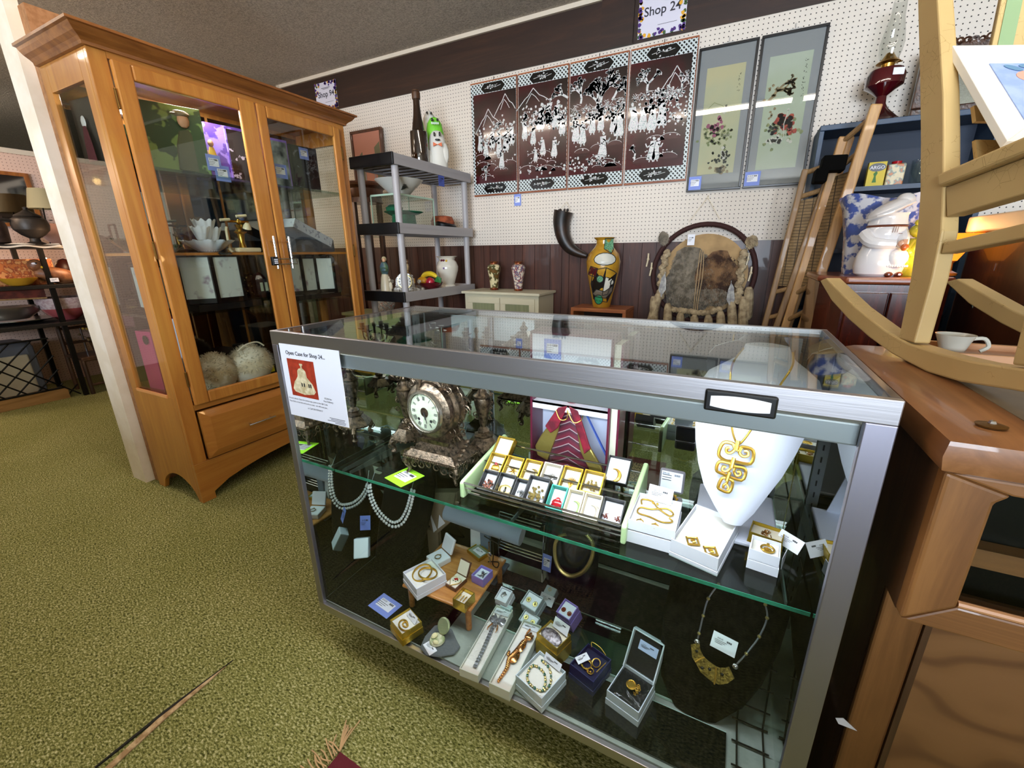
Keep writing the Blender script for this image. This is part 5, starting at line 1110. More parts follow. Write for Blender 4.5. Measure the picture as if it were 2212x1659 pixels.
f = dk_f(1196, 1382, -18, DK+.044); g, _ = jbox('stacked gold foil boxes with a dark oval belt buckle', f, .068, .056, .020, GOLDFOIL, CREAMC, lid=.0435, group=GD); r = thing('belt_buckle', 'dark oval engraved belt buckle on the gold foil stack', 'buckle', g(0, -.006, 0)); DKM = mt('dark_pewter', '#4a4446', .35, .8, c2='#8a8487', ns=120, bump=.5, bs=200)
gg = g.sub(0, -.010, .003, rotx(22)); m = M(); m.ball(gg(0, 0, 0), (.031, .019, .004), 28, gg.R); part('plate', m, DKM, r); m = M(); [m.ball(gg(.029*math.cos(i*.21), .0175*math.sin(i*.21), .002), .0016, 5) for i in range(30)]; part('beaded_rim', m, mt('pewter_beads', '#8f8a8c', .3, .9), r)
tagcard('white ticket standing behind the belt buckle', g(.006, .022, .018), .048, .026, g.R @ rotx(62), TAGW, 'price tickets in the glass case')
f = dk_f(1168, 1472, -17, DK+.016); g, _ = jbox('white box with a green stone bracelet', f, .082, .088, .026, mt('bluish_white_card', '#cddbe4', .5), COTTON, lid=.016, group=GD)
r = thing('stone_bracelet', 'two strand bracelet of pale gold and green stones', 'bracelet', g(0, 0, 0)); ma_, mb_ = M(), M()
lp = smooth_path([g(-.022, .030, .003), g(.006, .026, .003), (g(.030, .0, .003)), g(.028, -.026, .003), g(.004, -.034, .003), g(-.018, -.028, .003), g(-.030, -.006, .003), g(-.026, .008, .003), g(.0, .010, .003), g(.020, -.006, .003), g(.026, -.020, .003)], 4)
for i, p in enumerate(lp): (mb_ if i % 3 == 0 else ma_).ball(p, .0030+.0006*(i % 2), 6)
part('links', ma_, PALEGOLD, r); part('green_stones', mb_, GREENE, r); tagcard('pale ticket behind the green stone bracelet', g(.004, .040, .012), .05, .018, g.R @ rotx(60), TAGW, 'price tickets in the glass case')
f = dk_f(1275, 1448, -17, DK+.016); g, _ = jbox('navy blue box with tangled gold earrings and a white ticket', f, .068, .078, .028, NAVY, mt('navy_velvet', '#141a3a', .9), lid=.016, group=GD, pad=.55)
m = M(); m.tube(ringpts(g.sub(.010, .010, .006, rotx(20)), .010, 20), .0013, 5, True); m.tube(ringpts(g.sub(-.008, -.006, .004), .014, 22), .0013, 5, True); m.tube(ringpts(g.sub(-.006, -.010, .006), .012, 22), .0013, 5, True); m.tube(ringpts(g.sub(.010, -.016, .004), .008, 18), .0012, 5, True); [m.ball(g(-.012+.006*i, -.018-.002*(i % 2), .004), .0028, 6) for i in range(5)]
m.tube(smooth_path([g(-.020, .034, .012), g(-.024, .040, .020), g(.0, .040, .022), g(.020, .036, .016)], 4), .0009, 5); m.tube([g(.030, .02, .014), g(.026, -.014, .012)], .0012, 5); one('gold_earrings', m, GOLD, 'tangle of thin gold hoops and beads in the navy box', 'earrings')
tagcard('white ticket slanting in the navy box', g(-.020, -.006, .010), .034, .018, g.R @ rotz(68) @ rotx(10), TAGW, 'price tickets in the glass case')
f = dk_f(1362, 1500, -14, DK+.018); g, bx = jbox('white box with raised lid and black lining holding a gold pendant watch', f, .078, .086, .024, mt('bluish_white_card', '#cddbe4'), BLACKC, lid=.018, group=GD)
lf = f.sub(0, .043, .022, rotx(58)); m = M(); m.cbox(lf(0, .045, -.004), (.078, .09, .003), lf.R); m.cbox(lf(-.0375, .045, .004), (.003, .09, .016), lf.R); m.cbox(lf(.0375, .045, .004), (.003, .09, .016), lf.R); m.cbox(lf(0, .0885, .004), (.078, .003, .016), lf.R); ld = part('raised_lid', m, mt('bluish_white_card', '#cddbe4'), bx, False); m = M(); m.cbox(lf(0, .045, -.0015), (.072, .084, .002), lf.R); part('lid_lining', m, BLACKC, ld, False)
tagcard('pale blue ticket on the black lid lining', lf(.004, .060, .001), .046, .022, lf.R, mt('pale_blue_card', '#b9c6ee', .5), 'price tickets in the glass case', sticker=False)
m = M(); m.grid(lambda u, v: g(-.036+.072*u, -.038+.066*v, .004+.004*abs(math.sin(17*u+9*v))+.003*math.sin(40*u*v)), 24, 22); one('plastic_pouch', m, glass('crinkled_film', '#cfd2d8', 1.0, .1), 'crinkled clear bag under the gold pendant watch', 'plastic bag', ang=180)
r = thing('pendant_watch', 'round gold pendant watch with its chain on crinkled plastic', 'watch', g(0, 0, .012)); m = M(); gg = g.sub(.0, .0, .013); m.lathe([(.001, .003), (.010, .003), (.012, .001), (.010, -.001)], gg.c, 22, R=gg.R); m.tube(ringpts(gg, .0085, 20, .004), .0009, 5, True); part('case', m, GOLD, r); m = M(); [m.tube(ringpts(gg.sub(.014+.0022*(i % 3), .008-.0035*i, .001, rotx(20*i)), .003, 10), .0008, 4, True) for i in range(8)]; part('chain', m, GOLD, r)
# dark bust with gold collar
r = thing('collar_bust', 'short glossy dark bust at the back of the lower deck', 'necklace stand', (-.355, 1.05, DK)); DG = mt('dark_satin', '#1a1a24', .25, coat=.4)
real_bust(r, [(-.352, 1.02, DK, .075), (-.352, 1.03, .24, .085), (-.352, 1.04, .33, .085), (-.352, 1.05, .41, .075), (-.352, 1.055, .45, .045), (-.352, 1.06, .47, .035)], .012, DG, .30)
CQ, CN = V((-.352, .985, .30)), V((0, -1, .12)).normalized()
cps = [(1222, 1155), (1207, 1160), (1199, 1180), (1201, 1210), (1212, 1232), (1232, 1244), (1255, 1238), (1272, 1220), (1281, 1195), (1280, 1172), (1268, 1155)]
path = smooth_path([apl(a, b, CQ, CN) for a, b in cps], 5); m = M(); m.tube(path, [.0048+.002*math.sin(math.pi*i/len(path)) for i in range(len(path))], 8)
for i, p in enumerate(path[::1]): m.tube([p+CN*.004-V((.004, 0, .001)), p+CN*.0055, p+CN*.004+V((.004, 0, .001))], .0012, 4)
one('gold_collar', m, PALEGOLD, 'ribbed pale gold collar necklace on the glossy dark bust', 'necklace')
tagcard('upright blue price card beside the gold collar', ay(1181, 1216, 1.0), .030, .062, Matrix(((1, 0, 0), (0, 0, -1), (0, 1, 0))) @ rotz(-4), TAGB, 'price cards inside the glass case')
# tall dark bust with bead necklace
r = thing('necklace_bust', 'tall dark brown velvet bust at the lower right of the case', 'necklace stand', (.07, .90, DK)); DV = mt('dark_brown_velvet', '#090706', .95, c2='#16120f', ns=50, spec=.1)
real_bust(r, [(.035, .80, DK, .05), (.04, .815, .20, .085), (.05, .835, .26, .105), (.06, .86, .34, .118), (.07, .90, .42, .122), (.075, .93, .47, .10), (.08, .95, .50, .055), (.08, .96, .52, .03)], .014, DV, .32)
m = M(); m.ext([(.03, .93, .40), (.11, .93, .40), (.12, 1.08, DK), (.02, 1.08, DK)], (0, .004, 0)); part('easel_back', m, DV, r, False)
FQ, FN = V((.05, .780, .30)), V((0, -1, .45)).normalized()
def nb_(px, py, o=0): return apl(px, py, FQ+FN*o, FN)
r = thing('bead_necklace', 'silver bead necklace with four engraved gold crescent plates', 'necklace', nb_(1540, 1440))
L_ = [(1552, 1262), (1530, 1293), (1519, 1330), (1510, 1368), (1506, 1385)]; R__ = [(1653, 1306), (1657, 1335), (1640, 1375), (1612, 1412), (1588, 1438)]
for k, pts in enumerate((L_, R__)):
    m = M(); pth = smooth_path([nb_(a, b) for a, b in pts], 8); m.tube(pth, .0018, 6); part('bead_strand', m, mt('silver_bead_strand', '#8b8b92', .3, .85, bump=.8, bs=500), r)
    m = M(); [m.ball(p, .0038, 8) for p in (pth[0], pth[8], pth[16], pth[24])]; part('gold_beads', m, PALEGOLD, r)
    m = M(); m.ball(pth[-1], .0068, 12); part('silver_ball', m, SILVER, r)
EGP = mt('engraved_gold_plate', '#a08a42', .35, .9, c2='#5a4a22', ns=150, nstops=(.35, .7), bump=.8, bs=240)
def plate(outer, inner): m = M(); ps = [nb_(a, b, .003) for a, b in outer+inner[::-1]]; m.ext(ps, -FN*.003); return m
oc = [(1492, 1392), (1495, 1420), (1503, 1433), (1513, 1452), (1530, 1467), (1542, 1476), (1556, 1480), (1572, 1477), (1587, 1466)]; ic = [(1511, 1390), (1513, 1405), (1520, 1419), (1530, 1428), (1540, 1435), (1547, 1440), (1556, 1443), (1566, 1443), (1575, 1441)]
for a, b in ((0, 2), (2, 5), (5, 6), (6, 8)):
    if (a, b) == (5, 6): continue
    part('crescent_plate', plate(oc[a:b+1] if b < 8 else oc[a:], ic[a:b+1] if b < 8 else ic[a:]), EGP, r, False, .0008)
part('crescent_plate', plate(oc[5:7], ic[5:7]), EGP, r, False, .0008)
m = M(); [m.ball(nb_(a, b, .004), (.0035, .0022, .0035), 8) for a, b in ((1505, 1407), (1517, 1443), (1533, 1446), (1560, 1457))]; part('dark_stones', m, BLACK, r)
m = M(); [m.tube([nb_(*p, .004) for p in q], .0016, 6) for q in (((1502, 1430), (1512, 1424), (1522, 1420)), ((1543, 1478), (1546, 1460), (1547, 1442)))]; part('gold_bars', m, GOLD, r)
ex = (nb_(1600, 1388)-nb_(1537, 1356)).normalized(); n_ = (CAM-nb_(1563, 1390)).normalized(); n_ = (n_-ex*n_.dot(ex)).normalized(); ez = n_.cross(ex); Rt = Matrix((ex, ez, n_)).transposed()
tagcard('white 40 dollar price ticket on the dark velvet bust', nb_(1564, 1391, .012), .048, .031, Rt, TAGW, 'price tickets in the glass case', price='$40.00')
m = M(); b0 = V((.15, .70, DK)); [m.tube([b0+V((x, 0, .001)), b0+V((x, .12, .001)), b0+V((x, .16, .16))], .002, 5) for x in (-.03, .02)]; [m.tube([b0+V((-.04, .02+.05*i, .002+0.0*i)), b0+V((.03, .02+.05*i, .002))], .002, 5) for i in range(3)]; [m.tube([b0+V((-.04, .13+.01*i, .04+.05*i)), b0+V((.03, .13+.01*i, .04+.05*i))], .002, 5) for i in range(3)]
one('wire_easel', m, IRON, 'black wire easel in the corner beside the dark bust', 'stand')
# ================================================================ THE BACK WALL
YW = WY-.002
def inlay_mat():
    k = NT('mother_of_pearl'); co = k.coord(); n = k.noise(co, 110, 3, .6)
    k.link(k.ramp(n, [(.30, '#5f6a66'), (.42, '#b9c4c4'), (.52, '#e8e6e0'), (.60, '#c2b6c4'), (.70, '#cfdccb')]), k.b.inputs['Base Color']); k.b.inputs['Roughness'].default_value = .3; k.b.inputs['Coat Weight'].default_value = .5
    return k.m
PEARLI = inlay_mat()
def lattice():
    k = NT('pearl_lattice_border'); co = k.coord((1, 1, 1), (0, math.radians(45), 0)); sp = k.new('ShaderNodeSeparateXYZ'); k.link(co, sp.inputs[0])
    a = k.math('FRACT', k.math('MULTIPLY', sp.outputs[0], 52)); b = k.math('FRACT', k.math('MULTIPLY', sp.outputs[2], 52)); f = k.math('MAXIMUM', k.math('GREATER_THAN', a, .52), k.math('GREATER_THAN', b, .62))
    n = k.noise(k.coord(), 90, 2); f2 = k.math('MULTIPLY', f, k.math('ADD', .35, n))
    k.link(k.ramp(f2, [(.15, '#0c0a0a'), (.7, '#c9d2d2')]), k.b.inputs['Base Color']); k.b.inputs['Roughness'].default_value = .25; return k.m
LATT = lattice()
def lacq():
    k = NT('crimson_black_lacquer'); n = k.noise(k.coord((1, 1, 1)), 3.5, 2)
    k.link(k.ramp(n, [(.44, '#420912'), (.62, '#1a0a0a')]), k.b.inputs['Base Color']); k.b.inputs['Roughness'].default_value = .22; k.b.inputs['Coat Weight'].default_value = .45; k.b.inputs['Coat Roughness'].default_value = .06
    return k.m
LACR = lacq(); HILL = mt('dark_crimson_hill', '#3c0f14', .25, coat=.6); HEXB = mt('black_cartouche', '#0b0909', .2, coat=.5); WEDGE = wood('reddish_panel_edge', '#6d3520', '#a4603a', 'x', 1, .35, .3)
Fy = YW-.022
class Pic:
    """flat inlay drawn on a wall panel: u to the right, v up, metres from the lower left corner"""
    def __init__(s, x0, z0, y): s.x0, s.z0, s.y = x0, z0, y; s.m = M()
    def p(s, u, v): return V((s.x0+u, s.y, s.z0+v))
    def poly(s, pts, th=.0009): s.m.ext([s.p(*q) for q in pts][::-1] if _area(pts) > 0 else [s.p(*q) for q in pts], (0, -th, 0))
    def line(s, pts, w):
        for a, b in zip(pts, pts[1:]):
            dx, dy = b[0]-a[0], b[1]-a[1]; L = math.hypot(dx, dy) or 1; nx, ny = -dy/L*w/2, dx/L*w/2
            s.poly([(a[0]+nx, a[1]+ny), (b[0]+nx, b[1]+ny), (b[0]-nx, b[1]-ny), (a[0]-nx, a[1]-ny)])
    def blob(s, u, v, r, rnd, n=7, sy=1): s.poly([(u+r*rnd.uniform(.55, 1.1)*math.cos(2*math.pi*i/n), v+sy*r*rnd.uniform(.55, 1.1)*math.sin(2*math.pi*i/n)) for i in range(n)])
def _area(p): return sum(a[0]*b[1]-b[0]*a[1] for a, b in zip(p, p[1:]+p[:1]))
def figure(P, u, v, h, rnd, W):
    b = rnd.uniform(.9, 1.15); lean = rnd.uniform(-.08, .08)*h
    c = lambda a, q: (min(max(u+a, .003), W-.003), v+q)
    P.poly([c(-.17*h*b, 0), c(-.20*h*b, .12*h), c(-.11*h, .5*h), c(-.14*h+lean, .80*h), c(.12*h+lean, .82*h), c(.13*h, .48*h), c(.19*h*b, .1*h), c(.13*h*b, -.02*h)])
    P.blob(min(max(u+lean*1.2, .01), W-.01), v+.91*h, .085*h, rnd, 7)
    s = rnd.choice((-1, 1)); P.line([c(lean, .70*h), c(s*.22*h, .55*h), c(s*.30*h, .72*h)], .055*h)
    P.line([c(-.06*h, 0), c(-.08*h, -.10*h)], .05*h); P.line([c(.06*h, 0), c(.10*h, -.10*h)], .05*h)
def tree(P, u, v, L, a, d, rnd, W, H):
    if d == 0 or L < .006: 
        for _ in range(3): P.blob(min(max(u+rnd.uniform(-.008, .008), .004), W-.004), min(v+rnd.uniform(-.006, .006), H-.004), .0055, rnd, 6)
        return
    u2, v2 = min(max(u+L*math.cos(a), .004), W-.004), min(v+L*math.sin(a), H-.006); mid = ((u+u2)/2+rnd.uniform(-.1, .1)*L, (v+v2)/2)
    P.line([(u, v), mid, (u2, v2)], .003+.0028*d)
    for k in range(2+(d > 2)): tree(P, u2, v2, L*rnd.uniform(.55, .8), a+rnd.uniform(-.95, .95), d-1, rnd, W, H)
def lacquer(label, x0, x1, spec, edge_l, edge_r, seed):
    z0, z1 = 1.602, 2.408; rnd = random.Random(seed); W = x1-x0-.0
    r = thing('lacquer_panel', label, 'wall panel', ((x0+x1)/2, YW, z0), 'four lacquer panels on the pegboard')
    m = M(); m.box(x0, x1, YW-.018, YW, z0, z1); part('board', m, WEDGE, r, False, .002)
    m = M(); m.box(x0+.005, x1-.005, Fy, YW-.018, z0+.012, z1-.012); part('lattice_border', m, LATT, r, False)
    ia, ib, za, zb = x0+(.028 if edge_l else .006), x1-(.028 if edge_r else .006), z0+.095, z1-.085
    m = M(); m.box(ia, ib, Fy-.0012, Fy, za, zb); part('lacquer_field', m, LACR, r, False)
    for zc_ in (z0+.055, z1-.050):
        cx_ = (x0+x1)/2; hx = .105; m = M(); m.ext([(cx_-hx, Fy-.0008, zc_), (cx_-hx*.72, Fy-.0008, zc_+.031), (cx_+hx*.72, Fy-.0008, zc_+.031), (cx_+hx, Fy-.0008, zc_), (cx_+hx*.72, Fy-.0008, zc_-.031), (cx_-hx*.72, Fy-.0008, zc_-.031)], (0, .0008, 0)); cc = part('cartouche', m, HEXB, r, False)
        P = Pic(cx_-.1, zc_-.03, Fy-.0009)
        for i in range(12): P.blob(.1+rnd.gauss(0, .024), .03+rnd.gauss(0, .009), .007, rnd)
        P.line([(.03, .026), (.08, .034), (.12, .026), (.17, .036)], .0025); P.line([(.06, .04), (.10, .03), (.14, .044)], .002)
        part('flower_inlay', P.m, PEARLI, cc, False)
    W, H = ib-ia, zb-za; P = Pic(ia, za, Fy-.0021); Q = Pic(ia, za, Fy-.0014)
    for i in range(spec.get('hills', 7)):
        u, v, w = rnd.uniform(.05, W-.05), rnd.uniform(.02, .17), rnd.uniform(.04, .085)
        pts = [(min(max(u+w*math.cos(t), .002), W-.002), v+w*.55*math.sin(t)) for t in [math.pi*k/8 for k in range(9)]]; Q.poly(pts[::-1]); P.line(pts[1:8], .0022)
        for _ in range(4): P.blob(min(max(u+rnd.uniform(-w, w), .01), W-.01), v+.02+rnd.uniform(0, w*.5), .0055, rnd, 6)
    for (u, v, w, h_) in spec.get('mts', ()):
        P.line([(u-w, v-h_), (u-w*.45, v-h_*.45), (u-w*.3, v-h_*.36), (u, v)], .005); P.line([(u, v), (u+w*.35, v-h_*.38), (u+w*.6, v-h_*.5), (min(u+w, W-.005), v-h_*.78)], .005)
        P.line([(u-w*.42, v-h_*.72), (u-w*.1, v-h_*.25), (u+w*.12, v-h_*.42), (u+w*.35, v-h_*.7)], .004)
    for (u, v, L, a, d) in spec.get('trees', ()): tree(P, u, v, L, a, d, rnd, W, H)
    for (u, v, h_) in spec.get('figs', ()): figure(P, u, v, h_, rnd, W)
    for (u, v, su, sv, n) in spec.get('mass', ()):
        for _ in range(n): P.blob(min(max(rnd.gauss(u, su), .012), W-.012), rnd.gauss(v, sv), rnd.uniform(.005, .013), rnd, 7)
    for (u0, u1, v, n) in spec.get('cloud', ()):
        for i in range(n): q = u0+(u1-u0)*rnd.random(); P.line([(q, v+rnd.uniform(-.03, .03)), (min(q+.03, W-.004), v+rnd.uniform(-.03, .03))], .0025)
    part('hill_inlay', Q.m, HILL, r, False); part('pearl_inlay', P.m, PEARLI, r, False)
    m = M(); cx_ = (x0+x1)/2; m.tube([(cx_, YW-.006, z1-.004), (cx_, YW-.006, z1+.022)], .0022, 6); part('hook', m, IRON, r)
    return r
lacquer('first lacquer panel from the grey shelving, with two pearl mountain peaks', -2.022, -1.618, dict(mts=((.13, .52, .12, .16), (.28, .60, .10, .14)), figs=((.05, .24, .13), (.10, .20, .12), (.16, .25, .14), (.22, .20, .15), (.28, .22, .16), (.33, .26, .14), (.24, .10, .13)), trees=((.09, .02, .05, 1.5, 3),), mass=((.20, .40, .06, .02, 40), (.2, .3, .10, .03, 60)), hills=8), True, False, 11)
lacquer('second lacquer panel, its pearl crowd carrying a round parasol', -1.608, -1.212, dict(mts=((.12, .60, .14, .13),), trees=((.39, .50, .05, 2.6, 4),), figs=((.05, .28, .14), (.12, .24, .13), (.18, .33, .17), (.24, .36, .16), (.30, .33, .17), (.35, .28, .15), (.20, .16, .12), (.29, .14, .13), (.14, .12, .10)), mass=((.22, .40, .09, .04, 130), (.06, .44, .02, .03, 26), (.2, .05, .1, .02, 16)), hills=8), False, False, 12)
lacquer('third lacquer panel, dominated by a twisting pearl tree', -1.203, -.797, dict(trees=((.22, .38, .07, 1.9, 5), (.20, .40, .08, 1.2, 5), (.30, .44, .06, 1.0, 4), (.08, .45, .06, 1.6, 4)), figs=((.05, .22, .16), (.10, .20, .15), (.17, .26, .14), (.23, .27, .14), (.36, .22, .17), (.32, .25, .15), (.25, .10, .16)), mass=((.22, .38, .10, .025, 120), (.18, .34, .12, .02, 50), (.1, .06, .08, .03, 50)), cloud=((.0, .36, .42, 60),), hills=9), False, False, 13)
lacquer('fourth lacquer panel, its pearl pavilion below a dark peak', -.787, -.377, dict(mts=((.29, .57, .10, .14),), trees=((.12, .44, .06, 1.6, 4), (.32, .42, .05, 1.4, 3), (.06, .06, .04, 1.5, 3)), figs=((.04, .24, .17), (.10, .24, .16), (.16, .23, .18), (.22, .25, .18), (.17, .05, .14), (.20, .05, .13)), mass=((.22, .40, .07, .035, 120), (.30, .30, .04, .03, 40)), cloud=((.0, .36, .43, 40),), hills=5), False, True, 14)
# price card under the panels
WR = Matrix(((1, 0, 0), (0, 0, -1), (0, 1, 0)))
GW = 'blue price cards on the pegboard wall'
tagcard('blue price card pinned under the lacquer panels', ay(1118, 432, YW-.003), .060, .085, WR, TAGB, GW)
# framed silk pictures
MATG = mt('grey_mat', '#a3a2a6', .7); FBLK = mt('black_picture_frame', '#0f0d0e', .3)
def silk(label, x0, x1, z0, z1, ground, draw, seed):
    rnd = random.Random(seed); r = thing('framed_picture', label, 'picture', ((x0+x1)/2, YW, z0), 'tall framed silk pictures'); m = M(); w = .013; y0 = YW-.026
    for a, b, c, d in ((x0, x1, z1-w, z1), (x0, x1, z0, z0+w), (x0, x0+w, z0+w, z1-w), (x1-w, x1, z0+w, z1-w)): m.box(a, b, y0, YW, c, d)
    part('frame', m, FBLK, r, False, .002)
    m = M(); m.box(x0+w, x1-w, YW-.012, YW-.004, z0+w, z1-w); part('mat_board', m, MATG, r, False)
    u0, u1, v0, v1 = x0+.055, x1-.055, z0+.10, z1-.11
    m = M(); m.box(u0, u1, YW-.0135, YW-.012, v0, v1); sl = part('silk', m, ground, r, False); draw(r, u0, v0, u1-u0, v1-v0, YW-.0142, rnd)
    m = M(); m.box(x0+w, x1-w, YW-.020, YW-.018, z0+w, z1-w); part('glazing', m, glass('picture_glass', '#f4f6f5', 1.15), r, False)
    m = M(); cx_ = (x0+x1)/2; m.box(cx_-.03, cx_+.03, YW-.012, YW-.001, z1, z1+.010); m.tube([(cx_, YW-.006, z1), (cx_, YW-.006, z1+.035)], .003, 6); part('hanger', m, mt('clear_hanger', '#b9b5b0', .3), r, False)
def pt(name, P, mat, r): part(name, P.m, mat, r, False)
PINKM = mt('rose_paint', '#b0607c', .8); ORNG = mt('coral_paint', '#c9553c', .8, c2='#a53a34', ns=60); OLIV = mt('moss_paint', '#7f8a5c', .8, c2='#a9a878', ns=50); DKG = mt('dark_leaf_paint', '#2c3028', .8); TANP = mt('twig_paint', '#8f7a5c', .8, c2='#b09a74', ns=60); WHP = mt('pale_blossom_paint', '#e3dccf', .8); BLKP = mt('black_paint', '#1b1a1c', .8)
def script(r, u, v, w, y, rnd, n):
    P = Pic(u, v, y)
    for i in range(n):
        for _ in range(4): a, b = rnd.uniform(0, w), -i*.028+rnd.uniform(-.008, .008); P.line([(a, b), (a+rnd.uniform(-.008, .008), b+rnd.uniform(-.008, .008))], .0018)
    pt('brush_writing', P, BLKP, r)
def draw1(r, u0, v0, W, H, y, rnd):
    P = Pic(u0, v0, y)
    for _ in range(60): P.blob(rnd.gauss(W*.42, .05), rnd.gauss(H*.36, .035), .010, rnd)
    P.line([(.02, H*.62), (.06, H*.68), (.11, H*.64), (.13, H*.6)], .003); pt('moss_and_branch', P, OLIV, r)
    P = Pic(u0, v0, y-.0008); [P.blob(rnd.gauss(W*.42, .018), rnd.gauss(H*.45, .022), .014, rnd) for _ in range(16)]; pt('rose_robe', P, PINKM, r)
    P = Pic(u0, v0, y-.0014); P.blob(W*.60, H*.60, .011, rnd); P.blob(W*.61, H*.635, .008, rnd); [P.poly([(W*.56+.006*i, H*.35), (W*.56+.006*i+.009, H*.385), (W*.56+.006*i+.004, H*.352)]) for i in range(8)]
    [P.blob(rnd.gauss(W*.62, .03), rnd.gauss(H*.15, .03), .009, rnd) for _ in range(34)]; pt('dark_foliage', P, DKG, r)
    P = Pic(u0, v0, y-.002); [P.blob(rnd.gauss(W*.68, .018), rnd.gauss(H*.20, .018), .012, rnd) for _ in range(7)]; P.blob(W*.58, H*.575, .008, rnd); pt('pale_blossom', P, WHP, r)
    P = Pic(u0, v0, y-.002); [P.blob(rnd.gauss(W*.60, .03), rnd.gauss(H*.045, .012), .012, rnd) for _ in range(16)]; pt('rock', P, TANP, r)
    script(r, u0+W*.84, v0+H*.90, .018, y, rnd, 4)
def draw2(r, u0, v0, W, H, y, rnd):
    P = Pic(u0, v0, y); tree(P, .02, H*.62, .06, .9, 4, rnd, W*.8, H*.95); [P.blob(rnd.gauss(W*.2, .016), rnd.gauss(H*.62, .05), .009, rnd) for _ in range(18)]; pt('blossom_branch', P, TANP, r)
    P = Pic(u0, v0, y-.0008); [P.blob(rnd.gauss(W*.52, .042), rnd.gauss(H*.36, .03), .012, rnd) for _ in range(40)]; pt('green_rock', P, OLIV, r)
    P = Pic(u0, v0, y-.0014); [P.blob(rnd.gauss(W*.60, .028), rnd.gauss(H*.38, .030), .017, rnd) for _ in range(24)]; P.poly([(W*.3, H*.42), (W*.42, H*.5), (W*.6, H*.48), (W*.5, H*.38)]); pt('coral_robe', P, ORNG, r)
    P = Pic(u0, v0, y-.002); [P.blob(rnd.gauss(W*.45, .035), rnd.gauss(H*.26, .010), .012, rnd) for _ in range(16)]; P.blob(W*.62, H*.52, .009, rnd); P.line([(W*.62, H*.52), (W*.56, H*.4), (W*.6, H*.28)], .004); pt('pale_sash', P, WHP, r)
    P = Pic(u0, v0, y-.0026); [P.blob(rnd.gauss(W*.32, .014), rnd.gauss(H*.36, .02), .010, rnd) for _ in range(8)]; pt('dark_shadow_leaves', P, DKG, r)
    script(r, u0+W*.84, v0+H*.92, .014, y, rnd, 7)
silk('tall framed silk picture of a seated lady in a rose robe', -.368, -.046, 1.530, 2.333, mt('buff_silk', '#ddd0a6', .8, c2='#c6c9ac', ns=2), draw1, 21)
silk('tall framed silk picture of a figure in coral robes under blossom', -.034, .288, 1.531, 2.334, mt('celadon_silk', '#ced4c2', .8, c2='#bfc6a8', ns=2), draw2, 22)
tagcard('blue price card at the lower corner of the lady picture', ay(1501, 396, YW-.029), .075, .080, WR, TAGB, GW)
tagcard('blue price card at the lower corner of the coral robes picture', ay(1625, 386, YW-.029), .085, .080, WR, TAGB, GW)
# shop signs with pansy borders
def sign(txt, label, x0, x1, z0, z1, seed):
    rnd = random.Random(seed); y = WY-.014; r = thing('shop_sign', label, 'sign', ((x0+x1)/2, y, z0), 'shop number signs on the beam')
    m = M(); m.box(x0, x1, y-.002, y, z0, z1); part('sheet', m, mt('sign_white', '#d9d6e4', .6), r, False)
    for col, nm, n in (('#4b2a78', 'purple_pansies', 46), ('#e0a62a', 'yellow_pansies', 30), ('#3d5a30', 'pansy_leaves', 24)):
        P = Pic(x0, z0, y-.0024-.0003*n/10); W, H = x1-x0, z1-z0
        for _ in range(n):
            s = rnd.randrange(4); t = rnd.random(); e = abs(rnd.gauss(0, .012))+.004
            u, v = ((t*W, e) if s == 0 else (t*W, H-e) if s == 1 else (e, t*H) if s == 2 else (W-e, t*H)); P.blob(min(max(u, .008), W-.008), min(max(v, .008), H-.008), .013, rnd)
        part(nm, P.m, mt(nm, col, .7), r, False)
    w = x1-x0; m = text_m(txt, w*.235, (x0+w*.5, y-.0024, z0+(z1-z0)*.46), (1, 0, 0), (0, 0, 1), 'CENTER', bold=.0008)
    m.box(x0+w*.3, x0+w*.7, y-.0026, y-.002, z1-.048, z1-.044); m.box(x0+w*.36, x0+w*.64, y-.0026, y-.002, z1-.056, z1-.053); m.box(x0+w*.42, x0+w*.82, y-.0026, y-.002, z0+.055, z0+.057)
    part('lettering', m, mt('sign_ink', '#34323c', .8), r, False)
sign('Shop 24', 'white sign reading Shop 24 above the fourth lacquer panel', -.752, -.465, 2.455, 2.70, 1)
sign('Shop 94', 'white sign reading Shop 94 above the far end of the maple cabinet', -3.73, -3.455, 2.455, 2.672, 2)
# drinking horn
r = thing('drinking_horn', 'long black curved horn hanging on the pegboard', 'horn', ay(1218, 500, 3.15)); HORN = mt('black_horn', '#120d0a', .42, c2='#2e1c12', ns=12)
pth = smooth_path([ay(a, b, 3.16) for a, b in ((1217, 456), (1213, 480), (1216, 508), (1228, 532), (1246, 545), (1268, 553))], 6); n = len(pth)
m = M(); m.tube(pth, [.066*(1-i/n)**.6+.006 for i in range(n)], 14); part('horn_body', m, HORN, r); m = M(); [m.ball(pth[0]+V((.035*math.cos(a), .02*math.sin(a), .006)), (.008, .006, .012), 6) for a in (0, .8, 1.6, 2.4, 3.2, 4.2, 5.2)]; part('ragged_rim', m, HORN, r)
m = M(); t0 = ay(1224, 436, 3.2); m.tube([t0, ay(1209, 452, 3.17)], .0018, 5); m.tube([t0, ay(1230, 450, 3.17)], .0018, 5); part('cord', m, CREAMC, r)
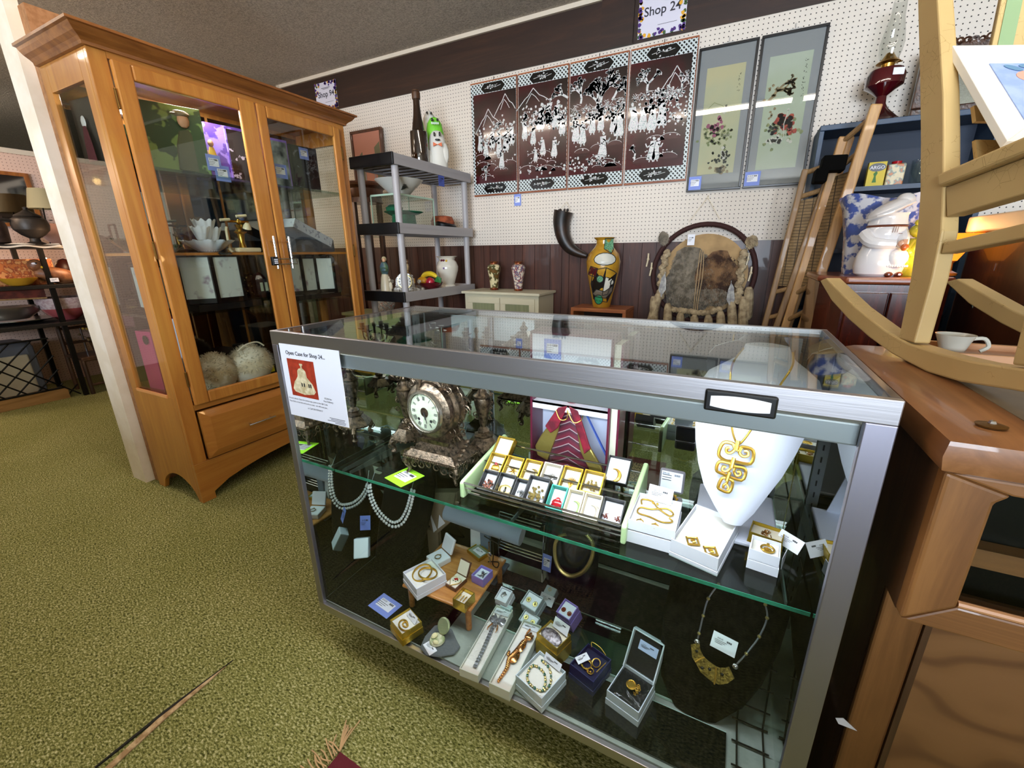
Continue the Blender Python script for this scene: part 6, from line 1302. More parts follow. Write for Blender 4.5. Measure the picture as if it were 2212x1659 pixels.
# ================================================================ DREAM CATCHER
HC = ay(1516, 592, 3.175); HR = .318
r = thing('dream_catcher', 'large round fur and feather wall hanging on a maroon hoop', 'wall hanging', HC)
WRAP = mt('maroon_wrapped_hoop', '#33120f', .8, bump=.5, bs=80); WOOL = mt('cream_wool', '#b7a585', .95, c2='#8f7d62', ns=30, bump=.8, bs=120); HIDE = mt('tan_hide', '#b39467', .8, c2='#9d8058', ns=8); FURG = mt('grey_rabbit_fur', '#5f5647', .95, c2='#8a8070', ns=26, sheen=.4); FURB = mt('brown_patch_fur', '#3a2214', .95, c2='#8a6846', ns=14, sheen=.3)
m = M(); m.tube([HC+V((HR*math.cos(a), 0, HR*math.sin(a))) for a in [i*2*math.pi/48 for i in range(48)]], .016, 10, True); part('hoop', m, WRAP, r)
m = M(); m.lathe([(.001, 0), (.265, 0), (.268, .004), (.001, .006)], HC+V((.01, -.002, -.01)), 48, R=rotx(90)); part('hide_disc', m, HIDE, r)
def furpatch(c, rx, rz, mat, nm, n, seed, y=-.016):
    rnd = random.Random(seed); m = M(); ed = [1+.12*rnd.uniform(-1, 1) for _ in range(20)]
    m.ext([c+V((rx*ed[i]*math.cos(i*.314), y, rz*ed[i]*math.sin(i*.314))) for i in range(20)][::-1], (0, .006, 0))
    for _ in range(n):
        a, q = rnd.uniform(0, 6.28), math.sqrt(rnd.random()); p = c+V((rx*q*math.cos(a), y-.003, rz*q*math.sin(a))); d = V((rnd.uniform(-.5, .7), -.55, rnd.uniform(-1, -.2))).normalized()*.024; s = V((.0028, 0, 0)); m.add([p-s, p+s, p+d], [(0, 1, 2)])
    part(nm, m, mat, r, True, ang=180)
furpatch(HC+V((-.075, 0, -.055)), .155, .235, FURG, 'grey_fur', 900, 1)
furpatch(HC+V((.095, 0, -.02)), .135, .165, FURB, 'brown_fur', 700, 2, -.024)
furpatch(HC+V((.07, 0, -.15)), .13, .06, FURG, 'grey_fur', 300, 3, -.03)
furpatch(HC+V((-.265, 0, .235)), .035, .045, FURG, 'grey_fur', 90, 4, -.02)
furpatch(HC+V((.27, 0, .20)), .035, .04, WOOL, 'wool_tuft', 60, 5, -.02)
def braid(pts, w, nm='wool_braid'):
    m = M(); pth = smooth_path(pts, 7)
    for i, p in enumerate(pth): m.ball(p+V((.008*math.sin(i*1.6), .004*math.cos(i*1.6), 0)), (w, w*.8, w*.8), 8, roty(35 if i % 2 else -35))
    part(nm, m, WOOL, r)
def wp(a, b, y=3.13): return ay(a, b, y)
braid([wp(1440, 545), wp(1432, 580), wp(1428, 610), wp(1426, 640)], .026); braid([wp(1606, 545), wp(1600, 590), wp(1595, 635), wp(1590, 650)], .026)
braid([wp(1450, 668), wp(1485, 672), wp(1520, 676), wp(1552, 668)], .024)
for i, (a, b, c_, d) in enumerate(((1425, 630, 1398, 720), (1412, 640, 1412, 735), (1443, 655, 1440, 745), (1470, 675, 1468, 750), (1500, 680, 1500, 752), (1530, 680, 1530, 755), (1556, 672, 1560, 760), (1580, 650, 1585, 760), (1606, 640, 1605, 745), (1618, 620, 1615, 690))):
    m = M(); A_, B_ = wp(a, b, 3.12), wp(c_, d, 3.14); m.tube(smooth_path([A_, A_.lerp(B_, .2), A_.lerp(B_, .7), B_], 3), [.014, .020, .026, .028, .030, .030, .029, .028, .026, .018], 10); part('wool_tail', m, WOOL, r)
for a, b in ((1400, 560), (1407, 580), (1616, 560), (1622, 590)):
    m = M(); p = wp(a, b, 3.15); m.tube([p+V((0, 0, .04)), p, p+V((-.008, 0, -.05))], .006, 6); m.ball(p, .010, 6); part('bead_string', m, mt('bone_beads', '#cfc0a0', .4), r)
m = M(); [m.tube(smooth_path([wp(1513+k, 540), wp(1505+k*1.5, 600), wp(1500+k, 650), wp(1497+k, 695)], 3), .0028, 5) for k in (0, 4, 8)]; part('leather_thongs', m, mt('pale_thong', '#b59a74', .8), r)
for a, b, s in ((1436, 600, -1), (1578, 620, 1)):
    m = M(); p = wp(a, b, 3.11); m.ext([p+V((0, 0, .03)), p+V((.02*s, 0, 0)), p+V((.035*s, 0, -.08)), p+V((.015*s, 0, -.13)), p+V((-.015*s, 0, -.08)), p+V((-.012*s, 0, -.02))], (0, -.004, 0)); m.tube([p+V((0, -.006, .04)), p+V((.01*s, -.006, -.13))], .0025, 5); part('feather', m, mt('pale_grey_feather', '#b9b8b4', .7, c2='#8a8a8c', ns=30), r, False)
m = M(); top = ay(1529, 426, 3.2); [m.tube([top, p], .0022, 5) for p in (wp(1489, 478, 3.17), wp(1555, 473, 3.17))]; m.tube([top, top+V((0, .02, .01))], .004, 5); part('hanging_cord', m, CREAMC, r)
tagcard('white paper ticket tied to the fur wall hanging', wp(1493, 518, 3.10), .044, .068, WR, TAGW, 'hanging tickets')
# ================================================================ FURNITURE ALONG THE WALL
CREAMF = mt('cream_painted_wood', '#cfc8ae', .45)
fl, fr_, br = az(1010, 628, .866), az(1162, 634, .866), 3.205
fy = fr_.y; x0, x1 = -1.955, ay(1162, 634, fy).x
r = thing('small_cupboard', 'low cream cupboard with two green tinted glass doors', 'cupboard', ((x0+x1)/2, (fy+3.2)/2, 0))
m = M(); m.box(x0-.015, x1+.02, fy-.02, 3.205, .846, .866); part('top', m, CREAMF, r, False, .004)
m = M(); m.box(x0, x1, fy+.012, 3.20, .02, .846); part('carcass', m, CREAMF, r, False)
mx_ = (x0+x1)/2
for a, b in ((x0+.03, mx_-.003), (mx_+.003, x1-.03)):
    m = M(); w = .045
    for q in ((a, b, .775, .82), (a, b, .06, .105), (a, a+w, .105, .775), (b-w, b, .105, .775)): m.box(q[0], q[1], fy, fy+.012, q[2], q[3])
    d = part('door', m, CREAMF, r, False, .002); m = M(); m.box(a+w, b-w, fy+.004, fy+.008, .105, .775); part('reeded_glass', m, mt('reeded_green_glass', '#8b8f6f', .35, c2='#7b8062', ns=4, nsc=(40, 1, 1)), d, False)
    m = M(); m.ball(((b-.02 if a < mx_-.05 else a+.02), fy-.008, .45), .010, 8); part('knob', m, BRASS, d)
def satsuma(label, px, mat, y):
    c = az(px, 628, .867); c = V((ay(px, 628, y).x, y, .867)); r = thing('satsuma_vase', label, 'vase', c, 'pair of shouldered vases on the cream cupboard')
    m = M(); m.lathe([(.030, 0), (.034, .008), (.030, .016), (.040, .09), (.052, .155), (.056, .178), (.046, .195), (.028, .203), (.026, .215), (.036, .222), (.034, .222), (.024, .214)], c, 28); part('body', m, mat, r)
    m = M(); m.lathe([(.0305, -.0005), (.0355, .008), (.0315, .0165)], c, 28); m.lathe([(.0285, .203), (.0268, .214), (.037, .2225), (.0375, .2245), (.034, .2245)], c, 28); part('gilt_bands', m, mt('gilt_red_band', '#8f5a2c', .3, .5, c2='#6b1f1a', ns=60), r)
def multi(name, stops, scale, rough=.3, dist=0, coat=.3):
    if name in MATS: return MATS[name]
    k = NT(name); k.link(k.ramp(k.noise(k.coord(), scale, 2, .5, dist), stops), k.b.inputs['Base Color']); k.b.inputs['Roughness'].default_value = rough; k.b.inputs['Coat Weight'].default_value = coat; MATS[name] = k.m; return k.m
satsuma('satsuma vase with dark green leaves beside its floral partner', 1068, multi('leafy_vase_glaze', [(.3, '#d9cba0'), (.46, '#d9cba0'), (.50, '#3d4424'), (.6, '#6b4a22')], 22), 3.05)
satsuma('satsuma vase with red and blue flowers on the cupboard end', 1120, multi('floral_vase_glaze', [(.3, '#d8cdbb'), (.45, '#d8cdbb'), (.49, '#93392c'), (.56, '#4a5a78'), (.62, '#d8cdbb')], 34), 3.05)
CUBEW = wood('cedar_cube', '#8a4b28', '#b06b3c', 'x', 1, .45, .2)
fl, fr_, bk = az(1233, 664, .77), az(1352, 670, .77), az(1363, 657, .77); fy = (fl.y+fr_.y)/2; by = min(3.2, bk.y+.05)
r = thing('wooden_cube', 'open fronted reddish wooden cube carrying the painted vase', 'stand', ((fl.x+fr_.x)/2, (fy+by)/2, 0))
m = M(); m.box(fl.x, fr_.x, fy, by, .745, .77); part('top', m, CUBEW, r, False, .002)
for a in (fl.x, fr_.x-.022): m = M(); m.box(a, a+.022, fy, by, 0, .745); part('side', m, CUBEW, r, False)
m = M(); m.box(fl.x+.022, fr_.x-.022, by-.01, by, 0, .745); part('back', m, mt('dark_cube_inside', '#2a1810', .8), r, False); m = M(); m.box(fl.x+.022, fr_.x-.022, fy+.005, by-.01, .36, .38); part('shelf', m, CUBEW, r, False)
# big painted vase: generic abstract colour fields with black outlines
vc = V((ay(1299, 660, (fy+by)/2).x, (fy+by)/2, .7705)); s_ = (ay(1300, 513, vc.y).z-.77)/.50
r = thing('painted_vase', 'tall yellow vase painted with abstract colour fields and black outlines', 'vase', vc)
prof = [(.062, 0), (.066, .01), (.080, .08), (.100, .17), (.120, .27), (.125, .33), (.110, .385), (.070, .43), (.055, .455), (.056, .480), (.078, .498), (.074, .500), (.050, .485)]
prof = [(a*s_, b*s_) for a, b in prof]
def vr(z):
    for (r0, z0), (r1, z1) in zip(prof, prof[1:]):
        if z0 <= z <= z1: return r0+(r1-r0)*(z-z0)/(z1-z0+1e-9)
    return .05
m = M(); m.lathe(prof, vc, 48); part('body', m, mt('ochre_glaze', '#c1942c', .25, c2='#a97b22', ns=9, coat=.5), r)
def vpatch(name, pts, mat, off=.0012, n=10):
    m = M(); cu, cv = sum(p[0] for p in pts)/len(pts), sum(p[1] for p in pts)/len(pts); rings = []
    for k in range(n+1):
        t = k/n; rings.append([(cu+(u-cu)*t, cv+(v-cv)*t) for u, v in pts])
    vs = [];
    for rg in rings:
        for u, v in rg: z = v*.5*s_; a = math.radians(-90+u*92); q = vr(z)+off; vs.append(vc+V((q*math.cos(a), q*math.sin(a), z)))
    N = len(pts); m.add(vs, [(k*N+i, k*N+(i+1) % N, (k+1)*N+(i+1) % N, (k+1)*N+i) for k in range(n) for i in range(N)]); part(name, m, mat, r, True, ang=80)
    ol = M(); op = []
    for i in range(N):
        u0, v0 = pts[i]; u1, v1 = pts[(i+1) % N]
        for j in range(4): u, v = u0+(u1-u0)*j/4, v0+(v1-v0)*j/4; z = v*.5*s_; a = math.radians(-90+u*92); q = vr(z)+off+.0006; op.append(vc+V((q*math.cos(a), q*math.sin(a), z)))
    ol.tube(op, .0028, 5, True); part('outline', ol, BLKP, r)
def el(u, v, a, b, n=14): return [(u+a*math.cos(2*math.pi*i/n), v+b*math.sin(2*math.pi*i/n)) for i in range(n)]
vpatch('dark_field', [(-.55, .12), (-.6, .35), (-.35, .55), (.1, .58), (.6, .5), (.6, .25), (.35, .08)], mt('near_black_glaze', '#191413', .25, coat=.5))
vpatch('maroon_field', [(-.7, .48), (-.5, .6), (-.2, .57), (-.3, .45)], mt('maroon_glaze', '#4f1518', .3), .0020)
vpatch('green_field', [(.0, .84), (.05, .98), (.7, .98), (.6, .84), (.3, .78)], mt('mottled_green_glaze', '#3f7a5c', .3, c2='#7fae86', ns=120), .0016)
vpatch('pale_round_field', el(.05, .70, .42, .085), mt('pale_grey_glaze', '#c9c8bd', .25), .0024)
vpatch('white_field', [(.0, .18), (.1, .45), (.4, .42), (.3, .2)], mt('white_glaze', '#dcd9cb', .25), .0026)
vpatch('green_dot', el(-.12, .42, .14, .05), mt('mottled_green_glaze'), .003); vpatch('green_base_field', el(-.2, .12, .25, .07), mt('bright_green_glaze', '#2c8a5c', .3), .003); vpatch('white_dot', el(.42, .37, .09, .035), mt('white_glaze'), .0034)
r.rotation_euler.z = math.radians(17); vpatch('grey_field', [(-.55, .2), (-.3, .27), (.1, .24), (.5, .32), (.55, .24), (.2, .14), (-.3, .16)], mt('warm_grey_glaze', '#6e6356', .3), .0036)
# ================================================================ GREY PLASTIC SHELVING
GP = mt('grey_resin', '#a5a1a3', .45, bump=.05, bs=200); r = thing('resin_shelving', 'grey resin shelving unit with black end caps', 'shelving', (-2.19, 2.69, 0))
sx0, sx1, sy0, sy1 = -2.375, -2.005, 2.245, 3.14
for k, z in enumerate((1.765, 1.352, .905, .47, .07)):
    m = M(); m.box(sx0, sx1, sy0+.015, sy1, z-.034, z-.022)
    for i in range(9): m.box(sx0+.03, sx1-.03, sy0+.09+.09*i, sy0+.10+.09*i, z-.06, z-.034)
    for a, b, c, d in ((sx0, sx0+.012, sy0+.015, sy1), (sx1-.012, sx1, sy0+.015, sy1), (sx0, sx1, sy1-.012, sy1)): m.box(a, b, c, d, z-.066, z)
    s = part('shelf', m, GP, r, False, .002); m = M(); m.box(sx0-.002, sx1+.001, sy0, sy0+.016, z-.068, z+.003); part('end_cap', m, BLACK, s, False, .004)
    if k < 4:
        for a in (sx0+.035, sx1-.035):
            for b in (sy0+.055, sy1-.05): m = M(); m.tube([(a, b, z-.066), (a, b, (1.352, .905, .47, .07)[k]-.02)], .023, 16); part('post', m, GP, r)
tagcard('blue price card hanging under the top resin shelf', (-2.01, 2.75, 1.665), .07, .075, RY, mt('deep_blue_card', '#4455a4', .6), 'cards on the resin shelving', sticker=False)
def base_at(px, py, z): p = az(px, py, z); return p
zt = 1.744
b = V((-2.20, ax(905, 300, -2.20).y, zt)); hb = ax(897, 196, -2.2).z-zt
r = thing('wine_bottle', 'very tall dark amber glass bottle on the top resin shelf', 'bottle', b); m = M(); m.lathe([(.058, 0), (.062, .01), (.064, .12), (.062, .30*hb/.6), (.046, .52*hb), (.030, .70*hb), (.024, .82*hb), (.024, .93*hb), (.028, .94*hb), (.028, .99*hb), (.022, hb)], b, 28); part('glass_body', m, mt('dark_amber_glass', '#1a0d05', .06, coat=1, spec=.8, c2='#2b1607', ns=5), r); m = M(); m.lathe([(.029, .90*hb), (.030, .96*hb), (.026, hb+.004), (.001, hb+.006)], b, 20); part('capsule', m, mt('brown_foil', '#4a2f1c', .4), r)
gx = -2.16; b = V((gx, ax(942, 330, gx).y, zt)); r = thing('ghost_lantern', 'stacked white and green plastic ghosts with an orange bow tie', 'decoration', b); GWH = mt('white_blow_mould', '#d9d6cc', .4); GGR = mt('lime_blow_mould', '#7ad03c', .4)
H_ = ax(925, 228, gx).z-zt
def gh(p, w, h, mat, nm): m = M(); m.lathe([(w*1.05, 0), (w, .15*h), (w*.9, .5*h), (w*.86, .72*h), (w*.70, .88*h), (w*.4, .97*h), (.001, h)], p, 20, sy=.7); return part(nm, m, mat, r)
gh(b+V((-.03, .05, 0)), .052, H_, GWH, 'rear_ghost'); gh(b+V((0, .01, 0)), .062, H_*.88, GGR, 'green_ghost'); gh(b+V((.01, -.02, 0)), .060, H_*.66, GWH, 'front_ghost')
m = M(); m.ball(b+V((.05, -.03, H_*.30)), (.03, .02, .08), 10); m.ball(b+V((-.04, -.04, H_*.2)), (.025, .02, .07), 10); part('arm', m, GWH, r)
m = M(); yv = -.066
for (dx, dz, a, c_) in ((-.014, .57, .006, .015), (.018, .575, .006, .016), (.004, .49, .016, .007)): m.ball(b+V((.01+dx, yv, H_*dz)), (a, .004, c_), 10)
for (dx, dz, a, c_) in ((-.012, .80, .008, .011), (.020, .80, .007, .010)): m.ball(b+V((.0+dx, -.040, H_*dz)), (a, .006, c_), 10)
for (dx, dz, a, c_) in ((-.012, .935, .006, .010), (.012, .93, .006, .010)): m.ball(b+V((-.028+dx, .012, H_*dz)), (a, .006, c_), 8)
part('eyes_and_mouths', m, BLACK, r); m = M(); [m.cbox(b+V((-.016+.008*i, -.045, H_*.745)), (.0045, .003, .014)) for i in range(6)]; part('teeth', m, WHITE, r, False)
m = M(); p = b+V((.012, -.071, H_*.42)); m.ext([p, p+V((-.026, 0, .014)), p+V((-.026, 0, -.014))], (0, .006, 0)); m.ext([p, p+V((.026, 0, -.014)), p+V((.026, 0, .014))], (0, .006, 0)); part('bow_tie', m, mt('orange_plastic', '#d8622a', .5), r, False); r.rotation_euler.z = math.radians(36); r.scale = (1.22, 1.22, 1)
# glass tank with green hat, bowl, orange hat
z2 = 1.331; r = thing('glass_tank', 'empty glass tank with a green felt hat inside', 'glass tank', (-2.19, 2.52, z2)); ta, tb_, tc, td, te = -2.305, -2.072, 2.335, 2.72, z2+.205
for q in ((ta, tb_, tc, tc+.004, z2, te), (ta, tb_, td-.004, td, z2, te), (ta, ta+.004, tc, td, z2, te), (tb_-.004, tb_, tc, td, z2, te)): m = M(); m.box(*q); part('glass_wall', m, GL, r, False)
m = M(); m.box(ta, tb_, tc, td, te, te+.006); part('glass_lid', m, GLG, r, False); m = M(); [m.box(a-.003, a+.003, b_-.003, b_+.003, z2, te+.002) for a in (ta, tb_) for b_ in (tc, td)]; m.box(ta, tb_, tc-.003, tc+.001, te-.004, te+.008); m.box(tb_-.001, tb_+.003, tc, td, te-.004, te+.008); part('edge_strips', m, mt('pale_green_edge', '#a9c3ae', .3), r, False)
b = V((-2.185, 2.51, z2+.001)); GF = mt('green_felt', '#0f6b48', .9, c2='#0b5539', ns=12); m = M(); m.lathe([(.080, 0), (.085, .03), (.080, .09), (.105, .095), (.135, .108), (.132, .112), (.08, .104), (.05, .11), (.001, .112)], b, 28, fn=lambda t, z: 1+.05*math.sin(3*t)); m.lathe([(.01, .08), (.05, .10), (.06, .14), (.03, .16), (.001, .162)], b+V((-.06, -.02, 0)), 16); one('felt_hat', m, GF, 'green felt hat upside down in the glass tank', 'hat')
b = V((-2.19, 2.50, te+.0065)); r = thing('palm_bowl', 'wide white frosted bowl with a dark palm motif', 'bowl', b); m = M(); m.lathe([(.05, 0), (.06, .006), (.10, .045), (.16, .10), (.165, .105), (.155, .103), (.095, .05), (.05, .012), (.001, .010)], b, 36); part('bowl', m, mt('frosted_glass_white', '#cfccc2', .25), r)
m = M(); pc = b+V((.045, -.075, .035))
for i in range(17): a = math.radians(10+10*i); m.tube([pc, pc+V((.045*math.cos(a), -.012-.014*abs(math.sin(a)), .035*math.sin(a)+.006)), pc+V((.062*math.cos(a), -.020, .052*math.sin(a)-.004))], [.003, .003, .0008], 4)
part('palm_motif', m, DKG, r); r.rotation_euler.z = math.radians(18)
b = V((-2.15, 2.93, z2)); r = thing('velvet_hat', 'orange and black draped velvet hat on the middle resin shelf', 'hat', b); m = M(); m.lathe([(.06, 0), (.085, .02), (.09, .07), (.07, .105), (.03, .112), (.001, .10)], b, 26, sy=1.2, fn=lambda t, z: 1+.07*math.sin(4*t+z*30)); part('crown', m, mt('rust_velvet', '#a2502c', .8, c2='#7c3a20', ns=20), r); m = M(); m.lathe([(.062, .0), (.09, .02), (.094, .05), (.08, .062)], b+V((.012, -.01, 0)), 26, sy=1.2, R=rotz(20) @ roty(12)); part('black_band', m, BLACK, r)
# third shelf: figurine, crystal clock, fruit bowl, vase
z3 = .884
def sc_at(px, y): return V((ay(px, 600, y).x, y, z3))
b = V((-2.27, 2.36, z3)); r = thing('shepherdess_figurine', 'porcelain woman figurine with white skirt and a small goat', 'figurine', b)
m = M(); m.lathe([(.046, 0), (.046, .008), (.040, .012), (.038, .05), (.030, .11), (.022, .135)], b, 18, fn=lambda t, z: 1+.05*math.sin(9*t)); part('skirt', m, mt('ivory_skirt', '#c4b79c', .35), r); m = M(); m.lathe([(.022, .13), (.034, .16), (.034, .19), (.020, .215), (.010, .22)], b+V((.0, 0, 0)), 16, sy=.8); m.ball(b+V((.015, -.02, .165)), (.026, .018, .018), 10); part('blouse', m, mt('slate_blue_blouse', '#40507a', .35, c2='#4f6a44', ns=14), r)
m = M(); m.ball(b+V((.008, -.006, .232)), (.012, .012, .015), 10); part('face', m, mt('doll_skin', '#d6a37c'), r); m = M(); m.ball(b+V((.0, .006, .238)), (.018, .018, .020), 10); m.tube([b+V((0, .008, .235)), b+V((-.02, .01, .20)), b+V((-.03, .01, .17))], .010, 8); part('shawl', m, mt('cream_shawl', '#bfae86', .4), r)
m = M(); m.ball(b+V((.055, -.01, .055)), (.014, .014, .03), 8); m.ball(b+V((.052, -.014, .095)), (.009, .009, .012), 8); [m.tube([b+V((.05+.008*i, -.014, .04)), b+V((.05+.010*i, -.016, .0))], .0035, 5) for i in (0, 1)]; m.tube([b+V((.05, -.014, .10)), b+V((.045, -.01, .118))], .003, 5); part('goat', m, mt('cream_goat', '#cfc3a8', .4), r)
b = V((-2.16, 2.44, z3)); r = thing('crystal_clock', 'cut crystal mantel clock with a round white dial', 'clock', b); CR_ = mt('cut_crystal', '#b9b2a4', .06, coat=1, spec=1, c2='#6e675c', ns=60, bump=.6, bs=50)
m = M(); m.ext([b+V(q) for q in ((-.12, 0, 0), (-.12, 0, .02), (-.07, 0, .04), (-.065, 0, .10), (-.03, 0, .135), (.03, 0, .135), (.065, 0, .10), (.07, 0, .04), (.12, 0, .02), (.12, 0, 0))], (0, .04, 0)); [m.ball(b+V((.12*math.cos(a), .02, .02+.10*abs(math.sin(a)))), .016, 6) for a in (0, .6, 1.2, 1.9, 2.5, 3.14)]; part('crystal_body', m, CR_, r, False)
dc = b+V((.0, -.004, .080)); m = M(); m.lathe([(.001, .004), (.046, .004), (.050, .001), (.050, -.004)], dc, 32, R=rotx(90)); dd = part('dial', m, mt('white_dial', '#e2dfd6', .3), r); m = M()
for i in range(12): a = math.radians(30*i); m.cbox(dc+V((.039*math.cos(a), -.0047, .039*math.sin(a))), (.012, .0006, .0035 if i % 3 else .005), roty(-30*i))
m.beam(dc+V((0, -.0052, 0)), dc+V((-.02, -.0052, .012)), .002, .001, (0, 1, 0)); m.beam(dc+V((0, -.0052, 0)), dc+V((.028, -.0052, .010)), .002, .001, (0, 1, 0)); part('numerals_and_hands', m, INK, dd, False); m = M(); m.tube([dc+V((.049*math.cos(i*.2094), -.004, .049*math.sin(i*.2094))) for i in range(30)], .003, 6, True); part('gold_bezel', m, PALEGOLD, dd); r.rotation_euler.z = math.radians(32)
b = V((-2.19, 2.50, z3+.14)); m = M(); m.ball(b+V((0, 0, .03)), (.022, .018, .04), 10); m.ball(b+V((.01, -.005, .08)), .016, 10); m.ball(b+V((.02, -.01, .04)), (.012, .012, .03), 8); m.box(b.x-.02, b.x+.02, b.y-.02, b.y+.02, z3, b.z); one('seated_figurine', m, mt('brown_gold_porcelain', '#6b4a34', .35, c2='#b09468', ns=30), 'small brown seated figurine on a plinth behind the crystal clock', 'figurine')
b = V((-2.10, 2.66, z3)); r = thing('fruit_bowl', 'red glass bowl heaped with imitation fruit', 'bowl', b); m = M(); m.lathe([(.035, 0), (.05, .006), (.085, .04), (.098, .062), (.094, .062), (.08, .042), (.04, .01), (.001, .01)], b, 26); part('bowl', m, mt('ruby_glass', '#5a0f18', .08, coat=.8), r)
one('glass_banana', M().tube(smooth_path([b+V((-.075, -.02, .085)), b+V((-.03, -.02, .12)), b+V((.03, -.02, .125)), b+V((.085, -.02, .10))], 5), [.006, .011, .015, .017, .019, .020, .020, .020, .020, .020, .019, .018, .017, .014, .010, .005], 10), mt('banana_yellow', '#e0c22c', .2, coat=.6), 'yellow glass banana across the fruit bowl', 'fruit')
one('glass_lemon', M().ball(b+V((-.055, -.03, .068)), (.045, .036, .036), 14), mt('orange_yellow_glass', '#dfa42a', .2, coat=.6), 'orange yellow glass lemon in the fruit bowl', 'fruit'); one('glass_apple', M().ball(b+V((.02, -.03, .065)), .036, 14), mt('ruby_red_fruit', '#a81a34', .15, coat=.7), 'shiny red glass apple in the fruit bowl', 'fruit')
one('green_leaf', M().ext([b+V((.06, -.03, .07)), b+V((.085, -.03, .11)), b+V((.115, -.02, .095)), b+V((.11, -.02, .06))], (0, .006, 0)), mt('leaf_green_plastic', '#1f6a2e', .4), 'green leaf at the edge of the fruit bowl', 'leaf', smooth=False)
b = V((-2.11, 2.90, z3)); r = thing('white_jar_vase', 'white basket weave jar vase with flared lip and tiny blooms', 'vase', b); WC = mt('cream_porcelain', '#dcd6c8', .22, coat=.6)
m = M(); m.lathe([(.060, 0), (.062, .02), (.052, .03), (.060, .06), (.085, .14), (.088, .17), (.075, .205), (.060, .222), (.066, .238), (.082, .250), (.078, .252), (.06, .238)], b, 40, fn=lambda t, z: (1+.018*math.sin(22*t)) if z < .11 else (1+.04*math.sin(6*t) if z > .235 else 1)); part('body', m, WC, r)
m = M(); [m.ball(b+V((.062*math.cos(a), .062*math.sin(a), .218)), .011, 8) for a in (-1.9, -2.2)]; part('dark_blooms', m, mt('plum_bloom', '#5c1c2c', .4), r); m = M(); [m.ball(b+V((.066*math.cos(a), .066*math.sin(a), .216)), .010, 8) for a in (-1.55,)]; part('yellow_bloom', m, mt('yellow_bloom', '#d8b040', .4), r); m = M(); m.cbox(b+V((-.02, -.088, .16)), (.012, .004, .014)); part('violet_mark', m, mt('violet_mark', '#5a3a78', .5), r, False); r.rotation_euler.z = math.radians(30)
# turned corner cabinet behind the shelving and the framed print on it
DW = wood('dark_walnut', '#2c150c', '#5a3420', 'z', 1, .35, .35); cc = V((-2.98, 2.96, 0)); zt = ay(800, 392, 2.9).z
r = thing('corner_display_column', 'round dark walnut display column with moulded top', 'display column', cc); m = M(); m.lathe([(.13, 0), (.13, .1), (.12, .12)], cc, 24); part('plinth', m, DW, r); m = M(); m.lathe([(.14, zt-.16), (.13, zt-.12), (.145, zt-.10), (.15, zt-.05), (.185, zt-.03), (.19, zt-.015), (.18, zt)], cc, 28); part('moulded_top', m, DW, r)
for i in range(6): a = i*math.pi/3+.3; m = M(); m.beam(cc+V((.118*math.cos(a), .118*math.sin(a), .12)), cc+V((.118*math.cos(a), .118*math.sin(a), zt-.15)), .03, .03); part('upright', m, DW, r, False)
for z in (.5, .9, 1.3): m = M(); m.lathe([(.11, z), (.11, z+.006)], cc, 24); part('shelf', m, GLG, r, False)
m = M(); m.lathe([(.13, .12), (.13, .13)], cc, 24); part('base_shelf', m, DW, r)
m = M(); m.ball((cc.x, cc.y-.02, .94), .028, 10); m.lathe([(.02, .906), (.012, .93)], cc+V((0, -.02, 0)), 10); one('brass_ball', m, BRASS, 'brass ball finial ornament in the walnut display column', 'ornament')
y_ = 3.19; A_, B_ = ay(757, 287, y_), ay(818, 277, y_); zb_ = zt+.004; r = thing('framed_print', 'dark framed pink print of an arched doorway on the walnut column', 'picture', ((A_.x+B_.x)/2, y_, zb_)); m = M(); w = .022; x0, x1, z0, z1 = A_.x, B_.x+.03, zb_, A_.z+.005
for q in ((x0, x1, z1-w, z1), (x0, x1, z0, z0+w), (x0, x0+w, z0+w, z1-w), (x1-w, x1, z0+w, z1-w)): m.box(q[0], q[1], y_-.012, y_+.012, q[2], q[3])
part('frame', m, DW, r, False, .002); m = M(); m.box(x0+w, x1-w, y_, y_+.006, z0+w, z1-w); part('print', m, mt('dusty_pink_print', '#a9705c', .6), r, False)
P = Pic(x0+w, z0+w, y_-.001); W, H = x1-x0-2*w, z1-z0-2*w; P.poly([(W*.12, 0), (W*.12, H*.55), (W*.3, H*.65), (W*.34, 0)]); P.poly([(W*.8, 0), (W*.75, H*.7), (W*.95, H*.8), (W*.97, 0)]); pt('trees', P, mt('grey_olive_print', '#5c5a40', .7), r); P = Pic(x0+w, z0+w, y_-.0018); P.line([(W*.36, 0), (W*.36, H*.38), (W*.46, H*.48), (W*.6, H*.48), (W*.70, H*.38), (W*.70, 0)], .010); pt('archway', P, mt('grey_arch_print', '#8f8a8c', .7), r)
# pale green chest with a floral cushion behind the maple cabinet
r = thing('green_chest', 'pale green painted chest behind the maple cabinet', 'chest', (-2.75, 2.78, 0)); m = M(); m.box(-2.95, -2.45, 2.55, 2.80, 0, .66); part('body', m, mt('sage_paint', '#8e9068', .5), r, False, .004); m = M(); m.box(-2.97, -2.43, 2.53, 2.82, .66, .685); part('top', m, mt('sage_paint', '#8e9068'), r, False, .004)
one('floral_cushion', M().ball((-2.60, 2.66, .77), (.11, .07, .085), 18), multi('floral_fabric', [(.42, '#cfc6b8'), (.47, '#93402c'), (.53, '#cfc6b8'), (.58, '#4a5a68'), (.63, '#cfc6b8')], 40, .8, 0, 0), 'rounded floral cushion on the pale green chest', 'cushion')
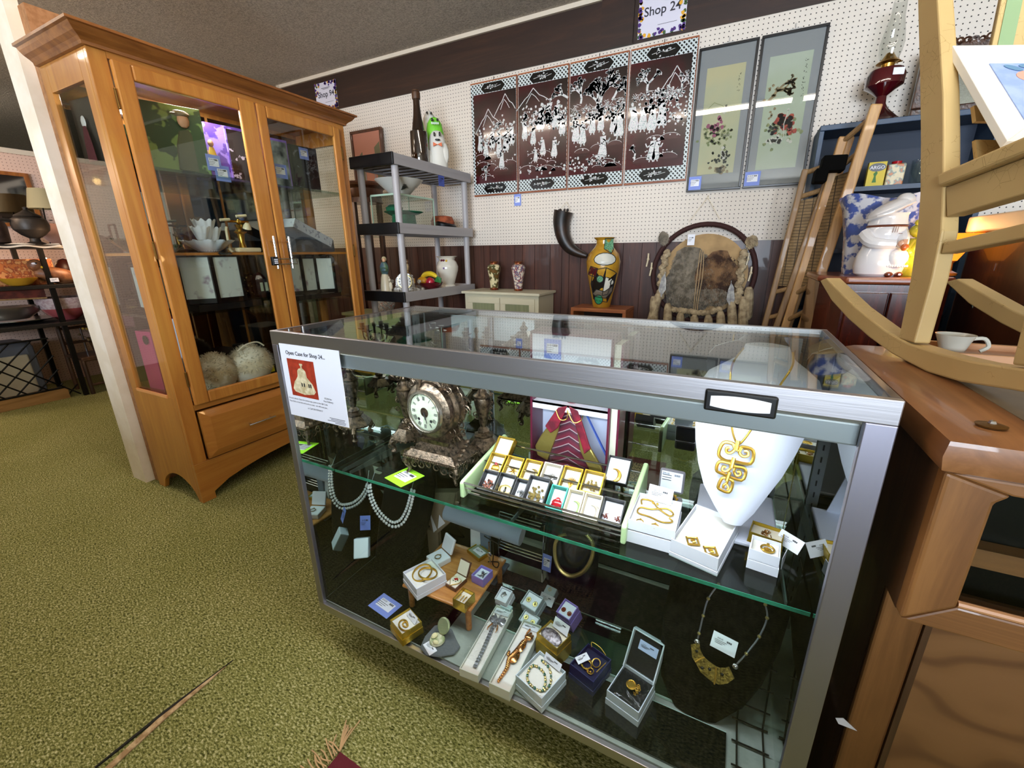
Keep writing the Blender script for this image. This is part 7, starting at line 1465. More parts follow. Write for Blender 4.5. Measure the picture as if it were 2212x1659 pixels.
# ================================================================ THE RIGHT SIDE: CONSOLE AND ROCKING CHAIR
def swirl():
    k = NT('swirled_walnut_veneer'); co = k.coord((2.6, 1, 3.6)); w = k.new('ShaderNodeTexWave'); w.wave_type = 'RINGS'; w.rings_direction = 'Y'
    w.inputs['Scale'].default_value = 1.3; w.inputs['Distortion'].default_value = 16; w.inputs['Detail'].default_value = 2; w.inputs['Detail Scale'].default_value = .9; k.link(co, w.inputs['Vector'])
    k.link(k.ramp(w.outputs[1], [(.0, '#68452a'), (.25, '#7c5634'), (.9, '#835c39')]), k.b.inputs['Base Color']); k.b.inputs['Roughness'].default_value = .4; k.b.inputs['Coat Weight'].default_value = .25; return k.m
WAL = wood('worn_walnut', '#5c3919', '#8c5f33', 'z', 1, .42, .2, '#764d28'); WALX = wood('worn_walnut_rail', '#5f3c1e', '#8e6036', 'x', 1, .42, .2, '#784f2a'); WALY = wood('worn_walnut_top', '#694020', '#96653c', 'y', .8, .42, .3, '#80532e'); WALD = wood('walnut_side', '#3a2313', '#5c3d24', 'z', 1, .45, .2)
cx0, cx1, cy0, cy1, cz0, cz1 = .243, 1.06, .605, 1.14, .70, .957
r = thing('wooden_console', 'walnut console with a rounded window frame standing on a cabinet', 'console', (.65, .87, cz0))
m = M()
pr = [(0, -.045), (-.008, -.040), (-.012, -.022), (-.008, -.004), (.006, .0), (.03, .001)]
vs, fs = [], []
for (o_, z) in pr: vs += [V((cx0+o_, cy0+o_, cz1+z)), V((cx1, cy0+o_, cz1+z)), V((cx1, cy1-.0, cz1+z)), V((cx0+o_, cy1, cz1+z))]
for j in range(len(pr)-1): fs += [(j*4+i, j*4+(i+1) % 4, j*4+4+(i+1) % 4, j*4+4+i) for i in range(4)]
fs += [(3, 2, 1, 0), tuple(len(vs)-4+i for i in range(4))]; m.add(vs, fs); part('top', m, WALY, r, True, ang=40)
m = M(); m.box(cx0, cx0+.02, cy0+.02, cy1, cz0, cz1-.045); part('side_board', m, WALD, r, False)
m = M(); m.box(cx0+.02, cx1, cy1-.02, cy1, cz0, cz1-.045); part('back_board', m, WALD, r, False); m = M(); m.box(cx0+.02, cx1, cy0+.03, cy1-.02, cz0, cz0+.02); part('bottom_board', m, WALX, r, False)
ox0, oz0, oz1 = cx0+.047, cz0+.038, cz1-.062
m = M(); m.ext([(cx0, cy0, cz0), (ox0, cy0, oz0), (ox0, cy0, oz1-.012), (ox0+.012, cy0, oz1), (cx0, cy0, cz1-.045)], (0, .045, 0)); part('frame_stile', m, WAL, r, False, .004)
m = M(); m.ext([(cx0+.001, cy0+.001, cz0-.001), (cx1, cy0+.001, cz0-.001), (cx1, cy0+.001, oz0), (ox0, cy0+.001, oz0)], (0, .03, 0)); part('frame_rail', m, WALX, r, False, .003)
m = M(); m.ext([(cx0+.001, cy0+.001, cz1-.045), (ox0+.012, cy0+.001, oz1), (cx1, cy0+.001, oz1), (cx1, cy0+.001, cz1-.045)], (0, .03, 0)); part('frame_rail', m, WALX, r, False, .003)
m = M(); m.tube([(ox0, cy0+.004, oz0+.004), (cx1, cy0+.004, oz0+.004)], .0045, 8); part('bead_moulding', m, mt('salmon_wood_bead', '#c08a5c', .35), r)
m = M(); m.box(ox0, cx1, cy0+.008, cy0+.011, oz0, oz1); part('window_glass', m, glass('console_glass', '#f7faf8', .35), r, False)
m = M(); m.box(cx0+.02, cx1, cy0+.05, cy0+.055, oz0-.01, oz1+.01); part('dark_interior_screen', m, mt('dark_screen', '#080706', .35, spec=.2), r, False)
m = M(); m.box(cx0+.088, cx1-.03, cy0+.075, cy1-.03, cz1+.0005, cz1+.0018); part('worn_top_panel', m, mt('grey_brown_veneer', '#6d5f4a', .45, c2='#7d6d54', ns=10), r, False)
m = M(); m.box(ox0, cx1, cy0+.025, cy0+.048, cz0+.085, cz0+.110); part('inner_rail', m, WALX, r, False)
m = M(); p = az(2141, 921, cz1+.002); m.lathe([(.012, 0), (.013, .002), (.008, .003), (.001, .004)], p, 20, sx=1.1); pg = part('screw_plate', m, mt('aged_brass', '#7a5a2c'), r); m = M(); m.ball(p+V((0, 0, .004)), .004, 8); part('screw', m, CHROME, pg)
r = thing('base_cabinet', 'lower walnut cabinet with swirled grain front under the console', 'cabinet', (.65, .92, 0)); bx0, by0 = .262, .712
m = M(); m.box(bx0, 1.05, by0+.012, 1.13, .03, .699); part('carcass', m, WALD, r, False)
m = M(); m.box(bx0, bx0+.052, by0, by0+.012, .03, .699); part('corner_stile', m, WAL, r, False, .004); m = M(); m.box(bx0+.060, 1.05, by0+.002, by0+.012, .03, .699); part('swirled_panel', m, swirl(), r, False)
m = M(); m.box(bx0+.052, bx0+.060, by0-.003, by0+.012, .03, .699); part('moulding', m, WALD, r, False); m = M(); m.box(bx0, 1.05, by0+.03, 1.12, 0, .03); part('plinth', m, WALD, r, False)
m = M(); p = ay(1825, 1563, by0-.001); m.ext([p+V(q) for q in ((-.014, 0, .004), (-.004, 0, .010), (.018, 0, -.006), (.010, 0, -.006), (-.008, 0, -.006))], (0, .0008, 0)); part('paint_chip', m, WHITE, r, False)
# crackle painted rocking chair
def crackle():
    k = NT('mustard_crackle_paint'); co = k.coord(); v = k.new('ShaderNodeTexVoronoi', feature='DISTANCE_TO_EDGE'); v.inputs['Scale'].default_value = 62; k.link(co, v.inputs['Vector'])
    n = k.noise(co, 9, 3); f = k.math('MULTIPLY', k.math('LESS_THAN', v.outputs[0], .010), k.math('GREATER_THAN', n, .54))
    mx = k.new('ShaderNodeMix', data_type='RGBA'); k.link(f, mx.inputs[0]); k.link(k.ramp(k.noise(co, 5, 2), [(.3, '#b89a64'), (.7, '#c8ac74')]), mx.inputs[6]); mx.inputs[7].default_value = lin('#92793f')
    k.link(mx.outputs[2], k.b.inputs['Base Color']); k.b.inputs['Roughness'].default_value = .55; return k.m
CRK = crackle(); ph_ = math.radians(10); RS = V((math.sin(ph_), -math.cos(ph_), 0)); RN = V((math.cos(ph_), math.sin(ph_), 0))
RQ = CAM+(az(2212, 850, .955)-CAM)*.86
def rp(a, b): return apl(a, b, RQ, RN)
ch = thing('rocking_chair', 'small mustard crackle painted rocking chair standing on the console', 'rocking chair', (.45, .95, .958))
U_ = [rp(*q) for q in ((1784, 603), (1846, 666), (1911, 717), (1962, 746), (2034, 769), (2100, 785), (2212, 803))]; L_ = [rp(*q) for q in ((1770, 609), (1795, 652), (1831, 692), (1875, 731), (1925, 768), (1998, 807), (2070, 829), (2179, 847))]
e_ = U_[-1]; U_ += [e_+RS*.06+V((0, 0, .010)), e_+RS*.12+V((0, 0, .026)), e_+RS*.17+V((0, 0, .046))]; L_ += [U_[-3]+V((0, 0, -.030)), U_[-2]+V((0, 0, -.032)), U_[-1]+V((0, 0, -.032))]
lo = min(p.z for p in L_)-.9585
for side in (0, 1):
    o_ = RN*(.285*side)
    m = M(); m.ext([p+o_-V((0, 0, lo)) for p in U_+L_[::-1]], RN*.034); part('rocker', m, CRK, ch, False, .003)
    m = M(); P1 = [(1980, 0), (1985, 200), (1986, 300), (1985, 420), (1979, 500), (1965, 600), (1938, 735)]; P2 = [(1972, 745), (2012, 600), (2032, 500), (2036, 400), (2037, 300), (2036, 200), (2024, 0)]
    a = [rp(*q) for q in P1]; b = [rp(*q) for q in P2]; up = (a[0]-a[1]).normalized()*.10; a[-1] = a[-1]-V((0, 0, lo)); b[0] = b[0]-V((0, 0, lo))
    m.ext([p+o_+RN*.001 for p in [a[0]+up]+a+b+[b[-1]+up]], RN*.024); part('back_post', m, CRK, ch, False, .003)
    fo = RS*.26; m = M(); m.ext([p+o_+fo+RN*.002 for p in (rp(1962, 600)+V((0, 0, .10)), rp(1950, 700)-V((0, 0, .012)), rp(1985, 700)-V((0, 0, .012)), rp(2010, 600)+V((0, 0, .10)))], RN*.03); part('front_leg', m, CRK, ch, False, .003)
    m = M(); q_ = [rp(*q) for q in ((2036, 405), (2212, 338), (2212, 417), (2038, 469))]; q_[1] += (q_[1]-q_[0]).normalized()*.12; q_[2] += (q_[2]-q_[3]).normalized()*.12; m.ext([p+o_+RN*.004 for p in q_], RN*.024); part('seat_rail', m, CRK, ch, False, .002)
    m = M(); q_ = [rp(*q) for q in ((2032, 524), (2212, 480), (2212, 513), (2026, 549))]; q_[1] += (q_[1]-q_[0]).normalized()*.10; q_[2] += (q_[2]-q_[3]).normalized()*.10; m.ext([p+o_+RN*.004 for p in q_], RN*.022); part('side_stretcher', m, CRK, ch, False, .002)
m = M(); q_ = [rp(*q) for q in ((2036, 376), (2212, 300), (2212, 337), (2038, 404))]; q_[1] += (q_[1]-q_[0]).normalized()*.13; q_[2] += (q_[2]-q_[3]).normalized()*.13; m.ext([p-RN*.008 for p in q_], RN*.335); part('seat', m, CRK, ch, False, .004)
for (a, b, c_) in ((2061, 228, 262), (2064, 302, 345)):
    m = M(); A_, B_ = rp(a, b), rp(a+4, c_); pts = [(A_, B_)]
    vs = []
    for i in range(9):
        t = i/8; off = RN*(.030+.25*t)+V((0, .035*math.sin(math.pi*t), 0))
        for q in (A_, B_):
            for d in (0, .014): vs.append(q+off+V((0, d+.01, 0)))
    fs = [];
    for i in range(8):
        k0, k1 = i*4, i*4+4; fs += [(k0, k0+2, k1+2, k1), (k0+1, k1+1, k1+3, k0+3), (k0, k1, k1+1, k0+1), (k0+2, k0+3, k1+3, k1+2)]
    fs += [(0, 1, 3, 2), (32, 34, 35, 33)]; m.add(vs, fs); part('back_slat', m, CRK, ch, True)
m = M(); A_ = ay(2140, 110, 1.19); m.ext([A_, A_+RN*.27, A_+RN*.27+V((0, .04, .25)), A_+V((0, .04, .25))], V((0, .016, 0))); cr = part('crest_panel', m, CRK, ch, False, .003)
m = M(); m.ext([A_+RN*.008+V((0, -.002, 0)), A_+RN*.030+V((0, -.002, 0)), A_+RN*.030+V((0, .038, .25)), A_+RN*.008+V((0, .038, .25))], V((0, .002, 0))); part('green_stripe', m, mt('sage_green_paint', '#86a074', .55), cr, False)
# white framed print leaning in the chair
E1 = V((.959, .275, -.07)).normalized(); E2 = V((.199, -.679, -.706)); E2 = (E2-E1*E2.dot(E1)).normalized(); EN = E2.cross(E1)
if EN.dot(CAM-V((.3, 1.1, 1.5))) < 0: EN = -EN
FQ0 = CAM+ray(2058, 98)*.735
def fp(u, v, d=0): return FQ0+E1*u+E2*v+EN*d
r = thing('framed_print', 'white framed blue print with peaches resting on the rocking chair', 'picture', fp(.2, .14)); FW, FH, fw_ = .36, .27, .034; WFR = mt('white_frame_lacquer', '#efe9dc', .4)
for q in (((0, 0), (FW, 0), (FW-fw_, fw_), (fw_, fw_)), ((FW, 0), (FW, FH), (FW-fw_, FH-fw_), (FW-fw_, fw_)), ((FW, FH), (0, FH), (fw_, FH-fw_), (FW-fw_, FH-fw_)), ((0, FH), (0, 0), (fw_, fw_), (fw_, FH-fw_))):
    m = M(); m.ext([fp(u, v, 0) for u, v in q], EN*-.012); part('frame_member', m, WFR, r, False, .001)
m = M(); m.ext([fp(u, v, -.007) for u, v in ((fw_, fw_), (FW-fw_, fw_), (FW-fw_, FH-fw_), (fw_, FH-fw_))], EN*-.003); part('mat', m, mt('pale_mat', '#dcdcdc', .6), r, False)
m = M(); m.ext([fp(u, v, -.0055) for u, v in ((fw_+.012, fw_+.014), (FW-fw_-.012, fw_+.014), (FW-fw_-.012, FH-fw_-.014), (fw_+.012, FH-fw_-.014))], EN*-.001); pr_ = part('print', m, mt('cornflower_print', '#8fa6d8', .6, c2='#a5b8e2', ns=30), r, False)
def patch(nm, cs, mat, d): 
    m = M()
    for (u, v, a, b, an) in cs: m.ext([fp(u+a*math.cos(t)*math.cos(an)-b*math.sin(t)*math.sin(an), v+a*math.cos(t)*math.sin(an)+b*math.sin(t)*math.cos(an), d) for t in [i*math.pi/8 for i in range(16)]], EN*-.0004)
    part(nm, m, mat, pr_, False)
patch('peaches', [(.092, .088, .020, .016, 0), (.115, .150, .022, .018, 0), (.16, .065, .018, .014, 0), (.20, .07, .02, .015, 0)], mt('peach_paint', '#dba08c', .7), -.0048)
patch('teal_leaves', [(.075, .064, .014, .006, .6), (.10, .060, .016, .007, .2), (.125, .056, .018, .007, -.3), (.145, .060, .014, .006, .5), (.09, .20, .016, .006, 1)], mt('teal_leaf_paint', '#5f87a8', .7), -.0043)
patch('white_oval', [(.175, .135, .070, .055, 0)], mt('oval_white', '#dfe2ea', .6), -.0038)
m = M(); m.tube([fp(.15, .12, -.0030), fp(.19, .15, -.0030), fp(.22, .19, -.0030)], .0012, 4); m.tube([fp(.15, .12, -.0030), fp(.17, .17, -.0030)], .0012, 4); part('blue_line_drawing', m, mt('slate_line', '#7788a4', .7), pr_)
# cup on a small wooden tray
c = V((.405, 1.085, .958)); r = thing('wooden_tray', 'flat wooden tray with moulded edge behind the rocker', 'tray', c); m = M(); m.box(.34, .72, 1.02, 1.135, .958, .966); m.box(.335, .725, 1.015, 1.025, .958, .978); m.box(.335, .725, 1.128, 1.138, .958, .978); part('tray_board', m, mt('salmon_wood_bead', '#c08a5c'), r, False, .002)
A_ = V((.385, 1.075, .9665)); r = thing('tea_cup', 'small grey white cup with a loop handle behind the rocker', 'cup', A_); m = M(); m.lathe([(.012, 0), (.018, .004), (.024, .024), (.029, .036), (.027, .036), (.021, .022), (.001, .006)], A_, 28); part('cup_body', m, mt('grey_white_china', '#c9c6b8', .25, coat=.5), r); m = M(); m.tube(smooth_path([A_+V((.024, .002, .028)), A_+V((.042, .002, .030)), A_+V((.050, .002, .016)), A_+V((.040, .002, .006))], 4), .0035, 8); part('handle', m, mt('grey_white_china', '#c9c6b8'), r)
# crumpled plastic on the floor beside the case
rnd = random.Random(9)
for i, (x, y, s, lab) in enumerate(((.275, .60, .075, 'crumpled clear plastic bag on the floor by the case corner'), (.375, .62, .085, 'second crumpled clear bag below the swirled cabinet front'))):
    m = M(); ph0 = rnd.uniform(0, 6)
    m.grid(lambda u, v: V((x, y, .001+s*.5))+V((math.cos(2*math.pi*u)*math.sin(math.pi*v), math.sin(2*math.pi*u)*math.sin(math.pi*v), math.cos(math.pi*v)))*s*(.66+.22*math.sin(7*u*6.28+ph0+5*v)*math.sin(9*v)+.1*math.sin(19*u*6.28)) if False else V((x+math.cos(2*math.pi*u)*math.sin(math.pi*v)*s*(.8+.2*math.sin(5*u*6.28+6*v)), y+math.sin(2*math.pi*u)*math.sin(math.pi*v)*s*(.8+.2*math.sin(4*u*6.28+ph0)), .002+s*.5*(1-math.cos(math.pi*v))*(.85+.15*math.sin(7*u*6.28+ph0)))), 44, 16, True)
    one('plastic_bag', m, glass('crumpled_plastic', '#b9b4c0', 2.6, .15), lab, 'plastic bag', ang=180)
# ---- mahogany cabinet with the cookie jar, pitcher and lamp
MAH = wood('red_mahogany', '#2c0b06', '#5a2012', 'z', 1, .22, .6, '#41140b'); MAHT = wood('mahogany_top', '#5c2a18', '#8a4a2e', 'x', 1, .28, .5)
zt = 1.048; r = thing('mahogany_cabinet', 'dark red mahogany cabinet with rounded top below the cookie jar', 'cabinet', (.60, 2.5, 0))
plan = [(.415, 2.22), (.70, 2.22), (.775, 2.33), (.775, 2.72), (.34, 2.72), (.34, 2.36)]
m = M(); m.ext([(a, b, .04) for a, b in plan], (0, 0, zt-.07)); part('carcass', m, MAH, r, False); m = M(); pc = V((.56, 2.46, 0)); m.ext([V((pc.x+(a-pc.x)*1.05, pc.y+(b-pc.y)*1.05, zt-.028)) for a, b in plan], (0, 0, .028)); part('top', m, MAHT, r, False, .010)
m = M(); m.ext([(a, b, 0) for a, b in plan], (0, 0, .04)); part('plinth', m, MAH, r, False)
for a, b in ((.425, .558), (.564, .69)): m = M(); m.box(a, b, 2.206, 2.22, .10, zt-.06); d = part('door', m, MAH, r, False, .004); m = M(); m.ball((.552 if a < .5 else .570, 2.20, .80), .008, 8); part('knob', m, BRASS, d)
def on_m(px, y): return V((ay(px, 590, y).x, y, zt+.0005))
b = on_m(1893, 2.33); r = thing('chef_cookie_jar', 'white glazed cookie jar shaped as a plump cook in a floppy hat', 'cookie jar', b); GLZ = mt('white_glaze_bright', '#e4e2e4', .12, coat=.8); sc_ = .97
def J(pts): return [(a*sc_, c_*sc_) for a, c_ in pts]
m = M(); m.lathe(J([(.100, 0), (.118, .012), (.128, .05), (.122, .10), (.105, .14), (.098, .17), (.104, .20), (.106, .225), (.098, .245)]), b, 36, sy=.86); part('body', m, GLZ, r)
m = M(); m.lathe(J([(.100, .246), (.102, .250), (.096, .254), (.001, .254)]), b, 36, sy=.86); part('brown_rim', m, mt('brown_line_glaze', '#6b3a28', .3), r)
m = M(); m.lathe(J([(.098, .256), (.094, .28), (.092, .30), (.098, .312), (.001, .318)]), b, 30, sy=.86, fn=lambda t, z: 1+.02*math.sin(8*t)); part('head', m, GLZ, r)
m = M(); m.ball(b+V((-.005, 0, .335*sc_)), (.108, .085, .036), 20, roty(-24)); m.ball(b+V((.055, -.01, .372*sc_)), (.045, .05, .034), 16); part('floppy_hat', m, GLZ, r); m = M(); m.tube([b+V((-.104, -.02, .272)), b+V((-.07, -.07, .288)), b+V((-.01, -.088, .305)), b+V((.05, -.07, .335)), b+V((.095, -.03, .352))], .007, 8); part('hat_frill', m, GLZ, r)
for s in (-1, 1): m = M(); m.tube(smooth_path([b+V((s*.085-.02, -.03, .205)), b+V((s*.07, -.085, .165)), b+V((.045+s*.01, -.105, .155))], 4), [.034, .034, .033, .031, .028, .026, .024, .022, .020], 10); part('arm', m, GLZ, r)
m = M(); m.ball(b+V((.060, -.115, .158)), (.020, .016, .018), 10); [m.tube([b+V((.060, -.125, .150+.006*i)), b+V((.078, -.132, .150+.006*i))], .0042, 6) for i in range(5)]; part('hands', m, mt('pink_glaze', '#d9a98c', .2), r); m = M(); m.ball(b+V((.072, -.128, .140)), (.020, .012, .018), 10); part('biscuit', m, mt('orange_brown_glaze', '#a8521c', .3), r)
m = M(); m.ball(b+V((.062, -.088, .09)), (.050, .028, .045), 14); [m.ball(b+V((.02+.011*i, -.106+.001*abs(i-4), .052)), .007, 6) for i in range(9)]; part('apron', m, GLZ, r); m = M(); m.ball(b+V((.035, -.095, .012)), (.022, .018, .013), 10); m.ball(b+V((.085, -.085, .012)), (.020, .018, .013), 10); part('shoes', m, mt('brown_shoe_glaze', '#5c2c1a', .2, coat=.6), r)
m = M(); [m.tube([b+V((.01+.01*i, -.094, .21)), b+V((.012+.01*i, -.094, .238))], .0012, 4) for i in range(3)]; m.tube([b+V((.04, -.092, .205)), b+V((.09, -.06, .205)), b+V((.092, -.06, .238)), b+V((.045, -.092, .238))], .0012, 4); part('painted_details', m, mt('brown_line_glaze', '#6b3a28'), r); r.scale = (.70, .70, .82)
b = on_m(1862, 2.52); r = thing('sponge_pitcher', 'blue and white spongeware planter with a wavy rim behind the cookie jar', 'planter', b); hgt = ay(1862, 428, 2.52).z-zt
m = M(); n = 40; vs = []; lv = [(0, .105, 0), (.06, .110, 0), (.5, .125, 0), (.85, .150, 0), (1.0, .168, 1), (.985, .158, 1), (.5, .115, 0), (.04, .098, 0)]
for (t, q, w) in lv:
    for i in range(n): a = 2*math.pi*i/n; k = 1/(abs(math.cos(a))**4+abs(math.sin(a))**4)**.25; vs.append(b+V((.03+q*k*math.cos(a), q*.55*k*math.sin(a), hgt*t+(.014*math.cos(4*a)*w*-1))))
m.add(vs, [(j*n+i, j*n+(i+1) % n, (j+1)*n+(i+1) % n, (j+1)*n+i) for j in range(len(lv)-1) for i in range(n)]+[tuple(range(n-1, -1, -1)), tuple((len(lv)-1)*n+i for i in range(n))]); part('body', m, mt('blue_spongeware', '#4a5fa8', .2, c2='#d5d8e2', ns=24, nstops=(.46, .54), coat=.5), r)
b = on_m(1968, 2.36); r = thing('frog_figurine', 'yellow green glazed figurine beside the cookie jar', 'figurine', b); OG = mt('olive_yellow_glaze', '#a3a02c', .2, coat=.6, c2='#7c7a20', ns=14); m = M(); m.lathe([(.045, 0), (.055, .02), (.058, .08), (.045, .12), (.03, .15)], b, 20); part('body', m, OG, r); m = M(); m.ball(b+V((-.01, -.02, .18)), (.035, .03, .03), 12); m.ball(b+V((-.025, -.035, .21)), .013, 8); m.ball(b+V((.01, -.035, .21)), .013, 8); part('head', m, OG, r); m = M(); m.tube([b+V((-.03, -.03, .14)), b+V((-.05, -.06, .11)), b+V((-.03, -.07, .08))], .012, 8); m.tube([b+V((.03, -.03, .14)), b+V((.045, -.06, .11)), b+V((.03, -.07, .08))], .012, 8); part('arms', m, OG, r)
b = V((ay(2046, 590, 2.44).x, 2.44, zt+.0005)); r = thing('amber_lamp', 'small amber glass lamp glowing behind the chair leg', 'lamp', b); AMB = mt('glowing_amber_glass', '#e08a2c', .2, emit=1.4, ecol='#ff8a20'); m = M(); m.lathe([(.03, 0), (.032, .01), (.012, .02), (.010, .05), (.02, .06)], b, 18); part('foot', m, mt('amber_foot', '#a85a1c', .15, coat=.6), r); m = M(); m.lathe([(.02, .06), (.035, .09), (.055, .13), (.085, .165), (.083, .167), (.05, .13), (.018, .065)], b, 24, fn=lambda t, z: 1+.05*math.sin(6*t)); part('shade', m, AMB, r)
light('amber_lamp_bulb', 'POINT', (b.x, b.y-.01, b.z+.19), .6, (1, .55, .2), .02)
# ---- blue bookcase with oil lamp and tins
BLU = mt('denim_blue_paint', '#26415f', .45, c2='#213853', ns=8, bump=.08, bs=40); zt = 1.785; y0 = 2.97; xL = ax(1772, 277, .302).x; xL, xR = .302, 1.02
r = thing('blue_bookcase', 'denim blue painted bookcase against the pegboard', 'bookcase', (.66, 3.09, 0)); m = M(); m.box(xL, xR, y0, 3.21, zt-.026, zt); part('top_board', m, BLU, r, False, .003)
for a in (xL, xR-.022): m = M(); m.box(a, a+.022, y0+.004, 3.21, 0, zt-.026); part('side_board', m, BLU, r, False, .002)
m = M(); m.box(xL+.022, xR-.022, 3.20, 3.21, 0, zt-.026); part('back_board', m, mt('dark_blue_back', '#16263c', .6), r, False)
for z in (1.475, 1.16, .82, .45): m = M(); m.box(xL+.022, xR-.022, y0+.01, 3.20, z-.022, z); part('shelf', m, BLU, r, False)
bo = lambda px, z, y: V((ay(px, 380, y).x, y, z))
b = bo(1890, 1.4755, 3.04); r = thing('argo_starch_box', 'yellow ARGO carton with a corn husk figure on the blue shelf', 'carton', b); r.name = 'starch_carton'; m = M(); w, hh = .075, ay(1890, 350, 3.02).z-1.4755; m.cbox(b+V((0, 0, hh/2)), (w, .035, hh)); part('carton', m, mt('carton_yellow', '#d8c220', .5), r, False)
m = M(); m.lathe([(.036, 0), (.036, .0006)], b+V((0, -.0176, hh*.78)), 24, R=rotx(90), sy=.56); part('black_oval', m, BLACK, r); part('lettering', text_m('ARGO', .022, b+V((0, -.0190, hh*.78-.008)), (1, 0, 0), (0, 0, 1), 'CENTER', bold=.0006), WHITE, r, False)
m = M(); q = b+V((-.004, -.0182, 0)); m.ext([q+V((-.008, 0, .02)), q+V((.010, 0, .02)), q+V((.004, 0, .05)), q+V((.010, 0, hh*.55)), q+V((.002, 0, hh*.64)), q+V((-.008, 0, hh*.52)), q+V((-.003, 0, .05))], (0, .0006, 0)); part('husk_figure', m, mt('husk_green', '#3f7a3a', .6), r, False)
b = bo(1931, 1.4755, 3.05); r = thing('drum_canister', 'cream tin with flower print and red lid beside the yellow carton', 'tin', b); r.name = 'flower_tin'; hh = .105; m = M(); m.cbox(b+V((0, 0, hh/2)), (.075, .05, hh)); part('tin_body', m, multi('flower_tin_print', [(.46, '#d9cda8'), (.54, '#6f8f8a'), (.6, '#c07a4a')], 34, .4), r, False, .006); m = M(); m.lathe([(.02, 0), (.022, .012), (.001, .016)], b+V((0, 0, hh)), 16); part('knob', m, REDE, r)
b = bo(1990, 1.4755, 3.08); m = M(); m.lathe([(.03, 0), (.045, .01), (.05, .06), (.05, .12), (.047, .12), (.045, .06), (.02, .012)], b, 26); one('clear_goblet', m, GL, 'clear glass jar at the end of the blue shelf', 'jar')
b = bo(1907, zt+.0005, 3.06); b = V((ay(1893, 260, 3.06).x, 3.06, zt+.0005)); r = thing('oil_lamp', 'red glass oil lamp with a clear tall chimney on the bookcase', 'oil lamp', b); RUBY = mt('ruby_lamp_glass', '#4a0710', .06, coat=1, c2='#2a0408', ns=7)
m = M(); m.lathe([(.085, 0), (.085, .01), (.07, .03), (.04, .06), (.025, .085), (.022, .12)], b, 28, fn=lambda t, z: 1+(.05*math.sin(10*t) if z < .02 else 0)); part('foot', m, RUBY, r); m = M(); m.lathe([(.022, .12), (.05, .145), (.080, .165), (.082, .21), (.07, .235), (.035, .245)], b, 28); fo_ = part('font', m, RUBY, r)
m = M(); m.cbox(b+V((.035, -.077, .205)), (.05, .002, .03), rotz(20)); part('paper_label', m, TAGW, fo_, False); m = M(); m.lathe([(.026, .245), (.028, .262), (.050, .268), (.030, .285), (.014, .31)], b, 20); m.tube([b+V((.03, 0, .265)), b+V((.055, -.01, .265))], .003, 6); part('burner', m, BRASS, r)
m = M(); m.lathe_open([(.034, .27), (.046, .31), (.050, .35), (.042, .40), (.030, .46), (.027, .53)], b, 28); part('chimney', m, glass('chimney_glass', '#eef0ee', 1.6), r)
y_ = 3.10; A_ = ay(1960, 262, y_); r = thing('ornate_mirror', 'dark carved frame mirror leaning behind the chair post', 'mirror', (A_.x+.15, y_, zt)); DKF = mt('dark_carved_wood', '#2c170e', .35, c2='#4a2a18', ns=60, bump=.9, bs=90, coat=.3); x0, x1, z0, z1 = A_.x, A_.x+.36, zt+.001, ay(2080, 92, y_).z
for q in ((x0, x1, z1-.05, z1), (x0, x1, z0, z0+.05), (x0, x0+.05, z0+.05, z1-.05), (x1-.05, x1, z0+.05, z1-.05)): m = M(); m.box(q[0], q[1], y_-.015, y_+.015, q[2], q[3]); part('frame_side', m, DKF, r, False, .006)
m = M(); rnd = random.Random(5); [curl(m, V((x0+.02+(x1-x0-.04)*i/12, y_-.012, z1+.008*math.sin(i*.5)**2)), .016, rnd.uniform(0, 6), 1.3, r=.006) for i in range(13)]; part('carved_crest', m, DKF, r); m = M(); m.box(x0+.05, x1-.05, y_, y_+.004, z0+.05, z1-.05); part('mirror_plate', m, MIRROR, r, False)
# ---- folded bamboo screen leaning beside the bookcase
BAM = wood('pale_bamboo', '#a87c4c', '#d0a56c', 'z', 1.5, .45, .2, '#bd915a'); BAMD = wood('aged_bamboo', '#7a5c3a', '#a07f56', 'z', 1.5, .5, .1)
def wov():
    k = NT('woven_reed_panel'); co = k.coord(); sp = k.new('ShaderNodeSeparateXYZ'); k.link(co, sp.inputs[0]); a = k.math('LESS_THAN', k.math('FRACT', k.math('MULTIPLY', sp.outputs[2], 62)), .16); b_ = k.math('LESS_THAN', k.math('FRACT', k.math('MULTIPLY', sp.outputs[0], 26)), .10)
    mx = k.new('ShaderNodeMix', data_type='RGBA'); k.link(k.math('MAXIMUM', a, b_), mx.inputs[0]); k.link(k.ramp(k.noise(co, 30, 2), [(.3, '#6f5a3c'), (.7, '#8c7450')]), mx.inputs[6]); mx.inputs[7].default_value = lin('#2c2014'); k.link(mx.outputs[2], k.b.inputs['Base Color']); return k.m
WOV = wov(); r = thing('bamboo_screen', 'folded bamboo screen bound with black straps leaning by the bookcase', 'folding screen', (.2, 2.8, 0))
def pole(p, q, y, wr, mat, nm='pole', h_=.04):
    A_, B_ = ay(*p, y), ay(*q, y); d = (B_-A_); B_ = A_+d*((A_.z-.002)/(-d.z)) ; m = M(); m.beam(A_, B_, wr, h_, (0, 1, 0)); return part(nm, m, mat, r, False, .006), A_, B_
_, A1, A2 = pole((1893, 226), (1735, 705), 2.74, .046, BAM); _, B1, B2 = pole((1822, 296), (1697, 702), 2.84, .040, BAM); _, C1, C2 = pole((1800, 348), (1678, 702), 2.86, .030, BAMD); _, D1, D2 = pole((1740, 366), (1652, 702), 2.90, .030, BAMD); pole((1838, 296), (1705, 702), 2.875, .030, BAM)
def lerp_h(P, Q, z): t = (P.z-z)/(P.z-Q.z); return P.lerp(Q, t)
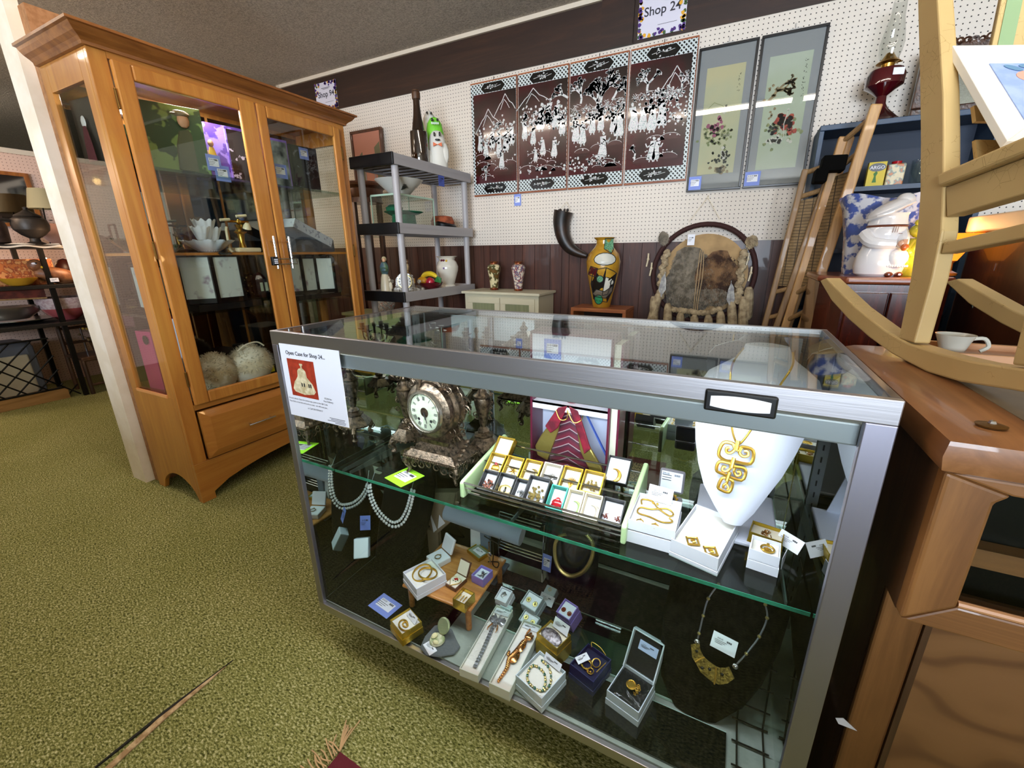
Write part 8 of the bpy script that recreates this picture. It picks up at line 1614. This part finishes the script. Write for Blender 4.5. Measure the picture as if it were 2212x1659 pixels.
for (P, Q, S, T, zs_) in ((A1, A2, B1, B2, (1.70, 1.56, .95, .80, .55, .12)), (C1, C2, D1, D2, (1.58, 1.46, .95, .80, .45, .12))):
    for z in zs_:
        if z < min(P.z, S.z)+.05: m = M(); m.tube([lerp_h(P, Q, z+(.05 if P is A1 else -.0)), lerp_h(S, T, z-.03)], .013, 10); part('cross_bar', m, BAMD, r)
for (P, Q, S, T, zt_, zb_) in ((A1, A2, B1, B2, 1.53, .96), (C1, C2, D1, D2, 1.43, .96)):
    m = M(); a, b, c_, d = lerp_h(P, Q, zt_), lerp_h(S, T, zt_-.02), lerp_h(S, T, zb_), lerp_h(P, Q, zb_); m.ext([a, b, c_, d], (0, .008, 0)); part('woven_panel', m, WOV, r, False)
for a, b in (((1803, 338), (1795, 372)), ((1775, 366), (1768, 396))): A_, B_ = ay(*a, 2.79), ay(*b, 2.79); m = M(); m.beam(A_, B_, .10 if a[0] == 1803 else .055, .10, (0, 1, 0)); part('strap', m, mt('black_strap', '#050505', .9, spec=.1), r, False, .006)
# ---- dark hutch with marbled plates
HUT = wood('dark_hutch_wood', '#1d0d07', '#3c2012', 'z', 1, .4, .3); r = thing('dark_hutch', 'dark wood hutch with open shelves at the far right', 'hutch', (1.35, 2.2, 0)); hx0, hx1, hy0, hy1 = .86, 2.0, 1.95, 2.5
for q in ((hx0, hx0+.03, hy0, hy1, 0, 1.28), (hx1-.03, hx1, hy0, hy1, 0, 1.28)): m = M(); m.box(*q); part('side', m, HUT, r, False)
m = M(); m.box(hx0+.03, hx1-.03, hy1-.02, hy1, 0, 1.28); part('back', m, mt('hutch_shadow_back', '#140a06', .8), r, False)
for z in (.10, .50, .84): m = M(); m.box(hx0+.03, hx1-.03, hy0+.01, hy1-.02, z-.022, z); part('shelf', m, HUT, r, False)
m = M(); m.box(hx0-.03, hx1+.02, hy0-.02, hy1, 1.22, 1.28); part('cream_top', m, mt('cream_board', '#d9c9b4', .5), r, False, .006)
PLT = multi('dark_marbled_plate', [(.42, '#14170f'), (.49, '#4a5248'), (.6, '#6a7066')], 26, .2, 1, .6)
for i, (x, lab) in enumerate(((1.02, 'dark marbled plate standing nearest in the hutch'), (1.22, 'dark marbled plate standing behind a wire holder'))):
    m = M(); c = V((x, 2.30+.03*i, .985)); m.lathe([(.001, .0), (.10, .002), (.16, .012), (.158, .018), (.09, .008), (.001, .006)], c, 36, R=rotz(-20) @ rotx(78), sx=1.1); one('marbled_plate', m, PLT, lab, 'plate', 'marbled plates in the hutch')
b = V((1.07, 2.16, .8405)); PG = mt('mauve_glass', '#7d4f5a', .08, coat=1, c2='#4a2830', ns=9); m = M(); m.lathe([(.04, 0), (.045, .02), (.03, .05), (.035, .10), (.05, .13), (.045, .135), (.02, .05)], b, 22); one('mauve_vase', m, PG, 'mauve glass vase standing before the marbled plates', 'vase'); b = V((1.19, 2.14, .8405)); m = M(); m.lathe([(.05, 0), (.06, .01), (.09, .04), (.085, .045), (.05, .02), (.001, .012)], b, 22); one('mauve_dish', m, PG, 'low mauve glass dish beside the mauve vase', 'dish')
m = M(); m.tube(smooth_path([V((1.06, 2.2, .842)), V((1.08, 2.2, 1.0)), V((1.09, 2.22, 1.12)), V((1.06, 2.24, 1.15))], 4), .006, 6); m.tube([V((1.02, 2.2, .846)), V((1.10, 2.2, .846))], .005, 6); one('plate_wire', m, IRON, 'black wire plate holder in the hutch', 'plate holder')
# ================================================================ THE NEXT BOOTH, LEFT OF THE POST
PX = -5.75
m = M(); m.box(PX-.03, PX, -.6, 2.6, 0, 2.02); struct('wall_booth', m, PEGP); m = M(); m.box(PX-.04, PX+.02, -.6, 2.6, 2.02, 2.06); struct('trim_6', m, mt('cream_trim_paint', '#d9cdbb'))
BLK = mt('black_shelf_board', '#17130f', .5); r = thing('booth_shelving', 'dark metal shelving full of oddments left of the post', 'shelving', (-5.2, 1.3, 0)); sx0, sx1, sy0, sy1 = -5.55, -4.95, .75, 2.05
for z in (1.255, .945, .64): m = M(); m.box(sx0, sx1, sy0, sy1, z-.03, z); part('shelf', m, BLK, r, False, .003)
for a in (sx0+.02, sx1-.02):
    for b in (sy0+.02, 1.42, sy1-.02): m = M(); m.box(a-.015, a+.015, b-.015, b+.015, 0, 1.26); part('upright', m, IRON, r, False)
def B(px, py, x): return ax(px, py, x)
def at_z(px, py, x, z): p = ax(px, py, x); return V((x, p.y, z))
b = at_z(75, 515, -5.10, 1.256); IRN = mt('cast_iron', '#37322e', .45, .6, bump=.3, bs=60); r = thing('iron_urn', 'black cast iron lidded urn on the top booth shelf', 'urn', b)
m = M(); m.lathe([(.10, 0), (.09, .012), (.05, .03), (.045, .06), (.10, .09), (.155, .14), (.165, .19), (.15, .24), (.11, .265)], b, 32, fn=lambda t, z: 1+.012*math.sin(16*t)); part('urn_body', m, IRN, r); m = M(); m.lathe([(.12, .266), (.11, .28), (.05, .31), (.02, .33), (.025, .35), (.001, .36)], b, 28); part('lid', m, IRN, r); m = M(); m.tube(smooth_path([b+V((0, -.15, .22)), b+V((0, -.22, .23)), b+V((0, -.26, .22))], 3), .014, 8); part('handle', m, IRN, r); r.scale = (.66, .66, .8)
b = at_z(-25, 520, -5.32, 1.256); one('stoneware_crock', M().lathe([(.09, 0), (.12, .02), (.125, .14), (.11, .20), (.115, .22), (.10, .22), (.001, .20)], b, 26), mt('brown_crock', '#4a3a34', .4, c2='#6b5448', ns=12), 'brown stoneware crock left of the iron urn', 'crock')
b = at_z(28, 524, -5.02, 1.257); m = M(); m.grid(lambda u, v: b+V((-.05+.14*v, -.22+.46*u, .004+.006*math.sin(14*u)+(.0 if v < .7 else -.03*(v-.7)*3))), 24, 8); one('lace_doily', m, mt('white_lace', '#d6cfc4', .9), 'white lace runner along the top booth shelf edge', 'doily', ang=180)
y_ = -5.72; r = thing('wall_mirror', 'wood framed mirror on the pink pegboard of the booth', 'mirror', (PX+.01, 1.45, 1.35)); c0, c1 = ax(60, 375, PX+.02), ax(75, 490, PX+.02); yb, zt_ = c0.y, c0.z; WF = wood('orange_oak', '#7a4420', '#a8682f', 'z', 1, .4, .3)
for q in ((yb-.6, yb, zt_-.03, zt_), (yb-.6, yb, zt_-.45, zt_-.42), (yb-.03, yb, zt_-.42, zt_-.03), (yb-.6, yb-.57, zt_-.42, zt_-.03)): m = M(); m.box(PX, PX+.02, q[0], q[1], q[2], q[3]); part('frame_side', m, WF, r, False)
m = M(); m.box(PX+.002, PX+.010, yb-.57, yb-.03, zt_-.42, zt_-.03); part('mirror_plate', m, mt('dim_mirror', '#8f8880', .04, 1), r, False)
b = at_z(122, 515, -5.40, 1.256); r = thing('table_lamp', 'lamp with sage green shade and black frame base', 'lamp', b); m = M(); m.lathe_open([(.12, .30), (.085, .46)], b, 28); m.lathe_open([(.117, .30), (.082, .46)], b, 28); part('lamp_shade', m, mt('sage_shade', '#8d8668', .8, emit=.03, ecol='#b8a878'), r); m = M()
for s in (-1, 1): m.beam(b+V((0, s*.05, 0)), b+V((0, s*.025, .31)), .008, .008)
[m.tube([b+V((0, -.05+.012*i/2, .03*i)), b+V((0, .05-.012*i/2, .03*i))], .004, 5) for i in range(1, 8)]; m.box(b.x-.06, b.x+.06, b.y-.07, b.y+.07, b.z, b.z+.01); part('base', m, IRON, r, False)
b = at_z(115, 515, -5.30, 1.256); one('pink_plate', M().lathe([(.001, 0), (.06, .002), (.09, .012), (.088, .016), (.001, .005)], b+V((0, .02, .09)), 26, R=roty(78)), mt('pink_china', '#d3a596', .3), 'pink plate standing behind the iron urn', 'plate')
z = .946
b = at_z(35, 608, -5.15, z); r = thing('orange_box', 'orange floral box with warm light behind the dark post', 'box', b); m = M(); m.cbox(b+V((0, 0, .10)), (.20, .42, .20)); part('box_body', m, multi('orange_floral', [(.44, '#c8743a'), (.5, '#8f3a22'), (.56, '#d99a5c')], 30, .6), r, False)
b = at_z(42, 612, -4.99, z); one('yellow_bowl', M().lathe([(.03, 0), (.05, .01), (.085, .06), (.08, .06), (.001, .012)], b, 24, sy=1.3), mt('yellow_ochre_china', '#c9952c', .3), 'ochre yellow bowl before the orange box', 'bowl')
b = at_z(115, 607, -5.02, z); r = thing('duck_figure', 'brown carved duck with yellow bill and white cheek on the booth shelf', 'figurine', b); DK_ = mt('duck_brown', '#6b4128', .5, c2='#8a5a38', ns=18); m = M(); m.ball(b+V((0, .04, .065)), (.06, .14, .065), 18, rotx(-14)); m.ball(b+V((0, .15, .045)), (.03, .06, .02), 10); part('body', m, DK_, r); m = M(); m.ball(b+V((0, -.07, .15)), (.042, .050, .048), 14); m.tube([b+V((0, -.06, .13)), b+V((0, -.04, .08))], .035, 10); hd = part('head', m, DK_, r)
m = M(); m.tube([b+V((.02, -.055, .140)), b+V((.06, -.035, .132))], [.012, .008], 8); part('bill', m, mt('bill_yellow', '#d8a82c', .4), hd); m = M(); m.ball(b+V((.036, -.085, .165)), (.010, .018, .010), 8); part('cheek', m, WHITE, hd); m = M(); m.ball(b+V((.041, -.078, .168)), .007, 8); part('eye', m, BLACK, hd)
tagcard('small white ticket under the duck on the booth shelf', b+V((.066, -.01, .035)), .05, .03, RY, TAGW, 'booth tickets')
b = at_z(150, 605, -5.30, z); one('wood_bowl_stack', M().ball(b+V((0, 0, .10)), (.05, .07, .10), 14), mt('dark_red_wood', '#4a1f18', .4), 'dark red gourd behind the duck', 'ornament')
b = at_z(112, 600, -5.36, z); r = thing('electric_candle', 'electric candle with a glowing bulb behind the duck', 'candle lamp', b); m = M(); m.lathe([(.03, 0), (.03, .01), (.010, .015), (.010, .17)], b, 14); part('candle_stick', m, BRASS, r); m = M(); m.ball(b+V((0, 0, .19)), (.010, .010, .020), 10); part('bulb', m, mt('glowing_bulb', '#ffe0b0', .3, emit=25, ecol='#ffc890'), r)
z = .641
r = thing('wooden_crate_lid', 'long dark red board with pale edges on the booth shelf', 'board', (-5.0, 1.0, z+.2)); p = ax(0, 640, -5.02); q = ax(95, 632, -5.02); m = M(); m.beam(p-V((0, .3, -.02)), q, .04, .075); part('board', m, mt('dark_red_board', '#4a1c14', .7, c2='#6b2c20', ns=20), r, False); m = M(); m.beam(p+V((.005, -.3, .06)), q+V((.005, 0, .041)), .05, .012); m.beam(p+V((.005, -.3, -.02)), q+V((.005, 0, -.041)), .05, .012); part('pale_edges', m, BAMD, r, False)
b = at_z(150, 694, -5.16, z); r = thing('pink_glass_bowl', 'pink and clear frosted glass punch bowl on the booth shelf', 'bowl', b); m = M(); m.lathe([(.06, 0), (.07, .01), (.12, .05), (.15, .10)], b, 30); part('pink_base', m, mt('rose_glass', '#b95a5c', .2, coat=.5), r); m = M(); m.lathe_open([(.15, .10), (.165, .15), (.17, .19)], b, 36, fn=lambda t, z: 1+.015*math.sin(18*t)); part('frosted_rim', m, mt('frosted_pink_white', '#d3c0c0', .3, c2='#b99a9c', ns=60, coat=.4), r)
b = at_z(35, 695, -5.22, z); r = thing('silver_tray', 'oval silver platter with fluted rim on the booth shelf', 'platter', b); m = M(); m.lathe([(.10, 0), (.14, .015), (.20, .03), (.20, .035), (.13, .02), (.001, .01)], b, 40, sy=1.3, fn=lambda t, z: 1+.02*math.sin(30*t)); part('platter', m, SILVER, r); one('silver_dish', M().lathe([(.08, 0), (.13, .05), (.15, .10), (.145, .10), (.001, .02)], b+V((0, -.02, .037)), 30, sy=1.3), mt('dull_silver', '#a39c92', .3, .9), 'deeper silver dish standing in the oval platter', 'dish')
# lower: crib style lattice rack with a grey appliance
p0, p1 = az(10, 893, 0), az(152, 858, 0); bx = -5.0
r = thing('timber_plinth', 'rough pine timber under the lattice rack', 'timber', (bx, 1.1, 0)); m = M(); m.box(bx-.10, bx, p0.y-.5, p1.y, 0, .09); part('timber', m, wood('rough_pine', '#8f6a3c', '#b98f58', 'y', 1, .7, 0), r, False, .003)
r = thing('lattice_rack', 'black iron lattice rack in front of the grey appliance', 'rack', (bx, 1.1, .091)); ya, yb = p0.y-.5, p1.y-.02
for k in range(9):
    y = ya+.12*k; m = M(); m.tube([V((bx-.005, y, .10)), V((bx-.005, min(y+.42, yb), .10+min(.42, yb-y)*1.0))], .006, 5); m.tube([V((bx+.005, y, .10+min(.42, yb-y))), V((bx+.005, min(y+.42, yb), .10))], .006, 5); part('lattice_bar', m, IRON, r)
for z_ in (.10, .52): m = M(); m.tube([V((bx, ya, z_)), V((bx, yb, z_))], .008, 6); part('rail', m, IRON, r)
b = V((-5.25, 1.05, .0)); r = thing('white_appliance', 'blue grey rounded appliance with a cream front behind the lattice', 'appliance', b); m = M(); m.box(-5.46, -5.14, .80, 1.26, .035, .50); part('body', m, mt('blue_grey_shell', '#6c7484', .4), r, False, .05); m = M(); m.box(-5.14, -5.12, .84, 1.20, .07, .40); part('cream_front', m, mt('cream_front', '#cbc4ac', .5), r, False, .012); m = M(); m.box(-5.42, -5.18, .84, 1.22, 0, .036); part('feet', m, BLACK, r, False)
# small wooden chair with dried flowers
r = thing('spindle_chair', 'dark wooden spindle chair with dried flowers by the post', 'chair', (-5.0, 1.75, 0)); WD = wood('dark_oak_spindle', '#2c1a10', '#5a3a22', 'z', 1, .45, .2)
for dx in (-.32, .0):
    for dy in (-.14, .30): m = M(); m.tube([V((-4.95+dx, 1.60+dy, 0)), V((-4.95+dx, 1.60+dy, 0.30 if dx == 0 else .60))], .016, 8); part('leg', m, WD, r)
for z_ in (.08, .30, .42, .55): m = M(); xx = -5.27 if z_ > .31 else -4.95; m.tube([V((xx, 1.46, z_)), V((xx, 1.90, z_))], .012, 8); part('rung', m, WD, r)
m = M(); m.box(-5.28, -4.94, 1.45, 1.91, .30, .325); part('seat', m, WD, r, False, .006)
for i in range(5): m = M(); m.tube([V((-5.27, 1.52+.08*i, .32)), V((-5.27, 1.52+.08*i, .55))], .008, 6); part('spindle', m, WD, r)
b = V((-5.10, 1.66, .326)); r = thing('dried_flowers', 'basket of dried yellow and brown flowers on the spindle chair', 'flowers', b); m = M(); m.lathe([(.06, 0), (.08, .10), (.075, .10), (.001, .02)], b, 18); part('basket', m, mt('wicker_brown', '#6a4a2a', .8, c2='#4a3018', ns=80), r); rnd = random.Random(3); m = M(); m2 = M()
for i in range(46):
    a, q, hh = rnd.uniform(0, 6.28), rnd.uniform(.02, .13), rnd.uniform(.12, .26); p = b+V((q*math.cos(a), q*math.sin(a), hh)); m.tube([b+V((0, 0, .08)), p], .0025, 4); (m2 if i % 4 == 0 else m).ball(p, .011, 6)
part('stems', m, mt('dried_stem', '#6b5432', .9), r); part('yellow_heads', m2, mt('dried_yellow', '#c9a13c', .9), r)

# unseen counter and cartons added to give the display case mirrors something to reflect
r = thing('mirror_fill_counter', 'long dark counter added unseen behind the visitor for the case mirrors to reflect', 'counter', (-.9, -1.7, 0))
m = M(); m.box(-3.2, 1.4, -1.98, -1.45, .05, .86); part('counter_body', m, HUT, r, False); m = M(); m.box(-3.24, 1.44, -2.02, -1.41, .86, .90); part('counter_top', m, mt('dark_counter_top', '#1f2426', .15, coat=.5), r, False, .004)
for k in range(5): m = M(); m.box(-3.1+.9*k, -2.3+.9*k, -1.45, -1.438, .12, .80); part('front_panel', m, mt('blue_black_panel', '#1a2430', .4), r, False, .004)
for x, w, hh, c, lab in ((-2.3, .30, .22, '#b9b4a4', 'pale carton added on the unseen counter for the mirrors to reflect'), (-1.2, .22, .14, '#a82a34', 'red carton added on the unseen counter for the mirrors to reflect'), (-.2, .34, .18, '#3c5a8a', 'blue carton added on the unseen counter for the mirrors to reflect'), (.7, .2, .3, '#d6d0c0', 'tall cream carton added on the unseen counter for the mirrors to reflect')):
    m = M(); m.box(x, x+w, -1.85, -1.60, .901, .901+hh); one('carton', m, mt('carton_'+c[1:], c, .6), lab, 'carton', smooth=False, bev=.003)
